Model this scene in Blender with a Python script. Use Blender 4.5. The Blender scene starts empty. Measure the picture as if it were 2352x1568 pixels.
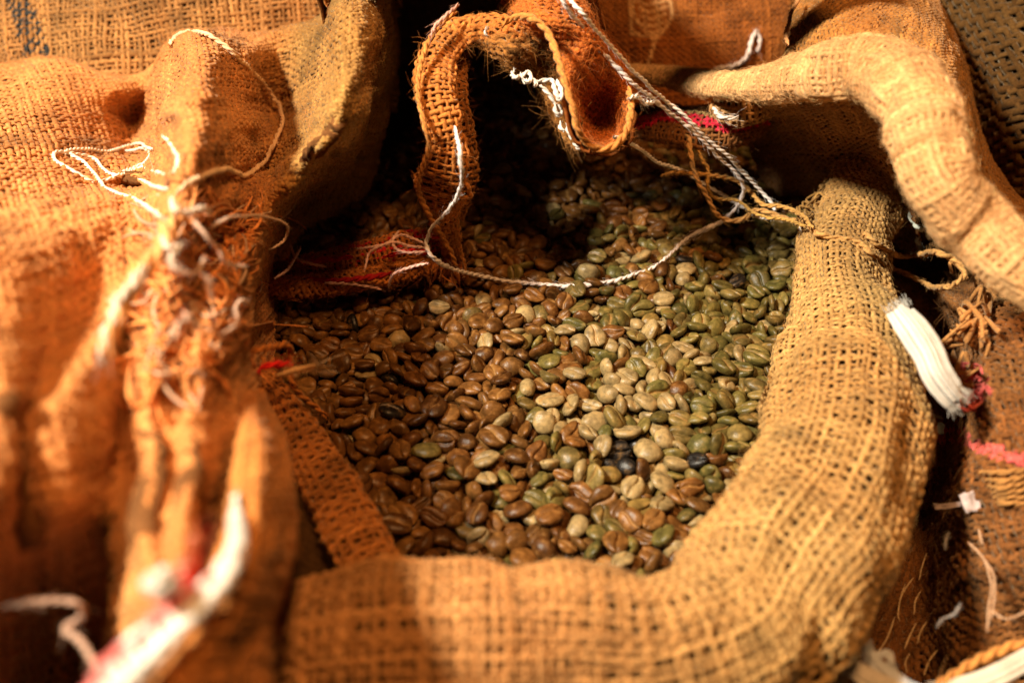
import bpy, math
import numpy as np
from mathutils import Vector

sc = bpy.context.scene
COL = sc.collection
rng = np.random.default_rng(11)

# ------------------------------------------------------------------ camera
PITCH = math.radians(38.0)
CT, ST = math.cos(PITCH), math.sin(PITCH)
D0 = 0.44
CAM = np.array([0.0, -D0 * CT, D0 * ST])
LENS = 35.0
FPX = LENS / 36.0 * 2352.0          # focal length in pixels of the 2352 x 1568 measuring grid
cam_d = bpy.data.cameras.new("camera")
cam = bpy.data.objects.new("camera", cam_d)
COL.objects.link(cam)
cam.location = CAM
cam.rotation_euler = (math.pi / 2 - PITCH, 0, 0)
cam_d.lens = LENS
cam_d.sensor_width = 36.0
cam_d.clip_start = 0.01
cam_d.clip_end = 50.0
cam_d.dof.use_dof = True
cam_d.dof.focus_distance = 0.435
cam_d.dof.aperture_fstop = 6.0
sc.camera = cam

# ------------------------------------------------------------------ light
world = bpy.data.worlds.new("World")
sc.world = world
world.use_nodes = True
bg = world.node_tree.nodes["Background"]
bg.inputs[0].default_value = (0.85, 0.75, 0.6, 1)
bg.inputs[1].default_value = 0.008


def area(name, loc, target, size, power, colour):
    l = bpy.data.lights.new(name, 'AREA')
    l.shape = 'DISK'
    l.size = size
    l.energy = power
    l.color = colour
    o = bpy.data.objects.new(name, l)
    COL.objects.link(o)
    o.location = loc
    o.rotation_euler = (Vector(target) - Vector(loc)).to_track_quat('-Z', 'Y').to_euler()
    return o


area("warm_lamp", (0.06, -0.20, 1.00), (0.0, 0.02, 0.0), 0.20, 7.0, (1.0, 0.50, 0.18))
area("window_light", (-0.58, -0.24, 0.84), (0.02, 0.0, 0.0), 0.14, 26.5, (1.0, 0.88, 0.68))

sc.view_settings.view_transform = 'Standard'
sc.view_settings.look = 'None'
sc.view_settings.exposure = 0.0
sc.view_settings.gamma = 1.0
sc.cycles.use_denoising = True
sc.cycles.max_bounces = 6


# ------------------------------------------------------------------ helpers
def tag(o, label=None, cat=None, group=None, kind=None):
    if label: o["label"] = label
    if cat: o["category"] = cat
    if group: o["group"] = group
    if kind: o["kind"] = kind
    return o


def empty(name, loc, label, cat, group=None):
    o = bpy.data.objects.new(name, None)
    o.empty_display_size = 0.02
    COL.objects.link(o)
    o.location = loc
    return tag(o, label, cat, group)


def rays(x, y):
    x = np.asarray(x, float); y = np.asarray(y, float)
    a = (x - 1176.0) / FPX
    b = (784.0 - y) / FPX
    return np.stack([a, CT + b * ST, -ST + b * CT], -1)      # unit depth along the view axis


def P(x, y, h):
    r = rays(x, y)
    t = (np.asarray(h, float) - CAM[2]) / r[..., 2]
    return CAM + r * t[..., None]


def pix(p):
    d = np.asarray(p, float) - CAM
    zc = d[..., 1] * CT - d[..., 2] * ST
    yc = d[..., 1] * ST + d[..., 2] * CT
    return 1176 + FPX * d[..., 0] / zc, 784 - FPX * yc / zc, zc


def crom(pts, n):
    """Catmull-Rom through pts (k x d), n samples spread by chord length."""
    p = np.asarray(pts, float)
    k = len(p)
    if k == 2:
        t = np.linspace(0, 1, n)[:, None]
        return p[0] * (1 - t) + p[1] * t
    e = np.vstack([2 * p[0] - p[1], p, 2 * p[-1] - p[-2]])
    seg = np.linalg.norm(np.diff(p[:, :3], axis=0), axis=1) ** 0.8 + 1e-9
    cum = np.concatenate([[0], np.cumsum(seg)])
    s = np.linspace(0, cum[-1], n)
    i = np.clip(np.searchsorted(cum, s, side='right') - 1, 0, k - 2)
    t = ((s - cum[i]) / seg[i])[:, None]
    p0, p1, p2, p3 = e[i], e[i + 1], e[i + 2], e[i + 3]
    return 0.5 * (2 * p1 + (p2 - p0) * t + (2 * p0 - 5 * p1 + 4 * p2 - p3) * t ** 2 + (3 * p1 - p0 - 3 * p2 + p3) * t ** 3)


def crom_u(p, n):
    """uniform Catmull-Rom along axis 0 of an array k x m x d."""
    k = len(p)
    e = np.concatenate([[2 * p[0] - p[1]], p, [2 * p[-1] - p[-2]]])
    s = np.linspace(0, k - 1, n)
    i = np.clip(s.astype(int), 0, k - 2)
    t = (s - i).reshape(-1, *([1] * (p.ndim - 1)))
    p0, p1, p2, p3 = e[i], e[i + 1], e[i + 2], e[i + 3]
    return 0.5 * (2 * p1 + (p2 - p0) * t + (2 * p0 - 5 * p1 + 4 * p2 - p3) * t ** 2 + (3 * p1 - p0 - 3 * p2 + p3) * t ** 3)


_tab = np.random.default_rng(5).random((64, 64))


def noise(u, v, seed=0):
    u = np.asarray(u, float) + seed * 7.31; v = np.asarray(v, float) + seed * 3.77
    iu = np.floor(u).astype(int); iv = np.floor(v).astype(int)
    fu = u - iu; fv = v - iv
    fu = fu * fu * (3 - 2 * fu); fv = fv * fv * (3 - 2 * fv)
    g = lambda a, b: _tab[a % 64, b % 64]
    return ((g(iu, iv) * (1 - fu) + g(iu + 1, iv) * fu) * (1 - fv) + (g(iu, iv + 1) * (1 - fu) + g(iu + 1, iv + 1) * fu) * fv) * 2 - 1


def build_mesh(name, V, F, col=None, smooth=True, extra=None):
    """V n x 3, F list of int arrays m x 3 or m x 4."""
    me = bpy.data.meshes.new(name)
    F = [f for f in (F if isinstance(F, list) else [F]) if len(f)]
    me.vertices.add(len(V))
    me.vertices.foreach_set("co", np.ascontiguousarray(V, np.float32).ravel())
    nl = sum(f.size for f in F); nf = sum(len(f) for f in F)
    me.loops.add(nl); me.polygons.add(nf)
    me.loops.foreach_set("vertex_index", np.concatenate([f.ravel() for f in F]).astype(np.int32))
    tot = np.concatenate([np.full(len(f), f.shape[1]) for f in F])
    me.polygons.foreach_set("loop_start", (np.cumsum(tot) - tot).astype(np.int32))
    me.polygons.foreach_set("use_smooth", np.full(nf, smooth))
    me.update(calc_edges=True)
    if col is not None:
        a = me.attributes.new("dye", 'FLOAT_COLOR', 'POINT')
        c = np.ones((len(V), 4), np.float32); c[:, :3] = col
        a.data.foreach_set("color", c.ravel())
    if extra is not None:
        a = me.attributes.new("crease", 'FLOAT', 'POINT')
        a.data.foreach_set("value", np.asarray(extra, np.float32).ravel())
    return me


def obj(name, me, m, parent=None, kind=None):
    o = bpy.data.objects.new(name, me)
    COL.objects.link(o)
    if m: me.materials.append(m)
    if parent is not None:
        o.parent = parent
        if parent.type == 'EMPTY':
            o.matrix_parent_inverse = parent.matrix_basis.inverted()
    if kind: o["kind"] = kind
    return o


# ------------------------------------------------------------------ materials
def new_mat(name):
    m = bpy.data.materials.new(name)
    m.use_nodes = True
    nt = m.node_tree
    return m, nt, nt.nodes["Principled BSDF"]


def fibre_material(name, rough=0.85, scale=900.0, sheen=0.25, mix=0.35, attr="dye", bump=0.5):
    m, nt, b = new_mat(name)
    at = nt.nodes.new("ShaderNodeAttribute"); at.attribute_name = attr
    tc = nt.nodes.new("ShaderNodeTexCoord")
    n1 = nt.nodes.new("ShaderNodeTexNoise"); n1.inputs["Scale"].default_value = scale; n1.inputs["Detail"].default_value = 4
    n2 = nt.nodes.new("ShaderNodeTexNoise"); n2.inputs["Scale"].default_value = scale * 0.06; n2.inputs["Detail"].default_value = 3
    nt.links.new(tc.outputs["Object"], n1.inputs["Vector"]); nt.links.new(tc.outputs["Object"], n2.inputs["Vector"])
    r1 = nt.nodes.new("ShaderNodeMapRange"); r1.inputs[1].default_value = 0.3; r1.inputs[2].default_value = 0.7
    r1.inputs[3].default_value = 1 - mix; r1.inputs[4].default_value = 1 + mix
    nt.links.new(n1.outputs["Fac"], r1.inputs[0])
    r2 = nt.nodes.new("ShaderNodeMapRange"); r2.inputs[1].default_value = 0.3; r2.inputs[2].default_value = 0.7
    r2.inputs[3].default_value = 0.82; r2.inputs[4].default_value = 1.15
    nt.links.new(n2.outputs["Fac"], r2.inputs[0])
    mul = nt.nodes.new("ShaderNodeMath"); mul.operation = 'MULTIPLY'
    nt.links.new(r1.outputs[0], mul.inputs[0]); nt.links.new(r2.outputs[0], mul.inputs[1])
    vm = nt.nodes.new("ShaderNodeVectorMath"); vm.operation = 'SCALE'
    nt.links.new(at.outputs["Color"], vm.inputs[0]); nt.links.new(mul.outputs[0], vm.inputs["Scale"])
    nt.links.new(vm.outputs[0], b.inputs["Base Color"])
    bp = nt.nodes.new("ShaderNodeBump"); bp.inputs["Strength"].default_value = bump; bp.inputs["Distance"].default_value = 0.0006
    nt.links.new(n1.outputs["Fac"], bp.inputs["Height"]); nt.links.new(bp.outputs[0], b.inputs["Normal"])
    b.inputs["Roughness"].default_value = rough
    b.inputs["Specular IOR Level"].default_value = 0.12
    b.inputs["Sheen Weight"].default_value = sheen
    b.inputs["Sheen Roughness"].default_value = 0.4
    b.inputs["Sheen Tint"].default_value = (1, 0.8, 0.55, 1)
    return m


M_YARN = fibre_material("jute_yarn")
M_LIN = fibre_material("jute_ground", sheen=0.0, scale=600)
M_COT = fibre_material("cotton_thread", sheen=0.3, mix=0.12, scale=1500)


def bean_material(name, tint):
    m, nt, b = new_mat(name)
    if tint == "object":
        src = nt.nodes.new("ShaderNodeObjectInfo").outputs["Color"]
    else:
        a = nt.nodes.new("ShaderNodeAttribute"); a.attribute_name = "dye"; src = a.outputs["Color"]
    cr = nt.nodes.new("ShaderNodeAttribute"); cr.attribute_name = "crease"
    geo = nt.nodes.new("ShaderNodeNewGeometry")
    n1 = nt.nodes.new("ShaderNodeTexNoise"); n1.inputs["Scale"].default_value = 330; n1.inputs["Detail"].default_value = 5; n1.inputs["Roughness"].default_value = 0.62
    n2 = nt.nodes.new("ShaderNodeTexNoise"); n2.inputs["Scale"].default_value = 1400; n2.inputs["Detail"].default_value = 3
    nt.links.new(geo.outputs["Position"], n1.inputs["Vector"]); nt.links.new(geo.outputs["Position"], n2.inputs["Vector"])
    r1 = nt.nodes.new("ShaderNodeMapRange"); r1.inputs[1].default_value = 0.32; r1.inputs[2].default_value = 0.7; r1.inputs[3].default_value = 0.45; r1.inputs[4].default_value = 1.45
    nt.links.new(n1.outputs["Fac"], r1.inputs[0])
    vm = nt.nodes.new("ShaderNodeVectorMath"); vm.operation = 'SCALE'
    nt.links.new(src, vm.inputs[0]); nt.links.new(r1.outputs[0], vm.inputs["Scale"])
    # pale silverskin left in patches and in the crease
    r3 = nt.nodes.new("ShaderNodeMapRange"); r3.inputs[1].default_value = 0.55; r3.inputs[2].default_value = 0.68
    nt.links.new(n1.outputs["Fac"], r3.inputs[0])
    ad = nt.nodes.new("ShaderNodeMath"); ad.operation = 'MULTIPLY_ADD'; ad.inputs[1].default_value = 0.55
    nt.links.new(cr.outputs["Fac"], ad.inputs[0])
    ms = nt.nodes.new("ShaderNodeMath"); ms.operation = 'MULTIPLY'; ms.inputs[1].default_value = 0.35
    nt.links.new(r3.outputs[0], ms.inputs[0]); nt.links.new(ms.outputs[0], ad.inputs[2])
    mx = nt.nodes.new("ShaderNodeMix"); mx.data_type = 'RGBA'
    nt.links.new(ad.outputs[0], mx.inputs[0]); nt.links.new(vm.outputs[0], mx.inputs[6]); mx.inputs[7].default_value = (0.36, 0.20, 0.065, 1)
    nt.links.new(mx.outputs[2], b.inputs["Base Color"])
    bp = nt.nodes.new("ShaderNodeBump"); bp.inputs["Strength"].default_value = 0.35; bp.inputs["Distance"].default_value = 0.0007
    mxh = nt.nodes.new("ShaderNodeMath"); mxh.operation = 'MULTIPLY_ADD'; mxh.inputs[1].default_value = 0.5
    nt.links.new(n2.outputs["Fac"], mxh.inputs[0]); nt.links.new(n1.outputs["Fac"], mxh.inputs[2])
    nt.links.new(mxh.outputs[0], bp.inputs["Height"]); nt.links.new(bp.outputs[0], b.inputs["Normal"])
    b.inputs["Roughness"].default_value = 0.36
    b.inputs["Specular IOR Level"].default_value = 0.3
    return m


# ------------------------------------------------------------------ cloth
JUTE = np.array([0.40, 0.185, 0.058])
SURF = []      # dense grids of everything strings may lie on


def PD(x, y, d):
    return CAM + rays(x, y) * np.asarray(d, float)[..., None]


def smooth_grid(ctrl, nu=140, nv=140, depth=False):
    """control rows of (x, y, height above the beans) or, with depth, (x, y, distance)"""
    g = np.array([[(PD if depth else P)(*c) for c in row] for row in ctrl])
    g = crom_u(g, nu)
    return np.swapaxes(crom_u(np.swapaxes(g, 0, 1), nv), 0, 1)


def tube_grid(path, n=160, flat=1.0, nring=48, up=(0, 0, 1), part=(0.0, 1.0), lump=0.0, seed=0):
    """path rows: x, y, h, half width in pixels.  A closed tube whose wide side faces up."""
    c = np.array([[*P(a[0], a[1], a[2]), 0] for a in path])
    for i, a in enumerate(path):
        c[i, 3] = a[3] * pix(c[i, :3])[2] / FPX
    d = crom(c, n)
    ctr, r = d[:, :3], d[:, 3]
    tan = np.gradient(ctr, axis=0); tan /= np.linalg.norm(tan, axis=1, keepdims=True)
    view = CAM - ctr; view /= np.linalg.norm(view, axis=1, keepdims=True)
    upv = 0.5 * np.array(up, float) + 0.5 * view
    side = np.cross(tan, upv); side /= np.linalg.norm(side, axis=1, keepdims=True)
    nor = np.cross(side, tan)
    th = np.linspace(part[0], part[1], nring) * 2 * math.pi
    g = ctr[:, None] + r[:, None, None] * (np.cos(th)[None, :, None] * side[:, None] + flat * np.sin(th)[None, :, None] * nor[:, None])
    if lump:
        L = np.concatenate([[0], np.cumsum(np.linalg.norm(np.diff(ctr, axis=0), axis=1))])
        k = 1.0 / max(r.mean(), 1e-4)
        dr = noise(L[:, None] * k * 0.8, 3 * np.cos(th)[None] + 9, seed) * 0.6 + noise(L[:, None] * k * 2.0, 3 * np.sin(th)[None] + 20, seed + 1) * 0.4
        out = g - ctr[:, None]
        g = g + out * (dr * lump)[..., None]
    return g


class Surf:
    def __init__(s, g, wr=0.0, wscale=0.03, seed=0, flip=False, crease=0.0, cscale=0.07):
        s.g = g
        du = np.linalg.norm(np.diff(g, axis=0), axis=2).mean(1)
        dv = np.linalg.norm(np.diff(g, axis=1), axis=2).mean(0)
        s.su = np.concatenate([[0], np.cumsum(du)]); s.sv = np.concatenate([[0], np.cumsum(dv)])
        s.flip = flip
        s.norm()
        if wr:
            a, b = np.meshgrid(s.su / wscale, s.sv / wscale, indexing='ij')
            w = noise(a, b, seed) + 0.5 * noise(a * 2.1 + 0.4 * b, b * 2.3 - 0.3 * a, seed + 3) + 0.25 * noise(a * 4.7, b * 4.9, seed + 5)
            s.g = s.g + s.n * (w * wr)[..., None]
            s.norm()
        if crease:
            a, b = np.meshgrid(s.su / cscale, s.sv / cscale, indexing='ij')
            q1 = noise(a + 0.35 * b, b * 0.7 - 0.2 * a, seed + 11); q2 = noise(a * 1.7 - 0.6 * b, b * 1.5 + 0.4 * a, seed + 17)
            s.g = s.g - s.n * (crease * (np.exp(-(q1 / 0.13) ** 2) + 0.6 * np.exp(-(q2 / 0.13) ** 2)))[..., None]
            s.norm()

    def norm(s):
        a = np.gradient(s.g, axis=0); b = np.gradient(s.g, axis=1)
        n = np.cross(a, b)
        s.n = n / (np.linalg.norm(n, axis=2, keepdims=True) + 1e-12)
        if s.flip: s.n = -s.n

    def at(s, u, v):
        """u, v in metres along the two directions -> position, normal"""
        iu = np.interp(u, s.su, np.arange(len(s.su))); iv = np.interp(v, s.sv, np.arange(len(s.sv)))
        i = np.clip(iu.astype(int), 0, len(s.su) - 2); j = np.clip(iv.astype(int), 0, len(s.sv) - 2)
        fu = (iu - i)[..., None]; fv = (iv - j)[..., None]
        def lerp(A): return (A[i, j] * (1 - fu) + A[i + 1, j] * fu) * (1 - fv) + (A[i, j + 1] * (1 - fu) + A[i + 1, j + 1] * fu) * fv
        n = lerp(s.n)
        return lerp(s.g), n / (np.linalg.norm(n, axis=-1, keepdims=True) + 1e-9)


def grid_faces(a, b, off=0):
    i = np.arange(a - 1)[:, None] * b + np.arange(b - 1)[None]
    return np.stack([i, i + b, i + b + 1, i + 1], -1).reshape(-1, 4) + off


def tubes(X, valid, w, t, N, sides, colour):
    """X: lines x points x 3, N normals, w / t half width and thickness (lines x points). -> V, F, C"""
    a, b = X.shape[:2]
    tan = np.gradient(X, axis=1)
    tan /= np.linalg.norm(tan, axis=2, keepdims=True) + 1e-12
    sd = np.cross(tan, N); sd /= np.linalg.norm(sd, axis=2, keepdims=True) + 1e-12
    nn = np.cross(sd, tan)
    th = np.arange(sides) / sides * 2 * math.pi + math.pi / 2
    V = X[:, :, None] + sd[:, :, None] * (np.cos(th)[None, None, :, None] * w[..., None, None]) + nn[:, :, None] * (np.sin(th)[None, None, :, None] * t[..., None, None])
    idx = np.arange(a * b * sides).reshape(a, b, sides)
    ok = valid[:, :-1] & valid[:, 1:]
    A = idx[:, :-1][ok]; B = idx[:, 1:][ok]
    F = np.stack([A, B, np.roll(B, -1, 1), np.roll(A, -1, 1)], -1).reshape(-1, 4)
    C = np.repeat(colour[:, :, None], sides, 2).reshape(-1, 3)
    V = V.reshape(-1, 3)
    used = np.zeros(len(V), bool); used[F.ravel()] = True
    re = np.cumsum(used) - 1
    return V[used], re[F], C[used]


def merge(parts):
    V, F, C, o = [], [], [], 0
    for v, f, c in parts:
        if len(v) == 0: continue
        V.append(v); F.append(f + o); C.append(c); o += len(v)
    return np.concatenate(V), np.concatenate(F), np.concatenate(C)


def weave(S, pitch, rot=0.0, base=JUTE, wid=0.40, sub=2, dye=None, mask=None, seed=0, wave=0.20, jit=0.16):
    Lu, Lv = S.su[-1], S.sv[-1]
    r = np.random.default_rng(100 + seed)
    out = []
    cr, sr = math.cos(rot), math.sin(rot)
    cu, cv = Lu / 2, Lv / 2
    R = 0.5 * math.hypot(Lu, Lv) if rot else None
    for d in (0, 1):
        if rot:
            n = int(2 * R / pitch) + 1; m = int(2 * R / pitch * sub) + 1
            a0 = (np.arange(n) - n / 2) * pitch; b0 = (np.arange(m) - m / 2) * pitch / sub
        else:
            L1, L2 = (Lu, Lv) if d == 0 else (Lv, Lu)
            n = max(2, int(L1 / pitch)); m = max(4, int(L2 / pitch * sub))
            a0 = (np.arange(n) + 0.5) * L1 / n; b0 = np.linspace(0, L2, m)
        a, b = np.meshgrid(a0, b0, indexing='ij')
        k = np.arange(n)[:, None]
        ph = math.pi * (b / pitch + k + d)
        lat = jit * pitch * (noise(b / (7 * pitch), k * 5.3 + 0.5 + b * 0, seed + d) + 0.6 * noise(b / (2.3 * pitch), k * 9.7 + 0.5 + b * 0, seed + d + 9)) + r.normal(0, jit * 0.5 * pitch, (n, 1))
        a = a + lat
        if rot:
            if d == 0: u = cu + a * cr - b * sr; v = cv + a * sr + b * cr
            else: u = cu - a * sr + b * cr; v = cv + a * cr + b * sr
        else:
            u, v = (a, b) if d == 0 else (b, a)
        ok = (u >= 0) & (u <= Lu) & (v >= 0) & (v <= Lv)
        if mask is not None: ok &= mask(u, v)
        pos, nor = S.at(np.clip(u, 0, Lu), np.clip(v, 0, Lv))
        amp = wave * pitch
        slub = 1 + 0.22 * noise(b / (3.0 * pitch), k * 3.7 + 0.5 + b * 0, seed + d + 20) + 0.22 * noise(b / (12 * pitch), k * 7.7 + 0.5 + b * 0, seed + d + 30)
        slub = slub * (1 + 0.16 * r.normal(size=(n, 1)))
        w = wid * pitch * np.clip(slub, 0.45, 1.5)
        pos = pos + nor * ((amp * np.cos(ph)) + 0.15 * pitch * noise(b / pitch * 0.3, k * 1.3 + b * 0, seed + 40))[..., None]
        hue = r.normal(0, 1, (n, 1)) * 0.5 + noise(b / (15 * pitch), k * 2.9 + 0.5 + b * 0, seed + 50 + d)
        c = base * (1 + 0.16 * hue[..., None] * np.array([0.8, 1.0, 1.25])) * (1 + 0.10 * r.normal(size=(n, 1, 1)))
        tone = noise(u / 0.055, v / 0.055, seed + 60) + 0.6 * noise(u / 0.021, v / 0.021, seed + 61)
        c = c * (1 + tone[..., None] * np.array([0.10, 0.16, 0.20]))
        spot = np.clip(noise(u / 0.026, v / 0.026, seed + 62) + 0.5 * noise(u / 0.009, v / 0.009, seed + 63) - 0.5, 0, 0.6)
        c = c * (1 - 0.75 * spot[..., None])
        if dye is not None: c = dye(u, v, pos, c, d)
        out.append(tubes(pos, ok, w, 0.62 * w, nor, 5, np.clip(c, 0.004, 0.95)))
    return merge(out)


def hairs(S, count, length, rad, base, seed=0, lift=0.7):
    r = np.random.default_rng(500 + seed)
    u = r.random(count) * S.su[-1]; v = r.random(count) * S.sv[-1]
    p, n = S.at(u, v)
    d = r.normal(size=(count, 3)); d -= n * (d * n).sum(1, keepdims=True)
    d /= np.linalg.norm(d, axis=1, keepdims=True)
    d2 = np.cross(n, d)
    L = length * r.uniform(0.3, 1.2, count)[:, None]
    cur = r.normal(0, 0.6, (count, 1)); li = lift * r.random((count, 1)) ** 1.5
    t = np.linspace(0, 1, 5)
    X = np.stack([p + L * (d * s + d2 * cur * s * s + n * (li * s - 0.5 * li * s * s)) + n * 0.0008 for s in t], 1)
    w = rad * np.linspace(1, 0.4, 5)[None] * np.ones((count, 1))
    N = np.repeat(n[:, None], 5, 1)
    c = np.repeat((base * (1 + 0.25 * r.normal(size=(count, 1))))[:, None], 5, 1)
    return tubes(X, np.ones((count, 5), bool), w, w, N, 3, np.clip(c, 0.01, 0.95))


def cloth(name, parent, S, pitch=0.0030, rot=0.0, base=JUTE, lining=0.28, thick=0.0012, fuzz=0, seed=0, register=True, kindname="weave", drop=0.0021, fl=0.006, **kw):
    """the backing sheet (a part) with its yarns as a sub-part"""
    a, b = S.g.shape[:2]
    st = max(1, a // 70)
    su = np.unique(np.concatenate([np.arange(0, a, 2), [a - 1]])); sv = np.unique(np.concatenate([np.arange(0, b, 2), [b - 1]]))
    g = (S.g - S.n * drop)[np.ix_(su, sv)]
    V = g.reshape(-1, 3)
    me = build_mesh(name, V, grid_faces(len(su), len(sv)), np.tile(np.asarray(base) * lining, (len(V), 1)))  # darkened backing paints shade into the gaps of the weave
    o = obj(name, me, M_LIN, parent)
    md = o.modifiers.new("thickness", 'SOLIDIFY'); md.thickness = thick; md.offset = -1 if not S.flip else 1
    v, f, c = weave(S, pitch, rot, base, seed=seed, **kw)
    w = obj(kindname, build_mesh(kindname, v, f, c), M_YARN, o, "stuff")
    if fuzz:
        v, f, c = hairs(S, fuzz, fl, 0.00007, np.asarray(base) * 1.25, seed)
        obj("fuzz", build_mesh("fuzz", v, f, c), M_YARN, o, "stuff")
    if register: SURF.append(S.g.reshape(-1, 3))
    return o


def surface_depth():
    """nearest cloth depth per measuring-grid cell of 6 pixels"""
    W, H = 420, 290
    z = np.full((H, W), np.inf)
    for p in SURF:
        x, y, d = pix(p)
        i = ((x + 84) / 6).astype(int); j = ((y + 84) / 6).astype(int)
        ok = (i >= 0) & (i < W) & (j >= 0) & (j < H) & (d > 0)
        np.minimum.at(z, (j[ok], i[ok]), d[ok])
    # fill pin holes
    for _ in range(2):
        q = np.pad(z, 1, constant_values=np.inf)
        nb = np.stack([q[1:-1, :-2], q[1:-1, 2:], q[:-2, 1:-1], q[2:, 1:-1]])
        nb = np.where(np.isfinite(nb), nb, np.nan)
        m = ~np.isfinite(z)
        with np.errstate(all='ignore'):
            import warnings
            with warnings.catch_warnings():
                warnings.simplefilter("ignore")
                z[m] = np.nan_to_num(np.nanmean(nb, axis=0), nan=np.inf)[m]
    return z


DEP = [None]


def drape(x, y, off=0.0035, bean=0.0072):
    """a point lying on whatever is nearest at that spot"""
    r = rays(x, y)
    d = DEP[0][int(np.clip((y + 84) // 6, 0, 289)), int(np.clip((x + 84) // 6, 0, 419))]
    pb = P(x, y, bean)
    db = pix(pb)[2]
    if not np.isfinite(d) or d > db: return pb
    p = CAM + r * d
    return p + (CAM - p) / np.linalg.norm(CAM - p) * off


def strand_geo(ctr, rad, sides=6, twist=0.0, ply_off=0.0, phase=0.0, colour=(0.8, 0.8, 0.8), flatness=1.0, rvar=0.15, seed=0, taper=12):
    n = len(ctr)
    r = np.random.default_rng(900 + seed)
    L = np.concatenate([[0], np.cumsum(np.linalg.norm(np.diff(ctr, axis=0), axis=1))])
    tan = np.gradient(ctr, axis=0); tan /= np.linalg.norm(tan, axis=1, keepdims=True) + 1e-12
    ref = np.tile(np.array([0.13, -0.5, 0.85]), (n, 1))
    sd = np.cross(tan, ref); sd /= np.linalg.norm(sd, axis=1, keepdims=True) + 1e-9
    nn = np.cross(sd, tan)
    X = ctr
    if ply_off:
        a = L * twist + phase
        X = ctr + ply_off * (sd * np.cos(a)[:, None] + nn * np.sin(a)[:, None])
    w = rad * (1 + rvar * noise(L / (rad * 7 + 1e-6), L * 0 + seed * 1.7, seed)) * (1 + rvar * noise(L / (rad * 22 + 1e-6), L * 0 + 3.3, seed))
    fall = np.clip(np.minimum(L, L[-1] - L) / (rad * taper + 1e-9) + 0.3, 0.3, 1)
    c = np.tile(np.asarray(colour, float), (n, 1)) * (1 + 0.08 * noise(L / 0.004, L * 0 + 0.5, seed)[:, None])
    return tubes(X[None], np.ones((1, n), bool), (w * fall)[None], (w * flatness)[None], nn[None], sides, np.clip(c, 0.004, 0.95)[None])


def string(name, pts, rad, colour, label, cat="thread", group=None, plies=2, off=0.0035, mat=None, fuzz=40, seed=0, step=0.0011, bean=0.0072, flatness=1.0, rvar=0.15, taper=12):
    """pts: (x, y) laid on the surface or (x, y, h) at a height"""
    ctrl = [P(*p) if len(p) == 3 else drape(p[0], p[1], off, bean) for p in pts]
    raw = crom(ctrl, 60)
    Ltot = np.linalg.norm(np.diff(raw, axis=0), axis=1).sum()
    n = max(12, int(Ltot / step))
    ctr = crom(ctrl, n)
    r = np.random.default_rng(seed + 31)
    L = np.linspace(0, Ltot, n)
    wob = rad * 0.5
    ctr = ctr + np.stack([noise(L / 0.007, L * 0 + 0.3, seed), noise(L / 0.008, L * 0 + 5.3, seed), 0.5 * noise(L / 0.008, L * 0 + 8.3, seed)], 1) * wob
    root = empty(name, tuple(ctr[0]), label, cat, group)
    root_inv = root.matrix_basis
    bpy.context.view_layer.update()
    for k in range(plies):
        if plies == 1:
            v, f, c = strand_geo(ctr, rad, 7, colour=colour, flatness=flatness, rvar=rvar, seed=seed, taper=taper)
        else:
            v, f, c = strand_geo(ctr, rad * 0.62, 6, 2 * math.pi / (rad * 7.5), rad * 0.46, k * 2 * math.pi / plies, colour, rvar=rvar, seed=seed + k, taper=taper)
        obj("strand", build_mesh("strand", v, f, c), mat or M_COT, root)
    if fuzz:
        i = r.integers(1, n - 1, fuzz)
        d = r.normal(size=(fuzz, 3)); d /= np.linalg.norm(d, axis=1, keepdims=True)
        tn = np.gradient(ctr, axis=0)[i]; tn /= np.linalg.norm(tn, axis=1, keepdims=True) + 1e-9
        le = rad * r.uniform(1.5, 5, fuzz)[:, None]
        X = np.stack([ctr[i] + d * rad * 0.7 + le * (d * 0.5 * s + tn * s * s * 0.9) for s in (0, 0.5, 1)], 1)
        w = np.full((fuzz, 3), 0.00005)
        N = np.repeat(np.cross(d, tn)[:, None], 3, 1)
        v, f, c = tubes(X, np.ones((fuzz, 3), bool), w, w, N, 3, np.tile(np.asarray(colour, float), (fuzz, 3, 1)))
        obj("fuzz", build_mesh("fuzz", v, f, c), mat or M_COT, root, "stuff")
    return root


def cord_part(name, parent, pts, rad, colour, plies=2, seed=0, off=0.001, mat=None, step=0.0011, tw=7.5, rvar=0.2):
    ctrl = [P(*p) if len(p) == 3 else drape(p[0], p[1], off) for p in pts]
    raw = crom(ctrl, 60)
    n = max(10, int(np.linalg.norm(np.diff(raw, axis=0), axis=1).sum() / step))
    ctr = crom(ctrl, n)
    if plies == 1: parts = [strand_geo(ctr, rad, 6, colour=colour, seed=seed, rvar=rvar)]
    else: parts = [strand_geo(ctr, rad * 0.62, 6, 2 * math.pi / (rad * tw), rad * 0.46, k * 2 * math.pi / plies, colour, seed=seed + k, rvar=rvar) for k in range(plies)]
    v, f, c = merge(parts)
    return obj(name, build_mesh(name, v, f, c), mat or M_YARN, parent)

# ------------------------------------------------------------------ the ground under the sacks
fl = build_mesh("floor", np.array([[-3, -3, -0.42], [3, -3, -0.42], [3, 3, -0.42], [-3, 3, -0.42]], float), np.array([[0, 1, 2, 3]]), np.tile([0.16, 0.14, 0.12], (4, 1)))
obj("floor", fl, M_LIN, None, "structure")

# ------------------------------------------------------------------ sacks behind
stripe_col = np.array([0.022, 0.026, 0.03])


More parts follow.
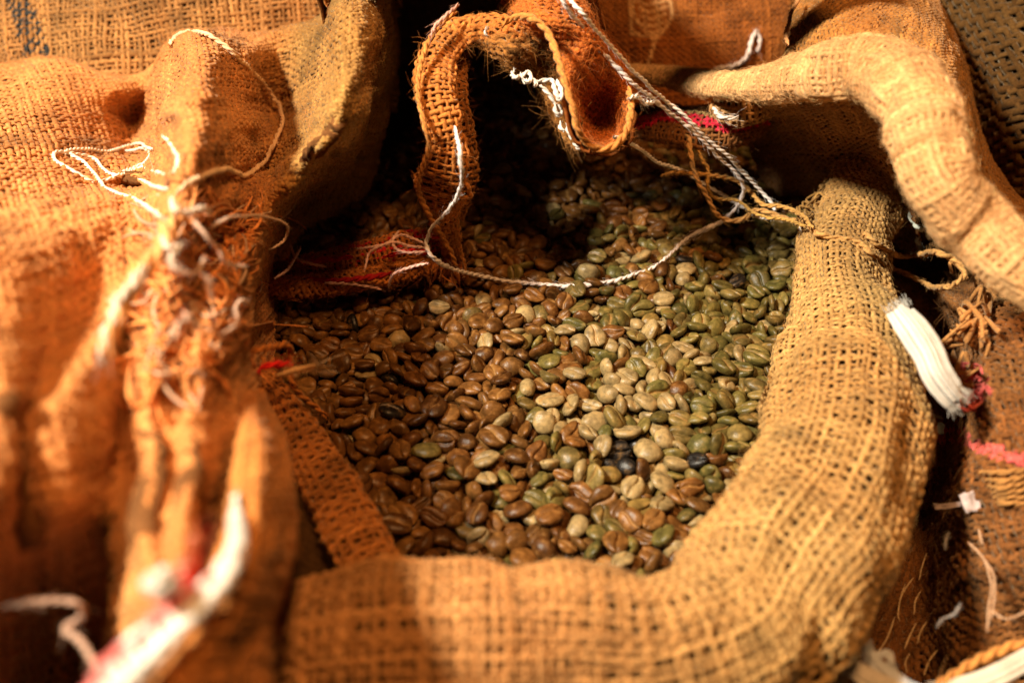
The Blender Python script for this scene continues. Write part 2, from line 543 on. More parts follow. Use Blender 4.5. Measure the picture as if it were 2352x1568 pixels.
def dye_stripe(u, v, pos, c, d):
    x, y, z = pix(pos)
    e = 6 * noise(y / 9.0, x * 0 + 0.5, 3)
    m = ((x > 18 + 0.28 * y + e) & (x < 68 + 0.40 * y + e)) if d == 0 else (noise(x / 8.0, y / 8.0, 4) > 0.45) & (x > 18 + 0.28 * y) & (x < 68 + 0.4 * y)
    return np.where(m[..., None], stripe_col * (1 + 0.3 * noise(x / 7, y / 7, 8)[..., None]), c)


t = empty("burlap_sack", tuple(P(350, 100, -0.2)), "burlap sack with a black woven stripe, standing behind the crumpled sack", "sack")
S = Surf(smooth_grid([
    [(-160, -120, 0.591), (150, -120, 0.565), (450, -120, 0.561), (700, -120, 0.575), (920, -120, 0.599)],
    [(-160, 20, 0.581), (150, 20, 0.555), (450, 20, 0.551), (700, 20, 0.565), (920, 20, 0.589)],
    [(-160, 130, 0.576), (150, 130, 0.550), (450, 130, 0.546), (700, 130, 0.560), (920, 130, 0.584)],
    [(-160, 260, 0.581), (150, 260, 0.555), (450, 260, 0.551), (700, 260, 0.565), (920, 260, 0.589)]], 120, 160, True), wr=0.003, wscale=0.06, seed=2, crease=0.006, cscale=0.14)
cloth("sack_side", t, S, 0.0030, rot=0.10, base=JUTE * [0.80, 0.80, 0.80], dye=dye_stripe, seed=1)

t = empty("burlap_sack", tuple(P(1000, 200, -0.2)), "added sack, coloured dark for shade, standing at the back beyond the dark beans", "sack")
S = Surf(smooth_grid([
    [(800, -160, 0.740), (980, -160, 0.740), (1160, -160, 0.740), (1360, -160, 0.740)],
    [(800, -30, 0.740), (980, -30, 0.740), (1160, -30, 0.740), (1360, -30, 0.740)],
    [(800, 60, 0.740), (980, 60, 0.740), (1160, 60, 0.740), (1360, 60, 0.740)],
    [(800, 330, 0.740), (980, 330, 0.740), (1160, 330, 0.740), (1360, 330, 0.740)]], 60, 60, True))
cloth("sack_side", t, S, 0.0032, base=JUTE * 0.6, seed=14)  # dark cloth put in for the shadowed gap, shade in its base colour

# leaf print on the middle sack
tt = np.linspace(0, 1, 60)
leafL = np.stack([1500 - 50 * np.sin(math.pi * tt ** 0.8) * (1 - 0.15 * tt), -28 + 118 * tt], 1)
leafR = np.stack([1508 + 36 * np.sin(math.pi * tt ** 0.9), -28 + 118 * tt], 1)
leafM = np.stack([1498 + 14 * np.sin(4 * tt), -20 + 175 * tt], 1)
veins = [np.stack([np.linspace(1502 + 2 * k, 1466 + 4 * k, 20), np.linspace(10 + 16 * k, 2 + 17 * k, 20) + 6 * np.sin(np.linspace(0, 3, 20))], 1) for k in range(5)]
veins += [np.stack([np.linspace(1504, 1532 - 2 * k, 20), np.linspace(12 + 16 * k, 0 + 17 * k, 20)], 1) for k in range(5)]
frame = [np.stack([np.linspace(1446, 1452, 40), np.linspace(-40, 78, 40)], 1), np.stack([np.linspace(1452, 1482, 20), np.linspace(78, 84, 20)], 1)]
LEAF = np.concatenate([leafL, leafR, leafM] + veins + frame)


def dye_leaf(u, v, pos, c, d):
    x, y, z = pix(pos)
    m = np.full(x.shape, 1e9)
    near = (x > 1420) & (x < 1580) & (y < 190)
    q = np.stack([x[near], y[near]], 1)
    if len(q):
        dd = np.min((q[:, None, 0] - LEAF[None, :, 0]) ** 2 + (q[:, None, 1] - LEAF[None, :, 1]) ** 2, 1)
        m[near] = dd
    k = np.clip(1.25 - np.sqrt(m) / 5.0, 0, 1)[..., None] * (0.80 + 0.25 * noise(x / 6, y / 6, 12)[..., None])
    return c * (1 - k) + np.array([0.70, 0.40, 0.17]) * k


t = empty("burlap_sack", tuple(P(1580, 150, -0.2)), "orange brown fine woven sack with a faint pale leaf print, behind the white cord", "sack")
S = Surf(smooth_grid([
    [(1230, -120, 0.656), (1420, -120, 0.613), (1620, -120, 0.600), (1800, -120, 0.616), (1960, -120, 0.653)],
    [(1230, 10, 0.641), (1420, 10, 0.598), (1620, 10, 0.585), (1800, 10, 0.601), (1960, 10, 0.638)],
    [(1230, 110, 0.636), (1420, 110, 0.593), (1620, 110, 0.580), (1800, 110, 0.596), (1960, 110, 0.633)],
    [(1230, 240, 0.641), (1420, 240, 0.598), (1620, 240, 0.585), (1800, 240, 0.601), (1960, 240, 0.638)]], 110, 110, True), wr=0.003, wscale=0.05, seed=4, crease=0.005, cscale=0.15)
cloth("sack_side", t, S, 0.0021, rot=0.08, base=JUTE * [0.72, 0.50, 0.30], wid=0.47, dye=dye_leaf, seed=3, jit=0.12)

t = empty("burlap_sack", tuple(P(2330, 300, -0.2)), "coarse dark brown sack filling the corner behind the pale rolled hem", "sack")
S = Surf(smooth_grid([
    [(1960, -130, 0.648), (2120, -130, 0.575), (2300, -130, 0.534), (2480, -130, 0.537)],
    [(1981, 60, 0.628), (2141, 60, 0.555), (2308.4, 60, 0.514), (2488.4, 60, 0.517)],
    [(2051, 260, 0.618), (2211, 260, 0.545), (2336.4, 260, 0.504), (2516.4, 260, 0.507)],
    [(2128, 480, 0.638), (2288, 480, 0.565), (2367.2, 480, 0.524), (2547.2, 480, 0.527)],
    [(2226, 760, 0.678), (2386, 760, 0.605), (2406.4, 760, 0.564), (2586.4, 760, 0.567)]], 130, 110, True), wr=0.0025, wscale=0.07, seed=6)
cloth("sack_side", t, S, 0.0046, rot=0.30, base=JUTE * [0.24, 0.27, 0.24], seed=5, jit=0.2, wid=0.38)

# ------------------------------------------------------------------ the tawny sack with the pale hem
t = empty("burlap_sack", tuple(P(2060, 200, -0.15)), "tawny burlap sack whose pale fluffy hem curls over its round shoulder", "sack")
S = Surf(smooth_grid([
    [(1786, 200, .085), (1812, 100, .09), (1822, 0, .085), (1826, -110, .04), (1830, -200, -.05)],
    [(1890, 170, .10), (1925, 60, .112), (1945, -50, .10), (1950, -130, .05), (1950, -220, -.05)],
    [(1995, 155, .11), (2050, 60, .117), (2092, -5, .105), (2115, -60, .05), (2120, -90, -.05)],
    [(2085, 200, .11), (2145, 145, .116), (2182, 112, .10), (2200, 92, .05), (2205, 85, -.05)],
    [(2125, 290, .106), (2185, 276, .111), (2222, 268, .092), (2240, 262, .04), (2245, 260, -.06)],
    [(2150, 400, .10), (2218, 388, .102), (2258, 380, .08), (2276, 376, .03), (2280, 374, -.07)],
    [(2240, 510, .082), (2300, 490, .084), (2334, 476, .062), (2350, 470, .01), (2352, 468, -.08)],
    [(2370, 620, .066), (2430, 560, .066), (2456, 545, .045), (2470, 540, .0), (2475, 540, -.1)]], 170, 90), wr=0.0012, wscale=0.03, seed=7)
cloth("shoulder", t, S, 0.0026, rot=0.5, base=JUTE * [1.05, 1.0, 0.8], seed=7, fuzz=500)
hem_path = [(1430, 160, .052, 9), (1470, 166, .058, 14), (1560, 180, .066, 27), (1650, 195, .078, 34), (1720, 195, .09, 38), (1800, 185, .102, 56), (1900, 164, .114, 72),
            (2000, 155, .120, 76), (2075, 190, .121, 84), (2118, 265, .119, 86), (2140, 355, .113, 76), (2168, 430, .107, 78), (2240, 512, .096, 80), (2335, 605, .090, 72), (2450, 690, .08, 72)]
S = Surf(tube_grid(hem_path, 190, flat=0.72, lump=0.16, seed=3))
PALE = np.array([0.64, 0.38, 0.17])
cloth("rolled_hem", t, S, 0.0019, base=PALE, seed=8, fuzz=10000, lining=0.95, drop=0.0003, wid=0.66, fl=0.0034, wave=0.06, jit=0.12)
# inner wall of that sack with its shade painted as a darker base
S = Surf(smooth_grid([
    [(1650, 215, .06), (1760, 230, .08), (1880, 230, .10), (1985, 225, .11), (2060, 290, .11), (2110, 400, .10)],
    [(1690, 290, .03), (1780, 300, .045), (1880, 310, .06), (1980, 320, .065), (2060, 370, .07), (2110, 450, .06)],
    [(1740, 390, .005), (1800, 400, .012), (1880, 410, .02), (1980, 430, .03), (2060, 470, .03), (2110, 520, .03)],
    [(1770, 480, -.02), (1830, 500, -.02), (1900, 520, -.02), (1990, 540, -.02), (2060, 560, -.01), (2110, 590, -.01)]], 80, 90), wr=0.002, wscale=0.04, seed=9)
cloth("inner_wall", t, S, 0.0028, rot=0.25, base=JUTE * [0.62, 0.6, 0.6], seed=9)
# curled end of the hem with its woven red edge
S = Surf(tube_grid([(1640, 232, .068, 14), (1668, 250, .066, 30), (1720, 252, .067, 36), (1765, 240, .07, 28), (1800, 228, .075, 12)], 60, flat=0.8, lump=0.12, seed=12))
cloth("hem_curl", t, S, 0.0024, base=PALE * [0.72, 0.66, 0.6], seed=11, drop=0.0012, fuzz=120)
RED = np.array([0.80, 0.02, 0.07])
CREAM = np.array([0.55, 0.40, 0.16])


def dye_red(u, v, pos, c, d):
    x, y, z = pix(pos)
    base = np.interp(x, [1450, 1530, 1600, 1680, 1800], [285, 262, 272, 292, 262])
    m = (np.abs(y - base - 3) < 13) & (noise(x / 9, y / 6, 3) > -0.55)
    m2 = (y < base - 9) & (x > 1555)
    c = np.where(m2[..., None], CREAM * (0.9 + 0.3 * noise(x / 5, y / 5, 2)[..., None]), c)
    return np.where(m[..., None], RED * (1.0 + 0.35 * noise(x / 6, y / 4, 6)[..., None]), c)


S = Surf(tube_grid([(1448, 292, .04, 18), (1490, 290, .046, 36), (1550, 292, .05, 42), (1620, 302, .052, 44), (1690, 302, .05, 36), (1745, 288, .05, 24), (1790, 268, .055, 10)], 90, flat=0.6, lump=0.15, seed=15))
cloth("red_edged_fold", t, S, 0.0022, base=JUTE * [0.62, 0.5, 0.45], dye=dye_red, seed=12, fuzz=500, fl=0.010, drop=0.0012)

# ------------------------------------------------------------------ sack beside the thick rim, low down
PINK = np.array([0.72, 0.13, 0.12])


def dye_pink(u, v, pos, c, d):
    x, y, z = pix(pos)
    a = np.interp(x, [2205, 2260, 2352, 2450], [1000, 1030, 1055, 1075])
    m = (np.abs(y - a) < 17) & (noise(x / 12, y / 12, 5) > -0.6)
    m2 = ((x - 2240) ** 2 / 1.3 + (y - 893) ** 2 < 34 ** 2) & (noise(x / 12, y / 12, 2) > -0.3)
    c = c * np.where((y < 1120)[..., None], np.array([1.35, 1.35, 1.3]), 1.0)
    return np.where((m | m2)[..., None], PINK * (1 + 0.3 * noise(x / 9, y / 9, 7)[..., None]), c)


t = empty("burlap_sack", tuple(P(2240, 1200, -0.2)), "frayed brown sack with pink woven stripes, slumped outside the thick rolled rim", "sack")
S = Surf(smooth_grid([
    [(1940, 500, -.03), (2080, 500, -.035), (2180, 540, -.035), (2260, 580, -.03), (2352, 640, -.03), (2460, 690, -.03)],
    [(1980, 600, -.02), (2110, 610, -.03), (2190, 630, -.025), (2240, 640, -.015), (2352, 665, -.005), (2460, 690, .0)],
    [(2020, 690, -.005), (2140, 700, -.02), (2200, 700, .0), (2240, 700, .02), (2352, 690, .03), (2460, 690, .03)],
    [(2120, 800, -.04), (2185, 800, -.045), (2222, 800, -.01), (2262, 790, .03), (2352, 780, .045), (2460, 780, .05)],
    [(2100, 960, -.05), (2165, 960, -.055), (2205, 960, -.02), (2260, 955, .025), (2352, 950, .04), (2460, 950, .045)],
    [(2060, 1150, -.055), (2135, 1150, -.06), (2172, 1150, -.03), (2230, 1150, .005), (2352, 1150, .022), (2460, 1150, .03)],
    [(1920, 1350, -.055), (2050, 1350, -.058), (2130, 1350, -.055), (2215, 1350, -.015), (2352, 1350, .0), (2460, 1350, .0)],
    [(1720, 1500, -.055), (1930, 1500, -.056), (2100, 1500, -.06), (2215, 1500, -.03), (2352, 1480, -.02), (2460, 1480, -.03)],
    [(1600, 1680, -.06), (1900, 1680, -.06), (2100, 1680, -.065), (2220, 1680, -.05), (2352, 1680, -.05), (2460, 1680, -.05)]], 170, 120), wr=0.0028, wscale=0.03, seed=12)
cloth("sack_side", t, S, 0.0030, rot=0.2, base=JUTE * [0.50, 0.44, 0.42], dye=dye_pink, seed=15, jit=0.25, fuzz=3600, fl=0.014)
# creased pale pleats below the stripe
for i in range(6):
    y = 1085 + 15 * i
    cord_part("pleat", t, [(2252 + 6 * i, y, .020 - .002 * i), (2300, y + 6 * math.sin(i), .028 - .002 * i), (2352, y - 6, .031 - .002 * i), (2430, y - 16, .031 - .002 * i)], 0.0011, JUTE * [1.2, 1.25, 1.2], seed=60 + i)
# unravelled tuft at the top of this sack
r = np.random.default_rng(77)
parts = []
for i in range(26):
    a = r.uniform(0, 6.28); cx, cy = 2235 + r.normal(0, 28), 745 + r.normal(0, 48)
    pts = [(cx + 26 * math.cos(a + s * r.uniform(1.5, 3)) * (0.4 + 0.3 * s), cy + 26 * math.sin(a + s * 2.2) * (0.4 + 0.3 * s), .03 + .006 * s * r.random()) for s in range(4)]
    parts.append(strand_geo(crom([P(*p) for p in pts], 22), 0.0010, 6, colour=JUTE * r.uniform(0.9, 1.6), seed=i))
for i in range(34):
    a = r.uniform(0, 6.28); cx, cy = 2240 + r.normal(0, 20), 890 + r.normal(0, 22)
    pts = [(cx + 20 * math.cos(a + j * r.uniform(.8, 2)) * (.4 + .3 * j), cy + 20 * math.sin(a + j * 1.5) * (.4 + .3 * j), .028 + .008 * r.random()) for j in range(4)]
    parts.append(strand_geo(crom([P(*p) for p in pts], 18), 0.0007, 5, colour=PINK * r.uniform(0.6, 1.1), seed=i))
v, f, c = merge(parts)
obj("frayed_end", build_mesh("frayed_end", v, f, c), M_YARN, t, "stuff")

# ------------------------------------------------------------------ the open sack
main = empty("burlap_sack", tuple(P(1300, 900, -0.3)), "open burlap sack full of coffee beans with a thick rolled rim", "sack")
TAN = JUTE * [1.04, 1.26, 1.42]
roll = [(2110, 250, .058, 60), (2070, 310, .052, 76), (2020, 390, .042, 88), (1985, 455, .033, 96), (1950, 525, .026, 98), (1934, 590, .021, 102), (1932, 665, .019, 116), (1948, 760, .018, 142), (1958, 860, .020, 172), (1952, 960, .021, 188),
        (1932, 1070, .022, 192), (1876, 1192, .023, 202), (1792, 1310, .025, 204), (1690, 1448, .028, 204), (1500, 1526, .031, 204), (1290, 1526, .033, 224), (1080, 1526, .034, 226), (880, 1534, .034, 220), (720, 1552, .032, 205), (590, 1600, .027, 190), (460, 1680, .015, 180)]
def rim_light_tint(u, v, pos, c, d):
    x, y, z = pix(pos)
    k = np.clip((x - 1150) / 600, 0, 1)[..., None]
    return c * (np.array([1.12, 0.94, 0.90]) * (1 - k) + np.array([1.10, 1.14, 1.12]) * k)  # paints warmer light at the front left, yellower light on the right


S = Surf(tube_grid(roll, 300, flat=0.92, lump=0.10, seed=21, nring=64), wr=0.0024, wscale=0.034, seed=3, crease=0.0028, cscale=0.08)
cloth("rolled_rim", main, S, 0.0024, dye=rim_light_tint, base=TAN, seed=21, fuzz=4500, fl=0.005, wid=0.40, drop=0.0024, jit=0.26)
# the belly of the sack under the rim
ctr = crom([P(*q[:3]) for q in roll[4:]], 60)
out = ctr - np.array([0.02, 0.03, 0])
out[:, 2] = 0; out /= np.linalg.norm(out, axis=1, keepdims=True)
belly = np.stack([np.column_stack([(ctr + out * o)[:, :2], np.full(60, z)]) for o, z in ((.012, .0), (.03, -.06), (.045, -.16), (.05, -.28), (.035, -.415))], 1)
S = Surf(np.swapaxes(crom_u(np.swapaxes(belly, 0, 1), 50), 0, 1), wr=0.003, wscale=0.05, seed=27)
cloth("sack_belly", main, S, 0.0042, base=TAN * 0.9, seed=27, register=False)
# narrow folded band on the shaded side of the heap
band = [(560, 790, .03, 20), (612, 880, .03, 28), (680, 985, .028, 46), (738, 1085, .027, 58), (795, 1190, .026, 64), (850, 1300, .026, 70), (900, 1410, .024, 80)]
S = Surf(tube_grid(band, 120, flat=0.5, lump=0.10, seed=31))
cloth("inner_band", main, S, 0.0026, rot=0.0, base=JUTE * [1.0, 0.8, 0.6], seed=31, fuzz=250)
# wall of the sack below the band, its shade painted into the darker base
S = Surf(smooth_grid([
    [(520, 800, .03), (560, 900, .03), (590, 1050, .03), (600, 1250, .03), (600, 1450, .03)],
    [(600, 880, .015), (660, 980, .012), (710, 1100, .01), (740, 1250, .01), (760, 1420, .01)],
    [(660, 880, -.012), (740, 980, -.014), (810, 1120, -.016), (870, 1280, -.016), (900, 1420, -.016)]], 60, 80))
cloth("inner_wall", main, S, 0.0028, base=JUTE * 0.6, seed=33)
# the dark liner under and round the heap
S = Surf(smooth_grid([
    [(430, 420, .01), (560, 760, -.005), (700, 1100, -.02), (760, 1420, -.02)],
    [(800, 200, -.016), (900, 600, -.016), (1000, 1000, -.016), (1050, 1480, -.016)],
    [(1250, 60, -.016), (1300, 600, -.016), (1330, 1000, -.016), (1350, 1500, -.016)],
    [(1700, 80, -.016), (1750, 600, -.016), (1750, 1000, -.016), (1650, 1450, -.016)],
    [(2100, 150, .04), (2050, 600, -.01), (1950, 1000, -.012), (1800, 1400, -.016)]], 50, 50))
V = S.g.reshape(-1, 3)
obj("lining", build_mesh("lining", V, grid_faces(50, 50), np.tile(JUTE * 0.25, (len(V), 1))), M_LIN, main)
# knotted tuft where the rim is tied
r = np.random.default_rng(41)
parts = []
for i in range(22):
    a = r.uniform(0, 6.28); cx, cy = 1872 + r.normal(0, 16), 488 + r.normal(0, 16)
    pts = [(cx + 20 * math.cos(a + s * r.uniform(1.2, 2.6)), cy + 18 * math.sin(a + s * 2.0), .03 + .003 * s * r.random()) for s in range(4)]
    parts.append(strand_geo(crom([P(*p) for p in pts], 20), 0.0006, 5, colour=JUTE * [0.95, 1.1, 1.0] * r.uniform(0.6, 1.1), seed=i))
v, f, c = merge(parts)
obj("frayed_knot", build_mesh("frayed_knot", v, f, c), M_YARN, main, "stuff")

# ------------------------------------------------------------------ the crumpled sack
crum = empty("burlap_sack", tuple(P(300, 700, -0.3)), "crumpled orange sack with a frayed, bunched up mouth beside the beans", "sack")
WARM = JUTE * [1.3, 1.16, 1.14]
PK = crom(np.array([(472, 1215, 0), (458, 1275, 0), (430, 1335, 0), (395, 1395, 0), (345, 1455, 0), (295, 1515, 0), (240, 1590, 0)], float), 60)


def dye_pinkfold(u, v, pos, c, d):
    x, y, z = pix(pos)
    cool_light = (np.clip((x - 560) / 130, 0, 1) * np.clip((620 - y) / 120, 0, 1))[..., None]  # olive tint painted where cooler light falls on the hump
    c = c * (1 - cool_light) + c * [0.62, 0.78, 0.72] * cool_light
    near = (x > 180) & (x < 540) & (y > 1160)
    m = np.full(x.shape, 1e9)
    if near.any():
        m[near] = np.sqrt(np.min((x[near][:, None] - PK[None, :, 0]) ** 2 + (y[near][:, None] - PK[None, :, 1]) ** 2, 1))
    k = np.clip(1.8 - m / 24, 0, 1)[..., None]
    col = np.where((m < 12)[..., None], np.array([0.60, 0.06, 0.07]), np.array([0.66, 0.26, 0.22]))
    return c * (1 - k) + col * k


SA = Surf(smooth_grid([
    [(-140, 150, .04), (0, 145, .04), (120, 138, .045), (250, 176, .045), (340, 160, .04), (400, 78, .045), (480, 62, .05), (560, 66, .045), (640, 62, .04), (720, 30, .05), (800, -60, .08), (860, -100, .08), (906, -110, .04)],
    [(-140, 178, .060), (0, 168, .060), (120, 158, .065), (250, 198, .056), (340, 185, .055), (395, 105, .088), (470, 84, .100), (560, 95, .082), (640, 92, .075), (720, 55, .09), (800, -10, .125), (868, -10, .11), (908, -10, .04)],
    [(-140, 260, .066), (0, 255, .066), (120, 250, .064), (230, 262, .050), (318, 280, .030), (385, 225, .092), (455, 205, .122), (540, 215, .092), (622, 245, .046), (700, 205, .075), (785, 150, .118), (862, 140, .105), (908, 150, .03)],
    [(-140, 320, .076), (0, 320, .073), (120, 318, .068), (230, 325, .050), (312, 332, .040), (388, 285, .100), (455, 265, .120), (540, 275, .096), (622, 290, .048), (695, 255, .070), (775, 215, .115), (850, 200, .098), (898, 210, .02)],
    [(-140, 390, .086), (0, 390, .086), (120, 390, .078), (230, 390, .066), (320, 390, .066), (390, 345, .102), (450, 335, .122), (540, 340, .092), (616, 345, .050), (690, 315, .068), (765, 285, .105), (838, 265, .09), (888, 275, .02)],
    [(-140, 455, .104), (0, 455, .100), (120, 450, .088), (225, 445, .066), (315, 432, .060), (386, 400, .104), (447, 395, .118), (535, 390, .092), (610, 388, .048), (678, 365, .072), (745, 335, .098), (815, 330, .066), (872, 345, .01)],
    [(-140, 520, .118), (0, 520, .118), (120, 515, .105), (220, 490, .098), (310, 480, .088), (380, 455, .108), (440, 450, .11), (520, 440, .09), (600, 430, .068), (660, 420, .078), (722, 390, .075), (790, 395, .035), (850, 420, .005)],
    [(-140, 690, .125), (0, 690, .125), (110, 680, .11), (210, 650, .095), (300, 610, .096), (360, 575, .105), (420, 560, .103), (490, 550, .085), (550, 540, .072), (615, 508, .06), (655, 495, .03), (720, 500, .005), (800, 520, -.012)],
    [(-140, 900, .122), (0, 900, .125), (90, 890, .110), (180, 860, .108), (240, 815, .100), (305, 775, .088), (375, 755, .098), (440, 745, .092), (500, 725, .090), (550, 705, .074), (585, 690, .04), (635, 660, -.002), (700, 660, -.02)], 
    [(-140, 950, 0.122), (0, 950, 0.122), (55, 950, 0.11), (120, 950, 0.113), (200, 950, 0.105), (270, 950, 0.094), (335, 950, 0.099), (400, 950, 0.095), (452, 950, 0.098), (510, 950, 0.09), (550, 950, 0.075), (600, 950, 0.02), (660, 950, -0.03)],
    [(-140, 1080, 0.122), (0, 1080, 0.122), (55, 1080, 0.102), (120, 1080, 0.112), (200, 1080, 0.1), (275, 1080, 0.087), (345, 1080, 0.102), (402, 1080, 0.099), (445, 1080, 0.103), (505, 1080, 0.089), (545, 1080, 0.07), (600, 1080, 0.01), (660, 1080, -0.03)],
    [(-140, 1190, 0.112), (0, 1190, 0.112), (55, 1190, 0.098), (120, 1190, 0.102), (200, 1190, 0.094), (270, 1190, 0.086), (325, 1190, 0.102), (375, 1190, 0.101), (430, 1190, 0.106), (480, 1190, 0.086), (540, 1190, 0.066), (600, 1190, 0), (660, 1190, -0.03)],
    [(-140, 1320, 0.095), (0, 1320, 0.085), (55, 1320, 0.066), (120, 1320, 0.062), (200, 1320, 0.062), (270, 1320, 0.068), (325, 1320, 0.1), (375, 1320, 0.106), (430, 1320, 0.102), (480, 1320, 0.085), (540, 1320, 0.06), (600, 1320, 0), (660, 1320, -0.03)],
    [(-140, 1450, 0.075), (0, 1450, 0.055), (55, 1450, 0.035), (120, 1450, 0.03), (200, 1450, 0.036), (270, 1450, 0.06), (325, 1450, 0.095), (375, 1450, 0.1), (430, 1450, 0.092), (480, 1450, 0.07), (540, 1450, 0.05), (600, 1450, 0), (660, 1450, -0.03)],
    [(-140, 1680, 0.06), (0, 1680, 0.03), (55, 1680, 0), (120, 1680, 0), (200, 1680, 0.02), (270, 1680, 0.05), (325, 1680, 0.08), (375, 1680, 0.085), (430, 1680, 0.075), (480, 1680, 0.05), (540, 1680, 0.03), (600, 1680, 0), (660, 1680, -0.03)]], 330, 240),
    wr=0.0022, wscale=0.045, seed=41, crease=0.0012, cscale=0.10)
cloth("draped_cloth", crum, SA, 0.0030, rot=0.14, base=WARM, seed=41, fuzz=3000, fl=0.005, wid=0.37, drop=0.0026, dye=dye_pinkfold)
edge_pts = [(150, .035), (178, .058), (260, .064), (390, .084), (520, .116), (690, .123), (900, .12), (1080, .12), (1190, .11), (1320, .093), (1450, .073), (1680, .058)]
side = []
for y, h in edge_pts:
    p = P(-134, y, h)
    side.append([p, p + [-.03, 0, -.012], p + [-.075, -.01, -.06], p + [-.11, -.02, -.17], [p[0] - .11, p[1] - .02, -.41]])
side.append([P(-134, 1680, .058) + [.0, -.02, -.05], P(-134, 1680, .058) + [-.03, -.03, -.08], P(-134, 1680, .058) + [-.06, -.04, -.14], P(-134, 1680, .058) + [-.08, -.05, -.25], P(-134, 1680, .058) + [-.08, -.05, -.46]])
side = np.array(side)[:, ::-1]
S = Surf(np.swapaxes(crom_u(np.swapaxes(crom_u(side, 90), 0, 1), 60), 0, 1), wr=0.003, wscale=0.05, seed=43)
cloth("sack_belly", crum, S, 0.0042, base=WARM, seed=43, register=False)
# the turned back flap with its white selvedge
SC = Surf(smooth_grid([
    [(560, 900, .075), (578, 905, .08), (592, 900, .07), (604, 905, .05), (606, 930, .02)],
    [(546, 1000, .09), (570, 985, .098), (605, 985, .095), (634, 995, .07), (640, 1020, .025)],
    [(528, 1120, .097), (555, 1110, .107), (610, 1110, .104), (658, 1110, .078), (664, 1130, .025)],
    [(520, 1240, .10), (552, 1235, .112), (610, 1230, .108), (665, 1220, .080), (668, 1240, .025)],
    [(470, 1350, .10), (512, 1345, .113), (580, 1330, .11), (640, 1330, .082), (650, 1350, .025)],
    [(385, 1440, .095), (435, 1440, .11), (530, 1430, .11), (612, 1430, .085), (628, 1450, .025)],
    [(300, 1540, .09), (350, 1540, .106), (470, 1530, .108), (600, 1530, .085), (615, 1550, .025)],
    [(220, 1680, .085), (280, 1680, .10), (430, 1680, .105), (590, 1680, .085), (605, 1690, .02)]], 150, 70), wr=0.0012, wscale=0.03, seed=48)
cloth("turned_flap", crum, SC, 0.0026, base=WARM * [0.95, 0.85, 0.65], seed=48, fuzz=200)
WHITE = np.array([0.82, 0.78, 0.72])
ST_ = Surf(tube_grid([(558, 1090, .102, 4), (549, 1150, .109, 9), (545, 1200, .113, 14), (545, 1255, .117, 19), (506, 1330, .119, 26), (424, 1408, .119, 36), (338, 1486, .117, 48), (250, 1580, .113, 52), (190, 1700, .108, 34)], 120, flat=0.35, lump=0.10, seed=51))


def dye_selv(u, v, pos, c, d):
    x, y, z = pix(pos)
    k = np.clip((y - 1150) / 230, 0, 1)[..., None]
    cc = WARM * [0.75, 0.66, 0.52] * (1 - k) + WHITE * k + 0.04 * noise(x / 6, y / 6, 2)[..., None]
    th = np.cos(v / ST_.sv[-1] * 2 * math.pi)[..., None]
    p = np.clip((th - 0.15) * 3, 0, 1) * np.clip((y - 1210) / 60, 0, 1)[..., None]
    return cc * (1 - p) + np.array([0.60, 0.15, 0.14]) * (1 + 0.3 * noise(x / 14, y / 14, 5)[..., None]) * p


cloth("white_selvedge", crum, ST_, 0.0020, base=WHITE, seed=51, lining=0.8, drop=0.0008, wid=0.48, dye=dye_selv)
# puckered white knot on the folds
S = Surf(tube_grid([(338, 1338, .122, 5), (350, 1340, .124, 19), (370, 1342, .126, 24), (392, 1345, .124, 19), (406, 1348, .121, 5)], 40, flat=0.8, lump=0.2, seed=52))
cloth("cotton_knot", crum, S, 0.0016, base=WHITE, seed=53, lining=0.9, drop=0.0006, wid=0.48)
DEP[0] = surface_depth()
# rolled ropes of cloth in the bunched mouth
ropes = [([(440, 470, .118), (390, 520, .122), (372, 570, .124), (330, 625, .124), (285, 680, .125), (258, 750, .126), (246, 820, .122)], 0.0026, WARM * [1.5, 1.7, 2.0])]
for i, (pts, rad, cc) in enumerate(ropes):
    cord_part("twisted_fold", crum, pts, rad, cc, plies=3, seed=100 + i, tw=11, rvar=0.35)
r = np.random.default_rng(70)
for i in range(0):
    q = r.random()
    cx = 400 + 150 * q + r.normal(0, 22); cy = 540 + 360 * r.random()
    cx -= (cy - 540) * 0.08
    hz = 0.116 - 0.055 * np.clip((cx - 400) / 190, 0, 1) + r.normal(0, .004)
    a = r.uniform(0.5, 2.4); k = r.uniform(-0.6, 0.6); x, y = cx, cy
    pts = []
    for j in range(5):
        pts.append((x, y, hz + .006 * math.sin(j * 1.5 + q * 6)))
        a += k * r.uniform(0.3, 1.4); L = r.uniform(20, 44)
        x += L * math.cos(a); y += L * math.sin(a)
    cord_part("bunched_fold", crum, pts, r.uniform(0.0007, 0.0013), WARM * [1.0, 0.85, 0.68] * r.uniform(0.65, 1.25), plies=3, seed=300 + i, tw=r.uniform(9, 16), rvar=0.45)
r = np.random.default_rng(71)
parts = []
for i in range(560):
    s0 = r.random()
    cx = 375 + 225 * s0 * r.random() ** 0.4 + r.normal(0, 20); cy = 490 + 370 * r.random() ** 1.1
    cx -= (cy - 520) * 0.14
    a = r.uniform(0, 6.28); k = r.uniform(-0.75, 0.75); x, y = cx, cy
    lift = r.uniform(0.001, 0.011); step = r.uniform(12, 30); n = int(r.integers(4, 8))
    pts = []
    for j in range(n):
        q = drape(x, y, 0.001 + lift * math.sin(math.pi * (j + 0.3) / n))
        pts.append(q)
        a += k * r.uniform(0.4, 1.3)
        x += step * math.cos(a); y += step * math.sin(a)
    q = r.random()
    cc = WARM * [1.2, 1.1, 1.0] * r.uniform(0.7, 1.6) if q > 0.22 else np.array([0.66, 0.42, 0.27]) * r.uniform(0.7, 1.05)
    parts.append(strand_geo(crom(pts, 34), r.uniform(0.00025, 0.0006), 5, colour=cc, seed=i, rvar=0.3))
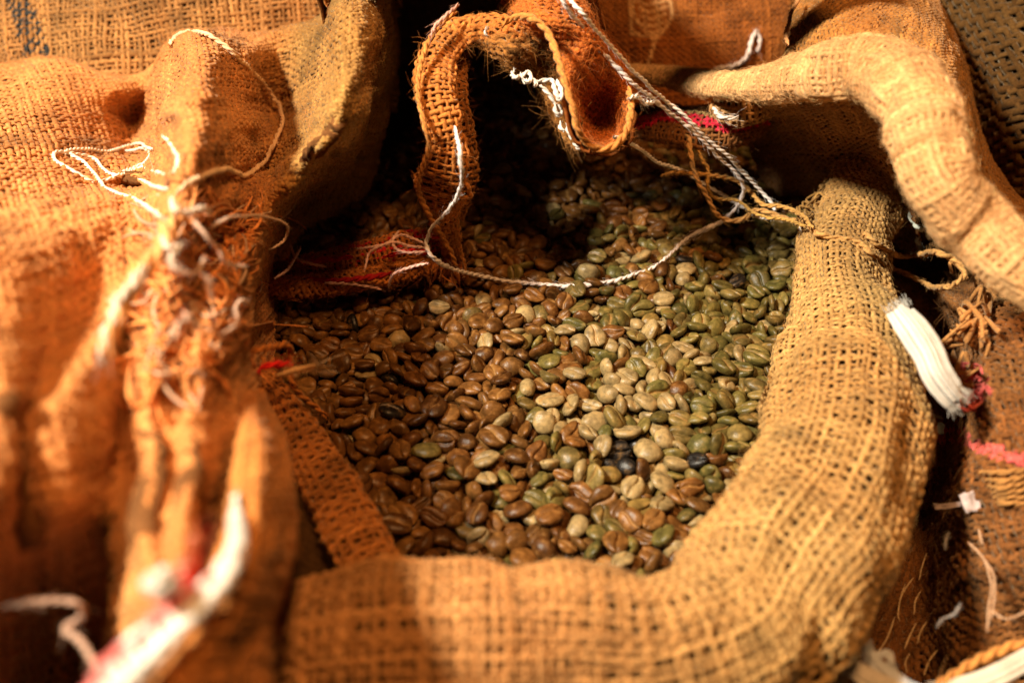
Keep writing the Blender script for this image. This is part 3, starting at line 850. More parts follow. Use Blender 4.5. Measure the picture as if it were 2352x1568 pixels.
# petal like scraps of cloth round the torn mouth
for i in range(22):
    q = r.random()
    x0, y0 = 480 + 110 * q + r.normal(0, 14), 500 + 90 * q + r.normal(0, 25)
    a = r.uniform(-0.9, 1.6); L = r.uniform(24, 48)
    pts = [drape(x0 + L * j / 4 * math.cos(a + .25 * j), y0 + L * j / 4 * math.sin(a + .25 * j), 0.001 + 0.008 * math.sin(j * 0.8)) for j in range(5)]
    c3 = crom(pts, 18)
    parts.append(strand_geo(c3, r.uniform(0.0010, 0.0018), 8, colour=WARM * [1.1, 0.9, 0.7] * r.uniform(0.7, 1.2), flatness=0.3, seed=i + 400, rvar=0.5))
v, f, c = merge(parts)
obj("frayed_yarn", build_mesh("frayed_yarn", v, f, c), M_YARN, crum, "stuff")

# ------------------------------------------------------------------ torn hem arching over the dark beans
torn = empty("torn_hem", tuple(P(1052, 612, 0.0)), "torn orange burlap hem arching over the dark beans, its corner curled open", "sack hem")
RUST = JUTE * [1.05, 0.80, 0.55]
leg = [(1300, 120, .10, 26), (1240, 105, .108, 34), (1180, 78, .114, 40), (1110, 62, .114, 34), (1050, 80, .110, 36), (1006, 140, .104, 42), (1000, 215, .098, 44), (1014, 280, .09, 42), (1024, 330, .081, 42), (1020, 385, .070, 56), (1016, 440, .056, 58), (1018, 490, .042, 36), (1032, 550, .026, 24), (1048, 605, .013, 18), (1060, 640, .008, 10)]
S = Surf(tube_grid(leg, 210, flat=0.42, lump=0.22, seed=61))
cloth("hem_strip", torn, S, 0.0024, base=RUST * [1.1, 1.12, 1.1], seed=61, fuzz=900, drop=0.0012, fl=0.006)
S = Surf(tube_grid([(1062, 120, .10, 10), (1052, 200, .092, 18), (1058, 270, .083, 20), (1066, 330, .072, 26), (1072, 400, .058, 26), (1062, 450, .046, 20), (1050, 500, .034, 12)], 100, flat=0.5, lump=0.2, seed=68))
cloth("hem_strip", torn, S, 0.0024, base=RUST * [0.7, 0.7, 0.7], seed=68, fuzz=300, drop=0.0012)
edge = [(1048, 26, .121), (1010, 58, .118), (980, 105, .113), (963, 165, .107), (961, 225, .10), (976, 290, .092), (986, 332, .084), (972, 380, .074), (962, 435, .060), (984, 490, .047), (1018, 545, .032), (1040, 590, .022), (1052, 625, .013)]
cord_part("selvedge", torn, edge, 0.0012, JUTE * [1.3, 1.15, 0.9], seed=62, rvar=0.25)
def open_mask(u, v): return np.ones_like(u, bool)


SF = Surf(smooth_grid([
    [(1060, -150, .126), (1150, -150, .130), (1240, -150, .126), (1310, -150, .112)],
    [(1120, -50, .120), (1205, -50, .128), (1300, -50, .124), (1362, -40, .108)],
    [(1182, 45, .116), (1250, 35, .128), (1330, 35, .124), (1385, 45, .106)],
    [(1272, 105, .112), (1312, 95, .118), (1362, 95, .117), (1418, 118, .098)],
    [(1291, 172, .106), (1332, 165, .106), (1385, 162, .103), (1442, 185, .092)],
    [(1313, 242, .099), (1346, 242, .085), (1400, 238, .082), (1450, 243, .09)],
    [(1330, 305, .090), (1362, 300, .074), (1408, 298, .072), (1443, 288, .085)],
    [(1362, 338, .084), (1382, 340, .080), (1406, 336, .080), (1428, 320, .083)]], 110, 70), wr=0.0012, wscale=0.02, seed=63)


def dye_net(u, v, pos, c, d):
    return c


cloth("corner_flap", torn, SF, 0.0026, rot=0.55, base=RUST * [1.2, 1.0, 0.85], seed=63, fuzz=3000, fl=0.008, wid=0.34, drop=0.0028, lining=0.3)
cord_part("selvedge", torn, [(1150, 62, .122), (1178, 42, .124), (1215, 40, .128), (1250, 64, .126), (1274, 112, .121), (1292, 172, .115), (1313, 240, .106), (1327, 298, .097), (1348, 328, .09), (1375, 343, .087), (1405, 338, .087), (1430, 316, .089), (1444, 284, .092), (1449, 244, .096), (1443, 205, .097)], 0.0015, JUTE * [1.35, 1.25, 1.0], seed=64, rvar=0.3)
under = Surf(smooth_grid([
    [(1085, 92, .11), (1120, 75, .112), (1160, 70, .114), (1200, 60, .114)],
    [(1140, 128, .103), (1175, 112, .114), (1215, 100, .114), (1256, 90, .11)],
    [(1195, 172, .096), (1225, 150, .104), (1255, 140, .104), (1284, 140, .10)],
    [(1240, 212, .09), (1262, 200, .095), (1285, 195, .095), (1302, 195, .095)],
    [(1268, 262, .083), (1288, 255, .087), (1304, 250, .088), (1320, 248, .09)],
    [(1290, 312, .077), (1308, 310, .08), (1322, 308, .082), (1336, 305, .083)],
    [(1320, 340, .074), (1335, 342, .076), (1348, 342, .077), (1360, 338, .078)]], 90, 50), wr=0.002, wscale=0.012, seed=66)
cloth("under_fold", torn, under, 0.0024, base=RUST * [0.72, 0.85, 0.9], seed=66, fuzz=700, fl=0.009, drop=0.0012)
# hood added above the frame, unseen, to keep light off the beans
light_blocker = np.array([[(-.092, .085, .150), (-.08, .072, .152), (-.06, .066, .153), (-.03, .066, .157), (.0, .067, .158), (.03, .067, .158), (.055, .07, .155), (.10, .074, .155), (.14, .08, .15)],
                 [(-.092, .13, .150), (-.08, .12, .155), (-.065, .12, .158), (-.035, .11, .160), (-.003, .11, .160), (.028, .09, .160), (.052, .085, .158), (.10, .088, .158), (.142, .092, .152)],
                 [(-.094, .20, .135), (-.08, .19, .135), (-.065, .18, .130), (-.035, .18, .128), (-.003, .17, .126), (.024, .145, .132), (.05, .10, .160), (.10, .10, .158), (.143, .102, .152)],
                 [(-.10, .40, .08), (-.08, .40, .085), (-.065, .40, .085), (-.035, .40, .085), (-.003, .38, .085), (.018, .34, .085), (.048, .112, .158), (.10, .112, .156), (.144, .112, .15)]], float)[::-1]
S = Surf(np.swapaxes(crom_u(np.swapaxes(crom_u(light_blocker, 40), 0, 1), 60), 0, 1), wr=0.002, wscale=0.03, seed=8)
cloth("light_blocker", torn, S, 0.0030, base=RUST, seed=67, register=False)
side = np.array([[(-.092, .115, .150), (-.093, .16, .142), (-.095, .25, .122), (-.10, .40, .08)],
                 [(-.086, .12, .07), (-.087, .17, .07), (-.09, .26, .07), (-.096, .40, .05)],
                 [(-.082, .13, -.01), (-.083, .18, -.01), (-.086, .27, -.01), (-.092, .40, -.01)]], float)
S = Surf(np.swapaxes(crom_u(np.swapaxes(crom_u(side, 30), 0, 1), 50), 0, 1), wr=0.002, wscale=0.03, seed=9)
cloth("light_blocker_side", torn, S, 0.0030, base=RUST, seed=69, register=False)  # added side sheet that blocks light from the left
# white overlock stitches left in the torn edge
NW = np.array([0.80, 0.74, 0.68])
st = [[(1182, 158, .103), (1176, 172, .103), (1186, 180, .104), (1196, 170, .104)], [(1207, 192, .103), (1200, 175, .106), (1212, 166, .107), (1220, 176, .106), (1213, 190, .105), (1206, 182, .106)],
      [(1218, 176, .106), (1232, 192, .104), (1226, 200, .103)], [(1232, 188, .104), (1262, 184, .105), (1274, 190, .105)], [(1268, 186, .106), (1276, 212, .104), (1284, 228, .102), (1290, 212, .104), (1278, 186, .106)],
      [(1240, 196, .103), (1262, 218, .10), (1274, 238, .097)], [(1277, 238, .097), (1274, 250, .096), (1282, 264, .094), (1290, 256, .094), (1284, 240, .097)], [(1290, 276, .091), (1286, 292, .089), (1296, 302, .088)],
      [(1302, 282, .09), (1304, 300, .088), (1314, 320, .085)], [(1318, 330, .084), (1326, 340, .083), (1338, 338, .083)], [(1120, 62, .118), (1116, 76, .115), (1126, 90, .112)], [(1096, 88, .108), (1104, 98, .108), (1120, 110, .107)]]
for i, s in enumerate(st):
    cord_part("stitch", torn, s, 0.0010, NW, plies=2, seed=130 + i, mat=M_COT, step=0.0006)
# the foot of the hem: layers with red threads lying on the beans
DR = np.array([0.34, 0.010, 0.014])


def dye_dred(u, v, pos, c, d):
    x, y, z = pix(pos)
    m = (noise(x / 26, y / 7, 5) > 0.12) if d == 1 else (noise(x / 30, y / 8, 9) > 0.5)
    return np.where(m[..., None], DR * (1.2 + 0.6 * noise(x / 5, y / 5, 3)[..., None]), c)


S = Surf(tube_grid([(585, 664, .012, 12), (640, 660, .014, 24), (720, 656, .015, 26), (800, 646, .016, 25), (880, 632, .016, 24), (960, 616, .016, 22), (1008, 606, .014, 16)], 110, flat=0.7, lump=0.10, seed=71))
cloth("folded_foot", torn, S, 0.0022, rot=0.5, base=RUST * [0.95, 0.9, 0.8], seed=71, fuzz=400, drop=0.001)
S = Surf(tube_grid([(620, 618, .012, 10), (700, 610, .016, 24), (780, 598, .019, 32), (860, 582, .021, 36), (930, 566, .023, 38), (985, 556, .022, 32), (1010, 560, .018, 16)], 100, flat=0.45, lump=0.2, seed=73))
cloth("red_striped_layer", torn, S, 0.0022, base=RUST * [0.85, 0.8, 0.7], dye=dye_dred, seed=73, fuzz=500, drop=0.001, fl=0.008)
for i, s in enumerate([[(700, 640, .018), (760, 644, .02), (830, 640, .021), (900, 628, .022)], [(880, 592, .026), (930, 578, .03), (985, 578, .028)], [(700, 602, .022), (760, 596, .025), (810, 590, .026)], [(950, 545, .03), (985, 540, .03), (1010, 545, .03)]]):
    cord_part("red_yarn", torn, s, 0.0014, np.array([0.55, 0.015, 0.02]) * (1.0 if i in (1, 3) else 0.55), seed=150 + i, rvar=0.3)
parts = []
r = np.random.default_rng(91)
for i in range(46):
    x0 = r.uniform(965, 1065); y0 = 600 + r.normal(0, 12)
    pts = [(x0 + r.normal(0, 4), y0, .020), (x0 + r.normal(0, 8), y0 + r.uniform(10, 24), .014), (x0 + r.normal(0, 13), y0 + r.uniform(28, 50), .008)]
    parts.append(strand_geo(crom([P(*p) for p in pts], 14), r.uniform(0.0004, 0.0009), 5, colour=RUST * [1.2, 1.1, 1.0] * r.uniform(0.6, 1.2), seed=i, rvar=0.3))
v, f, c = merge(parts)
obj("frayed_tip", build_mesh("frayed_tip", v, f, c), M_YARN, torn, "stuff")

DEP[0] = surface_depth()

# ------------------------------------------------------------------ strings and threads
CW = np.array([0.80, 0.76, 0.74])
string("white_twine", [(1262, -60, .142), (1298, -10, .138), (1340, 34, .134), (1396, 100, .118), (1476, 184, .098), (1528, 231, .084), (1566, 261, .078), (1612, 306, .068), (1671, 357, .056), (1706, 395, .046), (1744, 437, .036), (1772, 468, .030), (1777, 487, .028), (1764, 500, .026), (1734, 497, .024), (1720, 485, .022), (1683, 463, .022), (1655, 444, .024), (1619, 425, .028), (1573, 393, .036), (1533, 381, .042), (1505, 369, .048), (1467, 341, .062), (1440, 324, .078), (1410, 314, .088)],
       0.00092, CW, "taut twisted white twine slanting down from the torn hem to a hooked end", "twine", fuzz=160, seed=1)
string("white_yarn", [(1240, -60, .142), (1290, 0, .136), (1338, 66, .122), (1400, 140, .108), (1452, 190, .099), (1500, 229, .088), (1542, 261, .08), (1596, 306, .069), (1626, 336, .062), (1664, 374, .052), (1692, 398, .046), (1708, 428, .038), (1704, 458, .03), (1683, 489, .024), (1659, 507, .018), (1612, 531, .012), (1570, 553), (1512, 607), (1436, 637), (1335, 656), (1235, 652), (1134, 641), (1043, 617, .022), (996, 590, .034), (979, 559, .038), (993, 524, .047), (1028, 484, .058), (1053, 443, .070), (1063, 403, .080), (1058, 358, .088), (1050, 318, .090), (1040, 285, .088)],
       0.00095, CW * [0.93, 0.9, 0.92], "fluffy loose white yarn that swings in a wide loop over the beans", "yarn", plies=2, fuzz=520, seed=2, rvar=0.5, taper=80)
TW = np.array([0.56, 0.30, 0.10])
string("jute_twine", [(1578, 312, .055), (1586, 330, .055), (1589, 371, .05), (1601, 409, .044), (1619, 446, .036), (1640, 482, .028), (1657, 500, .023), (1683, 507, .022), (1711, 500, .024), (1727, 486, .028), (1753, 484, .030), (1781, 494, .030), (1823, 507, .030), (1852, 512, .034), (1875, 536, .04), (1912, 545), (1972, 557), (2007, 588), (2047, 613), (2089, 634), (2129, 655), (2167, 660, .040), (2199, 651, .042), (2214, 625, .044), (2188, 595, .046), (2148, 580, .044), (2106, 585), (2070, 588), (2035, 571), (1988, 540), (1935, 522), (1890, 524)],
       0.00135, TW, "brown jute twine tied round the neck of the rim, ending in an open loop", "twine", off=0.0025, fuzz=320, seed=3, mat=M_YARN, rvar=0.25)
string("jute_twine", [(1519, 404, .030), (1545, 398, .034), (1573, 397, .038), (1619, 402, .040), (1671, 409, .038), (1697, 418, .036), (1725, 442, .033), (1753, 470, .032), (1786, 473, .034), (1819, 482, .036), (1845, 500, .038), (1866, 524, .042)],
       0.00115, TW * [1.0, 1.02, 0.9], "short jute twine with a brushy cut end crossing under the white cord", "twine", fuzz=160, seed=4, mat=M_YARN)
string("jute_twine", [(1603, 345, .05), (1612, 366, .047), (1626, 390, .042), (1625, 425, .036), (1638, 451, .031), (1659, 458, .029), (1692, 461, .029), (1725, 484, .029), (1760, 500, .031), (1800, 503, .032), (1850, 520, .037)],
       0.0009, TW * [1.0, 1.06, 0.85], "thin kinked jute twine dangling inside the tangle over the green beans", "twine", fuzz=100, seed=5, mat=M_YARN)
PEACH = np.array([0.80, 0.55, 0.34])
string("peach_thread", [(390, 104), (396, 92), (418, 77), (459, 75), (504, 96), (554, 141), (600, 186), (635, 232), (648, 282), (630, 328), (605, 373), (564, 402), (524, 388), (479, 398), (433, 418), (403, 449)], 0.0011, PEACH,
       "long peach thread curving round the hump of the crumpled sack", "thread", fuzz=120, seed=6, off=0.010)
WT = np.array([0.84, 0.74, 0.62])
thr = [([(373, 499), (312, 459), (242, 433), (227, 413), (192, 373), (151, 348), (202, 343), (247, 348), (312, 330), (348, 343)], "white thread drawing the lowest loop of the snarl on the crumpled sack"),
       ([(217, 418), (166, 393), (126, 368), (136, 348), (212, 363), (237, 388), (272, 403), (322, 386), (353, 393), (383, 403)], "white thread reaching farthest out of the snarl on the crumpled sack"),
       ([(282, 393), (322, 413), (353, 428), (388, 438)], "short bright white thread lying straight beside the snarl's hole"),
       ([(228, 415), (260, 408), (290, 392), (325, 378), (346, 355), (330, 342), (290, 348)], "pale thread rimming the hole in the crumpled sack"),
       ([(375, 312), (392, 330), (403, 348), (408, 375), (398, 400)], "white thread running down the crest of the crumpled sack")]
for i, (pts, lab) in enumerate(thr):
    string("white_thread", pts, 0.00085, WT, lab, "thread", "threads snarled on the crumpled sack", fuzz=40, seed=20 + i)
thr2 = [([(395, 455, .124), (400, 480, .126), (430, 486, .124), (470, 478, .12), (480, 490, .118)], "thick white thread end topping the frayed mouth"),
        ([(430, 490, .122), (455, 520, .121), (480, 550, .118), (505, 575, .112), (515, 600, .108), (540, 610, .1), (565, 615, .09)], "white thread trailing down through the frayed mouth"),
        ([(486, 520, .112), (531, 499, .105), (592, 496, .09), (644, 508, .07), (662, 523, .062), (653, 551, .055), (623, 572, .055)], "pink thread looping out of the frayed mouth towards the beans"),
        ([(370, 545, .126), (385, 570, .127), (410, 565, .124), (390, 590, .126), (400, 620, .124)], "white knot of thread on the edge of the frayed mouth"),
        ([(470, 590, .116), (455, 620, .118), (425, 625, .12), (395, 612, .122), (380, 600, .122)], "pale thread curling sideways across the frayed mouth"),
        ([(460, 630, .118), (480, 645, .116), (488, 670, .113), (492, 690, .11)], "pale thread arched over a gap in the frayed mouth"),
        ([(405, 775, .122), (412, 740, .123), (430, 735, .122), (425, 720, .122), (460, 755, .118), (475, 752, .116)], "crossed pale thread lying low in the frayed mouth"),
        ([(505, 770, .105), (530, 755, .102), (545, 735, .098), (540, 705, .096), (556, 690, .09), (570, 700, .085)], "pinkish thread standing up beside the dark hollow of the frayed mouth"),
        ([(338, 612, .127), (318, 628, .128), (300, 660, .128), (272, 690, .128), (252, 745, .127), (240, 800, .124), (238, 835, .12)], "blazing white cotton strand down the outer edge of the frayed mouth")]
for i, (pts, lab) in enumerate(thr2):
    big = i in (0, 3, 8)
    string("white_thread", pts, 0.0014 if i == 8 else (0.0009 if big else 0.0006), np.array([0.80, 0.68, 0.56]) if big else np.array([0.70, 0.48, 0.36]), lab, "thread", "threads in the frayed mouth of the crumpled sack", fuzz=60, seed=40 + i)
string("red_thread", [(592, 858, .05), (598, 845, .052), (620, 838, .052), (645, 836, .05), (668, 838, .046)], 0.0014, np.array([0.75, 0.02, 0.02]), "bright red thread at the top of the folded inner band", "thread", fuzz=40, seed=60)
string("jute_fibre", [(565, 808, .06), (600, 800, .058), (640, 792, .052), (664, 790, .048), (668, 820, .042), (670, 870, .034), (688, 905, .026), (725, 935, .018), (750, 955, .014)], 0.0013, WARM * [0.9, 0.75, 0.5], "long orange fibre hooked down from the frayed mouth onto the beans", "fibre", fuzz=40, seed=61, mat=M_YARN)
string("jute_fibre", [(640, 864, .05), (680, 856, .05), (720, 842, .05)], 0.002, PALE, "stubby pale fibre end pointing out over the beans", "fibre", plies=1, fuzz=40, seed=62, mat=M_YARN)
string("pink_thread", [(745, 650), (800, 652), (850, 658), (878, 664)], 0.0008, np.array([0.62, 0.36, 0.30]), "pink thread stretched along the fold of the red striped layer", "thread", seed=63)
for i, (pts, lab) in enumerate([
        ([(893, 662, .02), (898, 640, .026), (912, 625, .03), (950, 612, .032), (985, 606, .034)], "pink thread coming down the hem foot in a hooked line"),
        ([(978, 560, .036), (950, 548, .036), (920, 540, .036), (885, 560, .033), (850, 568, .03), (820, 572, .028)], "pink thread fanning out highest over the red striped layer"),
        ([(980, 568, .036), (940, 565, .036), (905, 556, .036), (868, 568, .034), (845, 586, .03), (838, 620, .026)], "pink thread bent down across the red striped layer"),
        ([(982, 578, .035), (940, 580, .035), (910, 572, .035), (900, 552, .035), (915, 530, .034)], "pink thread crossing the others on the red striped layer"),
        ([(665, 560, .022), (680, 590, .025), (715, 606, .028), (750, 612, .028)], "hairy pale thread lying at the dark end of the red striped layer"),
        ([(630, 640, .03), (660, 620, .03), (676, 595, .03), (690, 570, .03)], "stiff brown fibre rising from the end of the folded foot")]):
    string("pink_thread", pts, 0.0007, np.array([0.70, 0.44, 0.38]), lab, "thread", "threads on the hem foot", seed=64 + i, fuzz=30)
string("white_thread", [(2090, 490), (2096, 508), (2110, 525), (2128, 536), (2140, 553), (2130, 572), (2110, 578), (2092, 580)], 0.0012, np.array([0.72, 0.80, 0.74]), "pale greenish thread curled on the weave above the twine loop", "thread", seed=80)
string("white_thread", [(2112, 528), (2106, 548), (2112, 566), (2118, 590)], 0.001, np.array([0.70, 0.76, 0.70]), "short pale thread hanging down inside the curled greenish one", "thread", seed=81)
string("white_thread", [(1838, 512, .03), (1840, 530, .026), (1846, 548, .02), (1850, 558, .016)], 0.0006, CW, "tiny white thread hanging under the tied neck of the rim", "thread", seed=82)
string("white_thread", [(1640, 158), (1690, 150), (1718, 128), (1724, 96), (1736, 72), (1746, 100), (1738, 120)], 0.0014, np.array([0.78, 0.68, 0.66]), "fluffy pale thread end standing on the top of the pale hem", "thread", plies=2, seed=83, off=0.004)
string("white_thread", [(1640, 248, .08), (1650, 265, .08), (1672, 272, .08), (1695, 270, .08)], 0.0012, CW, "pale thread wrapped round the curled end of the hem", "thread", seed=84)
string("white_thread", [(1446, 228, .099), (1458, 221, .098), (1474, 226, .096), (1482, 236, .094), (1500, 236, .09)], 0.0012, CW, "short white cord end poking from the tip of the torn corner", "thread", seed=85)
string("orange_thread", [(1808, 105, .10), (1806, 80, .10), (1812, 50, .10), (1822, 20, .102), (1838, -10, .10)], 0.0010, np.array([0.62, 0.30, 0.12]), "orange thread rising at the edge of the tawny sack's shoulder", "thread", seed=86)
string("pink_thread", [(1052, 10, .126), (1020, 40, .123), (1000, 62, .120), (990, 85, .117)], 0.0009, np.array([0.70, 0.40, 0.32]), "pink thread along the outer bend of the torn hem", "thread", seed=87)

string("white_thread", [(-30, 1222, .085), (20, 1210, .088), (60, 1212, .088), (70, 1235, .085)], 0.0009, np.array([0.36, 0.22, 0.15]), "dull pale thread bent over the rim of the dark hollow in the crumpled sack", "thread", seed=90)
string("white_thread", [(-20, 1395, .08), (60, 1384, .082), (140, 1380, .084), (180, 1386, .084), (190, 1412, .08), (150, 1440, .078), (185, 1470, .08), (215, 1520, .082), (240, 1590, .08)], 0.0009, np.array([0.42, 0.27, 0.20]), "brownish thread wandering through the dark hollow of the crumpled sack", "thread", seed=91)

# loose pale fibres over the dark gap beside the rim
lf = [[(2128, 1270), (2118, 1300), (2110, 1330)], [(2098, 1325), (2080, 1350), (2066, 1376)], [(2078, 1340), (2068, 1375), (2062, 1410), (2066, 1425)], [(2115, 1355), (2102, 1380), (2100, 1410)], [(2055, 1415), (2045, 1445), (2035, 1470), (2015, 1500)],
      [(2140, 1200), (2150, 1225), (2148, 1245), (2160, 1260)], [(2105, 1430), (2090, 1460), (2078, 1490)], [(2155, 1490), (2135, 1515), (2122, 1550)], [(2090, 1500), (2080, 1520), (2084, 1545)], [(2130, 1425), (2115, 1450), (2106, 1478)]]
flab = ["uppermost pale fibre lying on the dark gap", "kinked pale fibre on the dark gap beside the rim", "pale fibre with a swollen middle on the dark gap", "pale fibre bowed towards the frayed brown sack", "long thin fibre running down the dark gap to the straps",
        "pale fibre along the lip of the frayed brown sack", "faint brown fibre slanting over the dark gap", "curved pale fibre just above the white strap ends", "small hooked fibre above the white straps", "dim straight fibre beside the bowed one"]
for i, s in enumerate(lf):
    string("loose_fibre", [(x, y, -.046) for x, y in s], 0.00032, np.array([0.62, 0.44, 0.24]), flab[i], "fibre", "loose fibres beside the rim", plies=1, seed=200 + i, fuzz=12, off=0.003, mat=M_YARN)
for i, (s, lab) in enumerate([([(2225, 1245), (2255, 1275), (2268, 1305), (2276, 1350), (2270, 1400), (2268, 1450)], "long peach thread wandering down the frayed brown sack"), ([(2262, 1285), (2282, 1320), (2284, 1370), (2276, 1420)], "second peach thread running close beside the long one"),
                              ([(2275, 1400), (2310, 1420), (2352, 1405), (2390, 1390)], "peach thread going sideways off the frayed brown sack"), ([(2248, 1215), (2254, 1235), (2258, 1250)], "short thick pale thread under the paper scrap"),
                              ([(2150, 1440), (2165, 1420), (2190, 1410), (2206, 1385)], "white frayed thread tip on the lower part of the brown sack"), ([(2170, 1262), (2172, 1240), (2180, 1222)], "little white thread on the lip of the brown sack")]):
    string("pale_thread", s, 0.00045, np.array([0.55, 0.35, 0.22]) if i < 4 else CW * 0.45, lab, "thread", "threads on the frayed brown sack", seed=220 + i, fuzz=20, off=0.003)
string("jute_twine", [(2140, 1600), (2165, 1568), (2215, 1535), (2262, 1510), (2302, 1490), (2340, 1478), (2400, 1470)], 0.0016, TW * [1.1, 0.9, 0.7], "orange twine crossing above the long white strap", "twine", off=0.006, seed=230, mat=M_YARN)


# ------------------------------------------------------------------ cotton tape, straps, paper
def strip(name, pts, half, colour, label, cat, ribs=7, off=0.004, seed=0, fold=0.25, ragged=True, group=None):
    ctrl = [P(*p) if len(p) == 3 else drape(p[0], p[1], off) for p in pts]
    ctr = crom(ctrl, 60)
    tan = np.gradient(ctr, axis=0); tan /= np.linalg.norm(tan, axis=1, keepdims=True)
    view = CAM - ctr; view /= np.linalg.norm(view, axis=1, keepdims=True)
    upv = view * 0.6 + np.array([0, 0, 0.4])
    sd = np.cross(tan, upv); sd /= np.linalg.norm(sd, axis=1, keepdims=True)
    nn = np.cross(sd, tan)
    root = empty(name, tuple(ctr[0]), label, cat, group)
    r = np.random.default_rng(seed)
    hw = np.interp(np.linspace(0, 1, 60), np.linspace(0, 1, len(half)), half)
    m = ribs
    for k in range(m):
        q = (k + 0.5) / m * 2 - 1
        lo, hi = (int(r.integers(0, 4)), 60 - int(r.integers(0, 3))) if ragged else (0, 60)
        line = ctr + sd * (q * hw)[:, None] + nn * (hw * fold * (math.cos(q * 4.2) + 0.3 * q))[:, None]
        w = hw / m * 1.25
        V, F, C = tubes(line[None, lo:hi], np.ones((1, hi - lo), bool), w[None, lo:hi], (0.75 * w)[None, lo:hi], nn[None, lo:hi], 8, np.tile(np.asarray(colour) * (1 + 0.05 * r.normal()), (1, hi - lo, 1)))
        obj("cotton_strand", build_mesh("cotton_strand", V, F, np.clip(C, 0, .95)), M_COT, root)
    n = 160
    i = r.choice([0, 1, 2, 57, 58, 59], n); d = r.normal(size=(n, 3)); sgn = np.where(i < 10, -1.0, 1.0)[:, None]
    base = ctr[i] + sd[i] * (r.uniform(-1, 1, n) * hw[i])[:, None]
    X = np.stack([base + (tan[i] * sgn * 0.004 + d * 0.0012) * s * r.uniform(0.4, 1, (n, 1)) for s in (0, 0.5, 1)], 1)
    w = np.full((n, 3), 0.0001)
    V, F, C = tubes(X, np.ones((n, 3), bool), w, w, np.repeat(nn[i][:, None], 3, 1), 3, np.tile(np.asarray(colour), (n, 3, 1)))
    obj("fuzz", build_mesh("fuzz", V, F, C), M_COT, root, "stuff")
    return root


PW = np.array([0.62, 0.60, 0.56])
strip("cotton_tape", [(2062, 706, .058), (2098, 752, .058), (2132, 806, .056), (2154, 856, .053), (2182, 896, .049), (2200, 918, .046)], [0.0046, 0.0056, 0.0058, 0.0052, 0.0054, 0.0048], PW, "folded white cotton tape lying against the outer side of the rim", "tape", seed=3)
strip("white_strap", [(1955, 1530), (1990, 1552), (2030, 1572), (2090, 1600)], [0.0028, 0.0032, 0.003, 0.003], np.array([0.72, 0.66, 0.58]), "cut end of a pale strap in the bottom corner beside the rim", "strap", ribs=4, off=0.008, seed=4, fold=0.15, group="straps in the bottom corner")
strip("white_strap", [(1998, 1497), (2018, 1528), (2048, 1552), (2085, 1575)], [0.0013, 0.0022, 0.0024, 0.002], np.array([0.66, 0.70, 0.76]), "narrow bluish white strap end above the cut pale one", "strap", ribs=3, off=0.010, seed=5, fold=0.15, group="straps in the bottom corner")
strip("white_strap", [(2160, 1590), (2247, 1566), (2302, 1543), (2352, 1516), (2420, 1480)], [0.0028, 0.003, 0.003, 0.003, 0.003], np.array([0.76, 0.70, 0.60]), "long pale strap leaving through the bottom corner", "strap", ribs=4, off=0.010, seed=6, fold=0.15, group="straps in the bottom corner")
strip("white_strap", [(2010, 1505), (2040, 1500), (2046, 1520)], [0.0010, 0.0012, 0.001], np.array([0.66, 0.70, 0.76]), "tiny white stub beside the narrow bluish strap", "strap", ribs=2, off=0.008, seed=7, group="straps in the bottom corner")


def scrap(name, cx, cy, sx, sy, rot, colour, label, cat, off=0.004, group=None, seed=0):
    """a little crumpled piece of paper or lint with thickness"""
    c = drape(cx, cy, off)
    k = pix(c)[2] / FPX
    view = CAM - c; view /= np.linalg.norm(view)
    xa = np.array([1.0, 0, 0]); ya = np.cross(view, xa); ya /= np.linalg.norm(ya); xa = np.cross(ya, view)
    n = 9
    a, b = np.meshgrid(np.linspace(-1, 1, n), np.linspace(-1, 1, n), indexing='ij')
    a2 = a * (1 + 0.12 * noise(a * 2, b * 2, seed)); b2 = b * (1 + 0.12 * noise(a * 2, b * 2, seed + 4))
    ca, sa = math.cos(rot), math.sin(rot)
    X = (a2 * sx * ca - b2 * sy * sa) * k; Y = (a2 * sx * sa + b2 * sy * ca) * k
    Z = 0.0012 * noise(a * 1.5 + 3, b * 1.5, seed + 9)
    V = c + X[..., None] * xa + Y[..., None] * ya + Z[..., None] * view
    me = build_mesh(name, V.reshape(-1, 3), grid_faces(n, n), np.tile(colour, (n * n, 1)))
    o = obj(name, me, M_COT)
    md = o.modifiers.new("thickness", 'SOLIDIFY'); md.thickness = 0.0004
    tag(o, label, cat, group)


scrap("paper_scrap", 2228, 1152, 17, 22, 0.3, [0.52, 0.44, 0.44], "small square white paper scrap stuck on the frayed brown sack", "paper", seed=1)
scrap("paper_scrap", 2178, 1160, 30, 5, 0.12, [0.46, 0.38, 0.38], "thin torn paper strip beside the square scrap", "paper", seed=2)
scrap("lint_flake", 2135, 950, 9, 8, 0.2, [0.3, 0.33, 0.34], "upper white lint flake in the dark gap under the cotton tape", "lint", seed=3, off=0.006)
scrap("lint_flake", 2160, 984, 8, 12, -0.3, [0.24, 0.3, 0.28], "lower greenish lint flake in the dark gap under the cotton tape", "lint", seed=4, off=0.006)

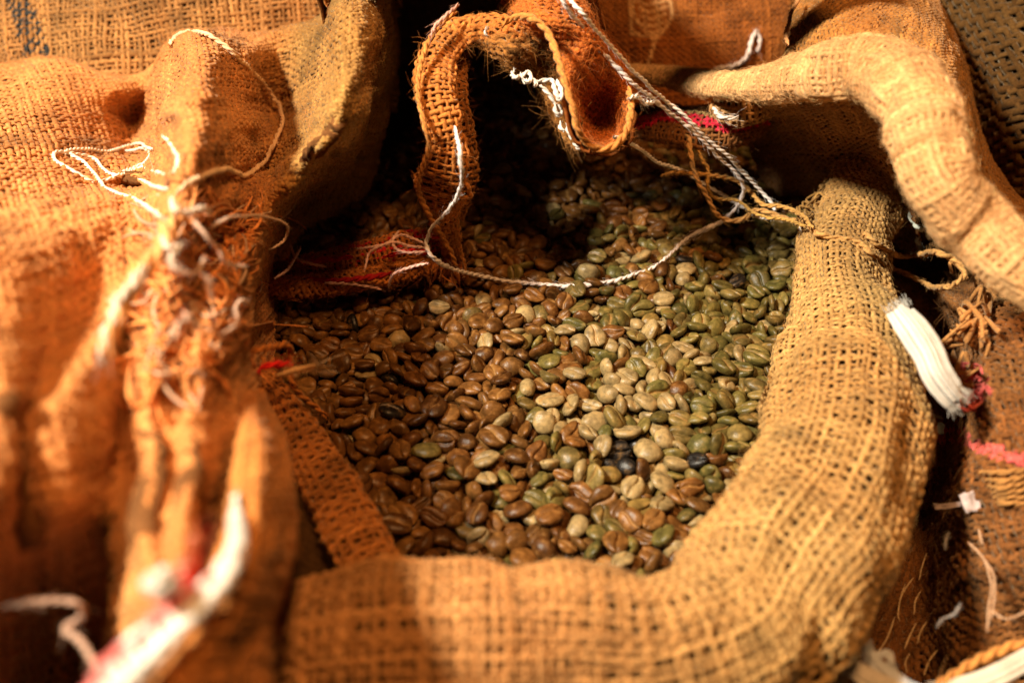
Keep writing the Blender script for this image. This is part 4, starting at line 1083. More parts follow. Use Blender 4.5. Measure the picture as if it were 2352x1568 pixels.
# ------------------------------------------------------------------ coffee beans
def bean_mesh(m, nx, seed):
    """half round bean with the S shaped crease on its flat face; m points per ring, nx rings along the length"""
    r = np.random.default_rng(seed)
    bend = r.uniform(-0.10, 0.10); sw = r.uniform(-0.05, 0.05); gw = r.uniform(0.032, 0.055); gd = r.uniform(0.09, 0.16); half = r.choice([0.37, 0.40, 0.42, 0.46]); lit = float(r.random() < 0.4)
    thick = r.uniform(0.25, 0.37); asym = r.uniform(-0.22, 0.22); open_ = r.uniform(0.7, 1.5)
    dome = np.linspace(0, math.pi, m // 2 + 1)
    ng = m - len(dome)
    flat = np.linspace(-0.86, 0.86, ng)
    flat = np.sign(flat) * np.abs(flat) ** 2.3
    xs = -np.cos(np.linspace(0, math.pi, nx + 2))[1:-1]
    V, CR = [], []
    for x in xs:
        s = math.sqrt(max(0, 1 - x * x)) ** 0.86
        b = half * s * (1 + asym * x); c = thick * s
        y = np.concatenate([np.cos(dome) * b, flat * b])
        g0 = (0.06 * math.sin(3.0 * x) + sw * x)
        wd = gw * open_ * (0.6 + 0.4 * s)
        gg = np.exp(-((flat * b - g0) / wd) ** 2) * min(1, s * 1.25)
        zf = -0.13 * s * np.sqrt(np.clip(1 - flat ** 2 * 0.85, 0.05, 1)) + gd * gg
        z = np.concatenate([np.sin(dome) * c, zf])
        z = z + bend * (x * x - 0.3) * 0.6
        V.append(np.stack([np.full(m, x * 0.5), y, z], 1))
        CR.append(np.concatenate([np.zeros(len(dome)), gg]))
    V = np.concatenate(V); CR = np.concatenate(CR)
    CR = CR * lit
    lump = 1 + 0.06 * noise(V[:, 0] * 5, V[:, 1] * 5 + V[:, 2] * 4, seed) + 0.03 * noise(V[:, 0] * 13, V[:, 1] * 13 - V[:, 2] * 9, seed + 2)
    V = V * lump[:, None]
    V = np.vstack([V, [[-0.5, 0, 0.02 + bend * 0.42]], [[0.5, 0, 0.02 + bend * 0.42]]]); CR = np.append(CR, [0, 0])
    k = len(xs)
    i = np.arange(k - 1)[:, None] * m; j = np.arange(m)[None]; j2 = (j + 1) % m
    Q = np.stack([i + j, i + j2, i + m + j2, i + m + j], -1).reshape(-1, 4)
    e0, e1 = k * m, k * m + 1
    j = np.arange(m); j2 = (j + 1) % m
    T = np.concatenate([np.stack([np.full(m, e0), j2, j], 1), np.stack([np.full(m, e1), (k - 1) * m + j, (k - 1) * m + j2], 1)])
    return V, Q, T, CR


# where each bean came to rest: x, y, z in tenths of a millimetre, the turn's x, y, z in hundredths, size in per cent
BEANS = [
    851,-962,-9,-15,-41,83,111, -527,-1305,-15,-67,72,4,102, 111,-1140,-16,31,-10,-38,106, -658,-944,-2,47,15,6,109, 644,-1274,-10,6,5,82,107, 756,-1125,-32,-11,22,-96,105, 394,-1340,-12,-27,13,-92,109, -285,-1010,-6,-19,-94,-23,103,
    -276,-1202,-4,8,-5,-51,106, 304,-1263,-9,51,81,26,97, -417,-1053,-8,-4,9,-4,109, 237,-1316,-11,35,31,21,104, -213,-1243,-26,55,25,31,106, 669,-882,0,17,-94,-26,105, 1011,-616,-8,5,-38,88,105, 452,-881,-3,-52,83,14,106,
    135,-1018,-7,0,-7,-92,108, 218,-721,-33,20,-6,-39,108, 761,-478,6,-93,8,-5,107, -129,-1005,11,-63,75,-6,105, 366,-1135,-13,-5,0,-72,110, 41,-1175,-39,4,19,51,109, -380,-1271,-42,4,-13,-54,111, 336,-927,-22,-31,80,47,103,
    -117,-1293,-36,18,-12,-94,99, 16,-1104,-23,-5,31,-90,93, 84,-1323,-28,0,6,92,96, 898,-907,8,11,88,43,100, -72,-650,-5,-4,4,-32,113, -895,-460,-7,5,8,-28,109, 112,-1217,-42,-2,10,7,98, 258,-885,-42,-88,24,-10,108,
    167,-1329,-12,-2,-3,-94,95, -501,-998,-7,40,5,-65,95, 382,-1225,6,2,-17,-88,99, 23,-976,-21,11,-25,-95,108, -134,-1201,-39,-15,-21,47,100, -387,-1124,-31,29,-14,-92,109, -53,-1104,-43,10,-1,-62,97, -663,-1048,-19,0,35,-7,95,
    127,-545,-26,26,-28,62,99, -407,-989,-22,-89,37,3,109, -338,-1242,7,-16,-94,23,98, 428,-1025,-8,-86,37,-8,91, 570,-1199,-20,84,44,29,87, 523,-702,-17,1,2,-48,108, -429,-1258,-22,12,-36,-24,102, -175,-798,-8,-17,11,-72,109,
    -688,-833,-8,-93,-16,30,111, -92,-777,9,-11,-11,25,104, -528,-1215,-14,-8,19,96,99, 94,-699,-34,21,-2,52,104, 542,-440,-15,-7,13,-29,113, -9,-918,-2,12,4,13,92, -77,-1022,-30,40,82,39,103, 545,-1100,-13,-30,-10,64,102,
    305,-834,-13,-80,-33,-48,102, 468,-1088,-42,5,-14,-30,99, -322,-1126,-3,83,25,34,103, 684,-1094,-11,1,-4,-89,93, 586,-1342,-36,29,-93,-4,88, 484,-1215,11,72,24,37,100, -333,-696,-15,0,-15,-98,108, 758,-863,-9,12,-67,61,94,
    -1,-212,-32,31,4,14,110, 510,-1034,-12,5,3,-89,89, -188,-1277,-63,73,33,35,100, 701,-772,19,-94,17,-23,95, 308,-1067,-29,-2,12,83,100, 893,-601,-22,-3,-4,13,100, 237,-1035,-34,0,-13,49,94, -730,-165,-10,38,-6,-57,109,
    -638,37,-18,-96,-13,-14,108, -930,-236,-15,-5,-37,84,110, 440,7,-22,-97,4,-13,114, -559,-362,-27,-31,42,-83,102, 470,-967,-30,-89,-33,6,109, 312,-1338,-19,35,87,-22,99, -312,-489,20,57,-81,-3,104, -295,-1282,-21,92,16,-7,96,
    721,-1035,-38,20,-24,15,105, -562,-928,2,34,78,-50,109, -867,-314,-18,-96,8,-13,108, -744,-680,-19,6,98,-9,102, -118,-1094,-20,-34,74,46,94, 566,-843,-25,10,23,48,103, 572,-1298,-29,-73,-6,27,99, -536,-1137,-8,7,-12,-71,90,
    240,-952,-37,12,29,87,107, -573,-863,-4,43,11,40,97, -331,203,-7,-98,-2,3,111, 274,-374,-24,56,3,-35,106, -271,-657,-13,-3,87,41,98, 595,-633,-25,1,24,-56,103, 63,-354,-17,14,14,65,108, -342,-252,-6,4,-32,89,98,
    -527,-551,-22,7,-5,-24,97, 667,-598,-46,29,0,2,102, 643,-1203,-28,-85,-48,9,106, 619,-470,14,39,83,33,95, 795,-664,-19,51,-12,66,100, 1044,-169,14,-26,-95,9,109, -577,-969,-30,87,-36,9,107, -297,-793,-29,-4,-20,13,106,
    -632,-545,-22,15,-21,-95,110, -424,-715,0,-13,-3,83,104, 456,-613,-31,-4,20,97,107, -507,-814,-43,4,17,5,108, -740,-778,-27,-53,76,4,107, 396,-541,-16,-14,34,-28,110, -478,-488,5,1,-97,12,103, 238,213,-14,20,-12,64,106,
    42,-1262,-51,10,-14,-82,92, -373,-760,-30,-32,-5,-84,110, 528,-232,-21,-1,-38,81,96, 385,-1046,-31,92,-21,-25,106, 665,-547,3,-98,10,4,93, 392,-388,-25,-31,-31,86,101, -225,-958,-30,34,11,35,89, 682,-949,-24,-19,-20,-94,100,
    -688,-656,-22,-63,48,-9,106, 302,-616,-1,84,-47,-9,105, 437,-770,-25,-11,-28,90,92, 19,-521,-39,-8,41,-68,94, 736,-647,-40,27,11,-94,104, 89,-922,-38,10,8,-10,100, 627,-770,-26,10,27,94,104, 150,-924,-26,16,33,39,107,
    359,-40,-15,17,13,-58,102, -244,-850,-18,34,-85,36,105, -778,-526,-21,-8,15,61,107, -481,-751,-24,23,56,-77,90, -466,-906,-32,31,26,58,104, 106,-844,-27,10,-15,-86,94, -335,-945,-35,14,-10,34,98, -203,-1169,-27,29,-86,36,103,
    939,-721,-25,-27,-30,89,89, 1328,734,-27,12,40,-89,106, 777,-928,-42,-23,-7,-94,104, -447,-1073,-49,-9,-5,53,106, 623,-698,-35,-15,-76,62,100, -251,-1070,-47,-5,10,2,95, 259,-307,-4,-7,-2,-19,108, 410,-686,-39,6,32,-93,107,
    905,73,-34,-4,44,-77,104, -417,-97,-3,-11,-83,52,111, -242,-43,-26,-15,-83,-49,109, 550,-944,-16,54,-81,15,96, -797,-23,-30,4,-25,95,98, -92,-843,-22,-8,-5,-36,104, -503,-1252,-58,34,-12,62,101, 1013,-327,-17,9,4,96,100,
    296,-1161,-17,18,-41,-69,94, -659,-359,2,89,-15,-2,107, -563,-661,-31,17,22,94,99, 601,18,-16,-29,83,-11,108, -245,-295,-31,-3,17,17,102, 589,181,-23,-7,48,-85,98, -485,-693,-8,38,-32,-84,108, -445,-549,-36,-16,-72,63,102,
    1303,533,-16,27,-21,6,103, 122,-118,-20,-25,78,-54,109, -580,-1049,-22,13,-26,-91,91, -403,-450,-7,9,15,85,102, 161,-186,-27,-17,4,95,105, 359,-688,-12,35,-12,-68,86, 731,-1153,-66,27,-93,17,98, 231,-1114,-26,24,60,67,92,
    -1020,-140,-22,-2,-13,90,104, 218,-1254,-25,72,-65,-7,101, 692,233,7,-98,-11,-3,104, -47,502,-35,-8,18,-90,110, 445,-1268,-39,26,41,51,94, 964,-222,-20,20,94,7,104, 684,-360,-17,13,9,-91,99, -532,119,-22,62,8,-17,111,
    -843,-118,-18,10,-45,83,93, 21,-729,-18,-2,20,85,100, 190,-1135,-29,-6,21,-7,86, -396,-615,-39,25,-29,9,99, 871,-670,-37,-29,-10,-30,102, -403,-317,-7,-18,7,-40,106, -526,-1068,-42,7,-19,-30,107, -16,-1237,-32,-40,36,-50,90,
    -207,-713,-34,-11,-5,95,103, -560,-749,-38,9,-18,-75,110, 956,-466,-29,-18,-18,3,98, -692,-113,-21,2,24,-96,108, 316,-452,-19,95,-26,6,91, -257,-493,-24,4,2,-84,97, -976,647,-24,11,-95,-25,109, 499,-1297,-1,-48,-66,55,86,
    -695,217,10,-87,-3,-33,100, -577,-1117,-33,-54,-82,3,93, -498,-1156,-41,0,-6,-37,101, 930,-394,-36,31,-4,-71,90, 365,-799,-39,-7,0,-9,96, 742,-544,-19,-13,-18,-37,104, 986,372,1,-5,-98,9,111, -315,-315,-32,-13,-96,20,103,
    -579,-1190,-68,-23,95,13,94, 892,-229,-13,4,18,82,105, -41,-554,3,79,35,15,100, 4,-86,-1,-2,15,93,106, 491,-792,-21,55,8,71,104, -172,-437,-28,-42,5,-27,111, 341,-310,-33,68,-71,4,103, 157,-428,-38,1,-13,-95,105,
    -450,55,-5,-11,7,-73,106, 1119,-294,-29,-36,33,-59,111, 388,-1277,-26,-22,-94,-5,99, -432,-853,-24,-47,10,-46,101, 176,-652,-22,-63,-51,31,98, 28,-786,-29,83,54,-11,103, -622,-210,-6,2,-16,-98,102, -290,88,-16,34,2,51,102,
    -374,-549,10,90,-20,29,101, -335,611,-3,9,-97,-14,106, -133,-211,-10,89,-8,-43,103, -526,-149,-8,-70,44,-15,106, -506,5,-42,11,30,-91,108, 182,-870,-26,17,60,67,94, 412,576,-3,-2,-10,98,103, 59,-437,-36,-26,20,-8,105,
    592,-1137,-42,65,1,-18,104, -37,-331,-3,-20,-2,45,103, 608,-141,-24,18,-19,50,87, 329,-989,-44,3,14,-68,87, -614,-681,-48,-25,7,-70,100, -1028,99,-9,-22,-26,23,107, 1011,-400,-20,6,-20,-97,99, 813,-180,-17,-18,-11,-9,98,
    -1053,-39,-15,72,-32,16,100, 321,112,-23,10,-65,71,95, 194,-804,-44,-2,-5,-19,90, 262,-1188,-45,-8,-92,18,101, 526,-553,-38,-30,-31,56,99, 23,-648,-34,15,35,88,102, 493,-428,-49,-10,0,-65,107, -96,1033,-28,6,90,41,110,
    -79,-480,-29,46,21,-27,96, 861,-418,-20,11,39,-11,99, 305,297,-11,20,-16,-45,101, 207,-361,-34,-36,-80,38,102, -137,-872,-32,-46,-41,77,103, -73,-167,-24,71,56,32,112, -946,431,-25,43,-10,-24,102, -939,-3,-24,18,22,93,103,
    -1114,347,-36,-22,7,-96,104, -587,-579,-51,-19,5,-37,107, -175,-647,-34,7,-38,-22,102, -421,431,-13,25,-16,-13,104, -1125,488,11,-90,-40,12,102, 592,-372,-22,41,9,20,97, 614,-911,-41,-20,4,-52,91, -832,-224,-15,13,-76,-11,108,
    178,292,-16,40,31,9,98, -861,107,-21,10,28,56,108, -1171,267,-22,-26,62,-67,95, 60,134,-21,4,11,-69,103, -931,824,-18,-84,-48,8,104, 831,-877,-16,60,-75,-16,97, 1166,578,-26,-15,26,-89,110, 248,-655,-13,12,-96,14,89,
    -415,205,-12,33,-17,-80,105, -792,-447,3,-45,-87,12,90, 155,-311,11,-35,-87,31,99, -873,195,-15,96,18,2,106, -148,69,-5,-1,8,63,106, -247,-925,-29,-92,21,17,99, 590,-294,-18,-27,-33,57,105, 816,49,-1,0,-95,27,103,
    1472,705,-14,47,86,12,101, 956,-543,-14,-20,-15,-56,100, 896,-764,-26,-46,20,-17,92, 6,-1051,-49,0,-10,79,110, 1294,171,-26,96,-7,-22,99, -542,390,-4,0,6,94,113, -880,-388,-29,22,-4,94,109, -185,-1108,-35,34,-86,14,94,
    1045,-444,-21,65,71,0,98, 183,-1185,-28,38,-83,30,88, 1100,-197,-41,16,6,62,112, 148,-1281,-46,18,10,-8,99, 5,283,1,-15,-5,30,105, 690,-155,-28,-9,41,-82,91, -92,566,-21,-1,12,10,109, 124,-318,-49,-7,2,93,101,
    -199,-1021,-28,-2,-46,-58,94, -290,374,-6,2,-6,-69,110, 509,-1271,-73,-16,-15,-71,109, -590,351,-21,-9,-55,60,111, -431,-1187,-27,45,52,67,91, -437,-1253,-88,2,-2,76,99, -78,36,-10,-6,16,46,108, 691,-456,-3,-25,-79,33,95,
    253,379,-10,36,91,10,101, 363,461,-10,18,-54,79,105, 586,-535,-9,-17,7,50,96, -315,-566,-20,-58,-69,30,92, -729,-455,-34,68,-32,-55,97, -566,-68,-11,-3,-12,98,97, 248,-450,-34,-39,-20,76,97, -134,-1147,-18,-42,10,62,91,
    558,1081,-24,-1,81,55,107, -951,224,-11,10,33,22,103, 296,-85,-18,26,22,-51,98, -229,1140,-50,23,31,4,109, 512,281,0,-80,58,-4,96, -638,-769,-37,41,86,6,103, 278,57,-39,4,-5,-25,108, -992,-231,-23,-46,-69,46,105,
    -212,-548,-21,88,28,-20,97, 541,-118,-40,36,-13,-11,87, 1182,435,-17,34,5,-52,102, 1115,-71,-17,57,-58,18,96, 551,-753,-39,67,73,3,101, 461,-353,-31,-14,14,10,97, 1093,-371,-44,11,-1,98,98, -54,-1237,-31,79,-30,-22,84,
    1004,-39,-1,29,-94,7,96, 789,-20,-38,-23,5,92,99, -502,-308,-35,14,-74,58,89, 291,-176,6,71,-52,-28,100, 857,-56,-30,-32,-38,85,88, -678,-451,-28,77,54,-17,101, -172,378,2,-14,-17,95,98, 114,417,-27,34,-7,30,105,
    -205,-134,-14,2,17,88,100, 328,-541,-28,-7,21,-96,105, -1104,144,-22,-5,2,84,100, 1066,417,-23,17,3,-92,106, 78,-993,-52,5,10,97,101, 858,-471,-38,87,5,8,102, 1376,483,-24,13,-27,35,99, 783,-770,1,-44,-9,1,98,
    170,1740,-16,-87,-37,9,114, 1054,1147,-40,-3,57,-81,103, -657,-603,-57,2,-64,62,105, -718,135,-34,-12,-53,62,98, -390,21,-33,18,-17,-93,103, 769,689,-22,5,-13,86,97, 145,-751,-50,-35,16,50,103, 638,349,-25,-5,5,-87,99,
    -171,-346,-41,-6,-10,-24,104, 157,515,-13,-9,6,1,102, -562,1277,-25,50,23,25,109, 604,-1090,-40,4,-6,96,95, 460,-197,-35,-15,51,-79,94, 1552,979,-27,6,94,17,106, -361,764,-12,-2,-97,10,106, 128,743,-17,7,-4,-84,107,
    628,433,-24,-20,-73,63,101, 387,362,4,4,-95,22,102, -862,-506,-60,75,26,49,97, -316,-870,-37,-14,-60,38,98, -761,1252,-49,13,-40,90,112, -737,382,-24,-20,-32,-91,106, 237,-603,-30,-79,-54,-2,99, 476,-276,-46,-9,-6,94,107,
    795,-270,-32,-15,-71,-67,88, -173,-10,-30,-74,45,-37,110, -351,-829,-63,56,-68,-30,106, -635,-1009,-29,-34,-60,-70,90, 976,-137,-21,26,11,66,98, 177,-992,-49,0,16,-97,102, 234,0,-22,-12,-7,-22,95, 232,1029,-5,52,-84,-6,110,
    171,164,-16,34,11,87,97, -777,-222,-25,-4,1,97,87, -649,368,-19,46,-71,-41,106, 6,72,-14,16,-1,31,88, -598,-149,-18,22,93,26,98, 1157,727,-47,29,-5,-26,92, 392,-967,-33,14,2,-83,84, 86,581,-4,42,78,38,99,
    270,-797,-25,-58,-45,39,100, -189,-503,-21,-38,28,-33,99, 662,51,-33,23,-39,-12,98, 1207,857,-9,-63,67,36,98, 94,-1075,-43,-2,-9,49,102, -424,-789,-40,-20,-43,-78,97, -543,-213,-16,9,-29,-12,89, -270,512,-17,3,-30,-94,108,
    99,248,-7,9,12,-24,88, 486,229,-44,9,1,-14,100, 40,-880,-34,58,-70,-33,104, 643,-980,-48,-41,-7,40,92, 768,202,-33,17,15,-6,98, -907,77,-37,-1,22,3,102, -214,-220,-32,20,-8,-93,89, 575,502,-32,0,-23,70,103,
    498,-1171,-46,1,4,-27,108, 1182,-88,-39,-5,-23,-66,106, 306,-745,-12,-48,32,-75,100, 418,-291,-37,61,-21,-19,88, -45,-900,-47,-5,-12,-32,111, 815,443,-24,10,-9,48,91, -293,-147,-33,-19,-3,96,110, 358,-614,-20,-54,76,-17,101,
    96,-241,-35,-41,28,-26,101, -154,-1042,-48,-1,1,-99,95, 854,2218,-20,9,36,-89,109, -802,1019,-18,4,-3,73,107, 804,-801,-26,43,39,-80,90, -143,-274,-48,-2,-23,-95,96, 1284,895,-19,9,-86,-41,101, -177,141,-25,47,6,10,96,
    882,-335,-23,-26,2,-78,100, -291,-228,-22,22,93,11,103, 214,868,-31,-31,-12,88,110, 1548,1226,-28,11,-94,-30,107, -75,-263,-23,1,-7,85,88, -822,-579,-62,-36,-85,35,106, 1017,131,-24,-9,-42,56,96, 904,-254,-47,12,91,-37,110,
    342,-220,-52,-3,15,-87,96, -764,666,-1,-77,56,-11,99, 465,-530,-49,2,-5,70,87, 256,505,-18,32,77,54,103, 748,1295,-26,-1,92,35,97, 536,643,-42,32,-93,-7,104, -50,-407,-20,-12,6,64,91, -152,-550,-40,62,49,4,93,
    1132,332,-16,3,10,-34,88, 60,-581,-42,-36,-25,60,89, -62,-775,-34,-13,-30,92,109, 1167,-42,-15,-3,30,94,108, 1264,821,-48,-8,8,-92,109, 860,373,-34,-12,-15,-48,108, -510,438,-12,-43,-71,-51,101, 75,-782,-29,-52,21,-79,88,
    956,-695,-26,-80,43,-9,97, -748,-602,-41,-7,0,-93,105, 171,-1067,-42,-29,2,-73,85, -29,651,-13,-72,-55,30,109, -412,-231,-8,86,-25,-30,98, -227,1381,-22,89,-2,18,114, 822,217,-11,-20,42,-67,97, -683,729,-28,-15,-97,12,104,
    -647,1634,-30,-94,22,1,104, 1008,286,-11,-19,-1,-32,103, 670,-30,-48,11,13,-83,97, 430,-451,-30,-56,50,-48,96, -771,546,-36,9,-20,54,111, 1063,-283,-43,-1,-13,90,103, 48,947,-38,26,-5,-62,107, -1073,999,-39,-1,10,18,112,
    -26,-846,-18,32,23,87,88, -684,-724,-45,0,-22,-28,90, -481,-236,-23,-35,8,-51,99, 740,861,-18,97,7,-8,104, -739,482,-19,-96,-22,-1,89, 485,97,-15,-21,34,-44,97, 416,-1127,-20,25,68,33,92, 985,816,-29,-15,-27,93,108,
    -429,-359,-14,61,-76,3,98, 638,-217,-30,-42,-31,68,102, -957,158,-33,-5,18,96,97, 399,-161,-33,34,-60,67,101, 1554,1403,-45,11,4,-39,106, -370,324,-29,52,-15,-21,89, -980,1006,-26,86,-42,-20,110, -597,-427,-36,88,36,-7,94,
    970,75,-26,87,-18,44,98, -248,27,-5,-13,-30,86,86, 408,-230,-23,72,17,-65,101, -859,569,-29,36,-10,3,89, -301,827,-23,-2,2,74,106, 139,1336,-9,-85,51,-6,110, 28,470,-29,-5,-54,60,99, 541,-27,-30,-20,-2,-74,100,
    -1031,353,-17,86,-29,-17,110, -830,721,-23,-10,-8,68,108, 946,1261,-36,-6,-21,36,107, 788,1174,-10,-85,49,-8,102, 878,1417,-48,-6,27,-91,108, -128,-724,-18,-50,83,-7,92, -902,-110,-27,-30,-64,54,101, 525,439,-24,-9,6,-65,95,
    -1055,423,-12,-21,6,-27,106, -864,271,-27,1,5,-99,98, 712,1618,-35,-13,-35,88,108, -171,1686,-29,-30,93,14,108, -1116,750,-25,-69,63,-20,107, 708,143,-12,-95,-22,18,91, 1099,279,-40,5,9,98,97, 438,89,-30,-69,-70,-10,108,
    428,-68,-44,-16,-22,87,99, 212,-123,-30,-44,-82,35,96, 939,343,-22,63,-65,-12,108, 1166,830,-43,-44,-80,38,105, 288,749,-22,77,-50,-23,109, -223,663,-18,24,-24,-61,104, 38,-146,-26,11,28,87,93, 173,-42,-31,21,21,69,99,
    -533,45,-13,0,-33,-88,97, -83,1419,-21,-84,-42,14,104, 384,-730,-62,77,3,-9,107, 1173,53,-26,-64,-62,39,105, 522,-1248,-35,-2,32,90,89, -154,823,-26,-95,13,-23,108, 734,-212,-45,-3,6,-84,106, 749,-1003,-36,-78,46,-19,95,
    -992,573,-42,7,10,-97,111, -50,245,-38,2,2,-99,106, -956,-354,-32,-35,17,-71,93, 0,-1187,-65,-80,58,5,109, -962,311,-14,-36,18,-42,111, -185,-883,-63,62,-63,-26,104, 689,-1107,-53,8,6,-98,96, -1105,234,-24,45,-85,22,97,
    -354,516,-8,4,-13,-77,97, -790,178,-32,-24,-25,83,100, -649,1089,-14,22,12,42,98, 864,-538,-31,-46,3,-20,92, 559,208,-10,-47,71,49,93, 959,1052,-24,14,-41,-89,107, 715,490,-12,-20,-26,63,93, -713,-256,-35,12,-34,-60,98,
    -609,677,-19,-23,-34,59,105, 1142,191,-32,10,-47,-59,108, -543,-474,-27,-10,-26,70,87, 1243,380,-9,-8,-6,17,92, 744,13,-27,10,-35,-76,94, -286,983,-43,-9,1,-50,108, 1024,-621,-87,2,1,-83,103, 467,652,-11,47,81,12,111,
    21,579,-33,44,-10,-42,99, 527,971,-25,27,-11,33,95, -849,1210,-38,31,24,53,102, 1082,539,-40,2,9,-29,101, -53,169,-31,-9,-33,10,98, 575,-1028,-44,-21,32,-91,84, 791,-974,-87,0,3,9,107, 676,-977,-63,-38,81,-41,103,
    -107,-62,-22,-15,-31,75,87, 515,-835,-62,-20,82,-31,95, -579,266,-22,-17,-19,-1,99, 54,202,-21,-92,16,24,98, 1029,-567,-26,15,-24,64,108, -287,-1261,-67,55,82,-7,99, -769,1473,-17,6,-14,-94,110, 772,-140,-26,-50,-22,11,93,
    -290,-718,-32,97,-11,12,85, 1108,890,-29,0,-18,-96,104, 1460,1169,-25,-52,-83,9,103, 162,-512,-29,-70,-66,-23,84, -109,-927,-18,28,76,-35,99, -695,821,-40,-2,-11,78,111, 237,130,-42,32,4,-91,88, -133,281,-43,3,-9,-65,96,
    867,1485,-25,-15,50,-81,104, -1045,533,0,-21,-93,28,99, 8,1358,-16,44,-86,-18,109, 1372,825,-30,-44,17,-19,108, 1389,1368,-37,84,-7,-3,108, 949,740,-26,-80,-56,-8,101, 742,1007,-24,98,-11,-1,100, 122,-627,-49,-6,3,-92,95,
    -439,1208,-48,5,-11,-91,108, 160,917,-4,32,-92,-7,98, 794,-327,-31,4,37,58,94, -996,220,0,-72,-51,40,104, 381,1423,-25,-22,85,-45,111, 758,501,-38,0,6,-77,107, -437,846,-14,85,48,-11,106, 778,-1085,-49,44,-87,-17,101,
    305,1289,-45,-7,-8,80,108, -502,1616,-13,-12,20,-76,109, -419,551,-28,6,25,-29,105, 327,413,-19,-52,-73,39,108, 1218,-68,-87,-3,0,99,102, 247,1405,-22,6,-8,-78,108, -298,-67,-33,59,-62,10,102, 1204,1790,-19,-48,80,7,101,
    -88,-339,-51,-13,4,-70,107, 746,-824,-9,-21,67,41,104, -655,-423,-18,-4,31,94,94, -830,910,-23,-22,-11,84,104, 982,644,-28,-2,19,71,105, 417,1851,-24,-4,-98,16,112, 918,134,-23,-17,93,30,93, 436,1202,-28,-8,-96,20,105,
    -774,91,-20,-5,32,90,109, -187,335,-20,51,80,-29,98, -516,316,-41,-7,-6,92,106, 1125,67,-35,-24,-77,17,105, -465,232,-27,-34,-87,0,89, 766,117,-49,7,12,57,104, -887,618,-27,-80,52,7,106, 110,877,-24,7,-97,10,100,
    -991,75,-43,-6,-7,86,110, -404,-181,-2,3,27,57,94, -516,625,-34,-53,-22,-15,97, 229,1163,-25,-75,-11,-25,109, -563,896,-45,14,0,-39,101, -1131,427,-36,-6,-9,-86,104, -895,-192,-31,-33,-66,55,105, 475,1391,-34,-14,11,-96,108,
    -65,-1194,-34,-20,45,49,93, 269,1689,-36,42,25,-59,96, 1294,1372,-39,6,-89,34,110, -985,888,-30,31,-93,9,114, 626,615,-6,69,64,6,106, 46,1873,-58,38,28,-15,109, 694,1456,-41,1,71,-69,103, 310,1099,-44,9,-2,-13,108,
    -67,-1216,-88,1,1,-61,92, -84,-553,-26,-81,-22,28,98, 663,2301,-43,62,29,6,107, -745,1029,-51,-1,-34,68,97, 1053,1381,-37,-25,-27,70,108, 1228,-16,-31,-13,93,24,85, 577,2527,-25,21,-3,64,112, -140,700,-30,-27,17,-14,97,
    534,737,-31,58,19,22,96, -766,53,-21,36,86,-31,93, -90,1534,-22,-3,60,79,109, -678,163,-40,21,-21,-54,96, 343,774,-31,8,21,43,106, -477,1272,-45,75,-55,-35,108, 489,812,-42,-12,5,38,104, -561,808,-35,-5,7,54,100,
    1320,298,-20,-4,22,88,98, 1150,-115,-64,-64,-70,25,106, 1330,408,-18,1,6,55,90, 675,623,-60,3,77,-60,104, 69,1305,-6,87,-37,-20,105, -46,857,-38,-11,-11,6,106, 605,850,-26,37,40,38,102, -553,977,-15,-35,-91,10,97,
    -996,812,-54,7,31,3,104, 53,1227,-47,2,-1,-62,112, -215,437,-23,-30,33,-87,102, 941,883,-36,-93,-32,-5,98, 741,-76,-50,5,9,97,105, -13,-12,-24,73,0,-26,97, 691,1236,-45,-6,5,-92,102, 141,620,-24,-81,52,24,107,
    -1079,855,-27,87,6,31,98, 902,-145,-38,20,-11,-76,94, -448,1004,-30,-92,-32,-3,94, -225,-393,-31,-39,38,80,89, 529,-350,-36,32,30,57,104, -497,1838,-27,-14,95,24,100, -115,389,-20,-16,18,-68,95, -922,1184,-52,11,0,-7,107,
    267,621,-33,-5,-18,-42,107, -650,525,-17,38,-79,27,94, 416,-1197,-27,73,59,3,103, 982,197,-16,12,-80,15,89, 673,1074,-30,-86,-6,-30,92, 1199,1281,-31,17,97,-4,97, 1178,232,4,50,20,70,87, -588,2022,-27,-73,-56,-26,99,
    -756,342,-48,-9,2,-34,107, 1217,237,-21,52,73,29,105, 725,2089,-29,22,31,-75,100, 705,-292,-24,63,-61,-46,96, 1467,641,-66,-21,30,-43,106, 353,1347,-40,24,-6,-34,94, -114,-428,-28,56,48,65,102, -524,1123,-31,22,-8,-74,99,
    -1065,690,-34,86,44,16,100, 376,956,-29,-30,34,-63,104, 846,-780,-41,-3,-2,-45,96, -367,354,-26,-79,25,-12,108, -175,-213,-62,37,12,51,93, -556,690,-30,21,15,-51,91, 1426,886,-17,9,-26,-91,101, -1016,1267,-87,1,-3,18,111,
    465,-131,-36,46,26,57,102, -386,2020,-44,-7,10,-98,112, 1068,158,-40,-22,6,-96,96, 410,1077,-20,-8,-15,-95,107, 287,870,-33,17,-25,-93,107, 1187,113,-15,-29,5,10,94, -93,-5,-43,-8,12,-33,105, 1076,689,-41,-14,24,-19,101,
    -695,1409,-33,35,13,64,105, 332,1796,-47,21,-16,37,106, -954,-95,-25,77,-17,-54,88, 587,-568,-49,-15,19,-88,112, 822,-580,-44,-1,3,-94,93, 1403,2213,-17,25,-85,-37,107, 852,1273,-43,1,0,92,111, -84,1247,-35,10,-96,-23,87,
    414,754,-26,-5,24,57,108, 657,472,-10,2,-91,-1,100, 1029,-192,-48,-6,-6,-67,103, -669,920,-48,23,4,57,101, 1062,2372,-15,-7,-19,74,109, -197,761,-33,-90,36,17,99, -476,378,-43,-31,31,87,100, -406,2441,-41,-63,-60,-32,109,
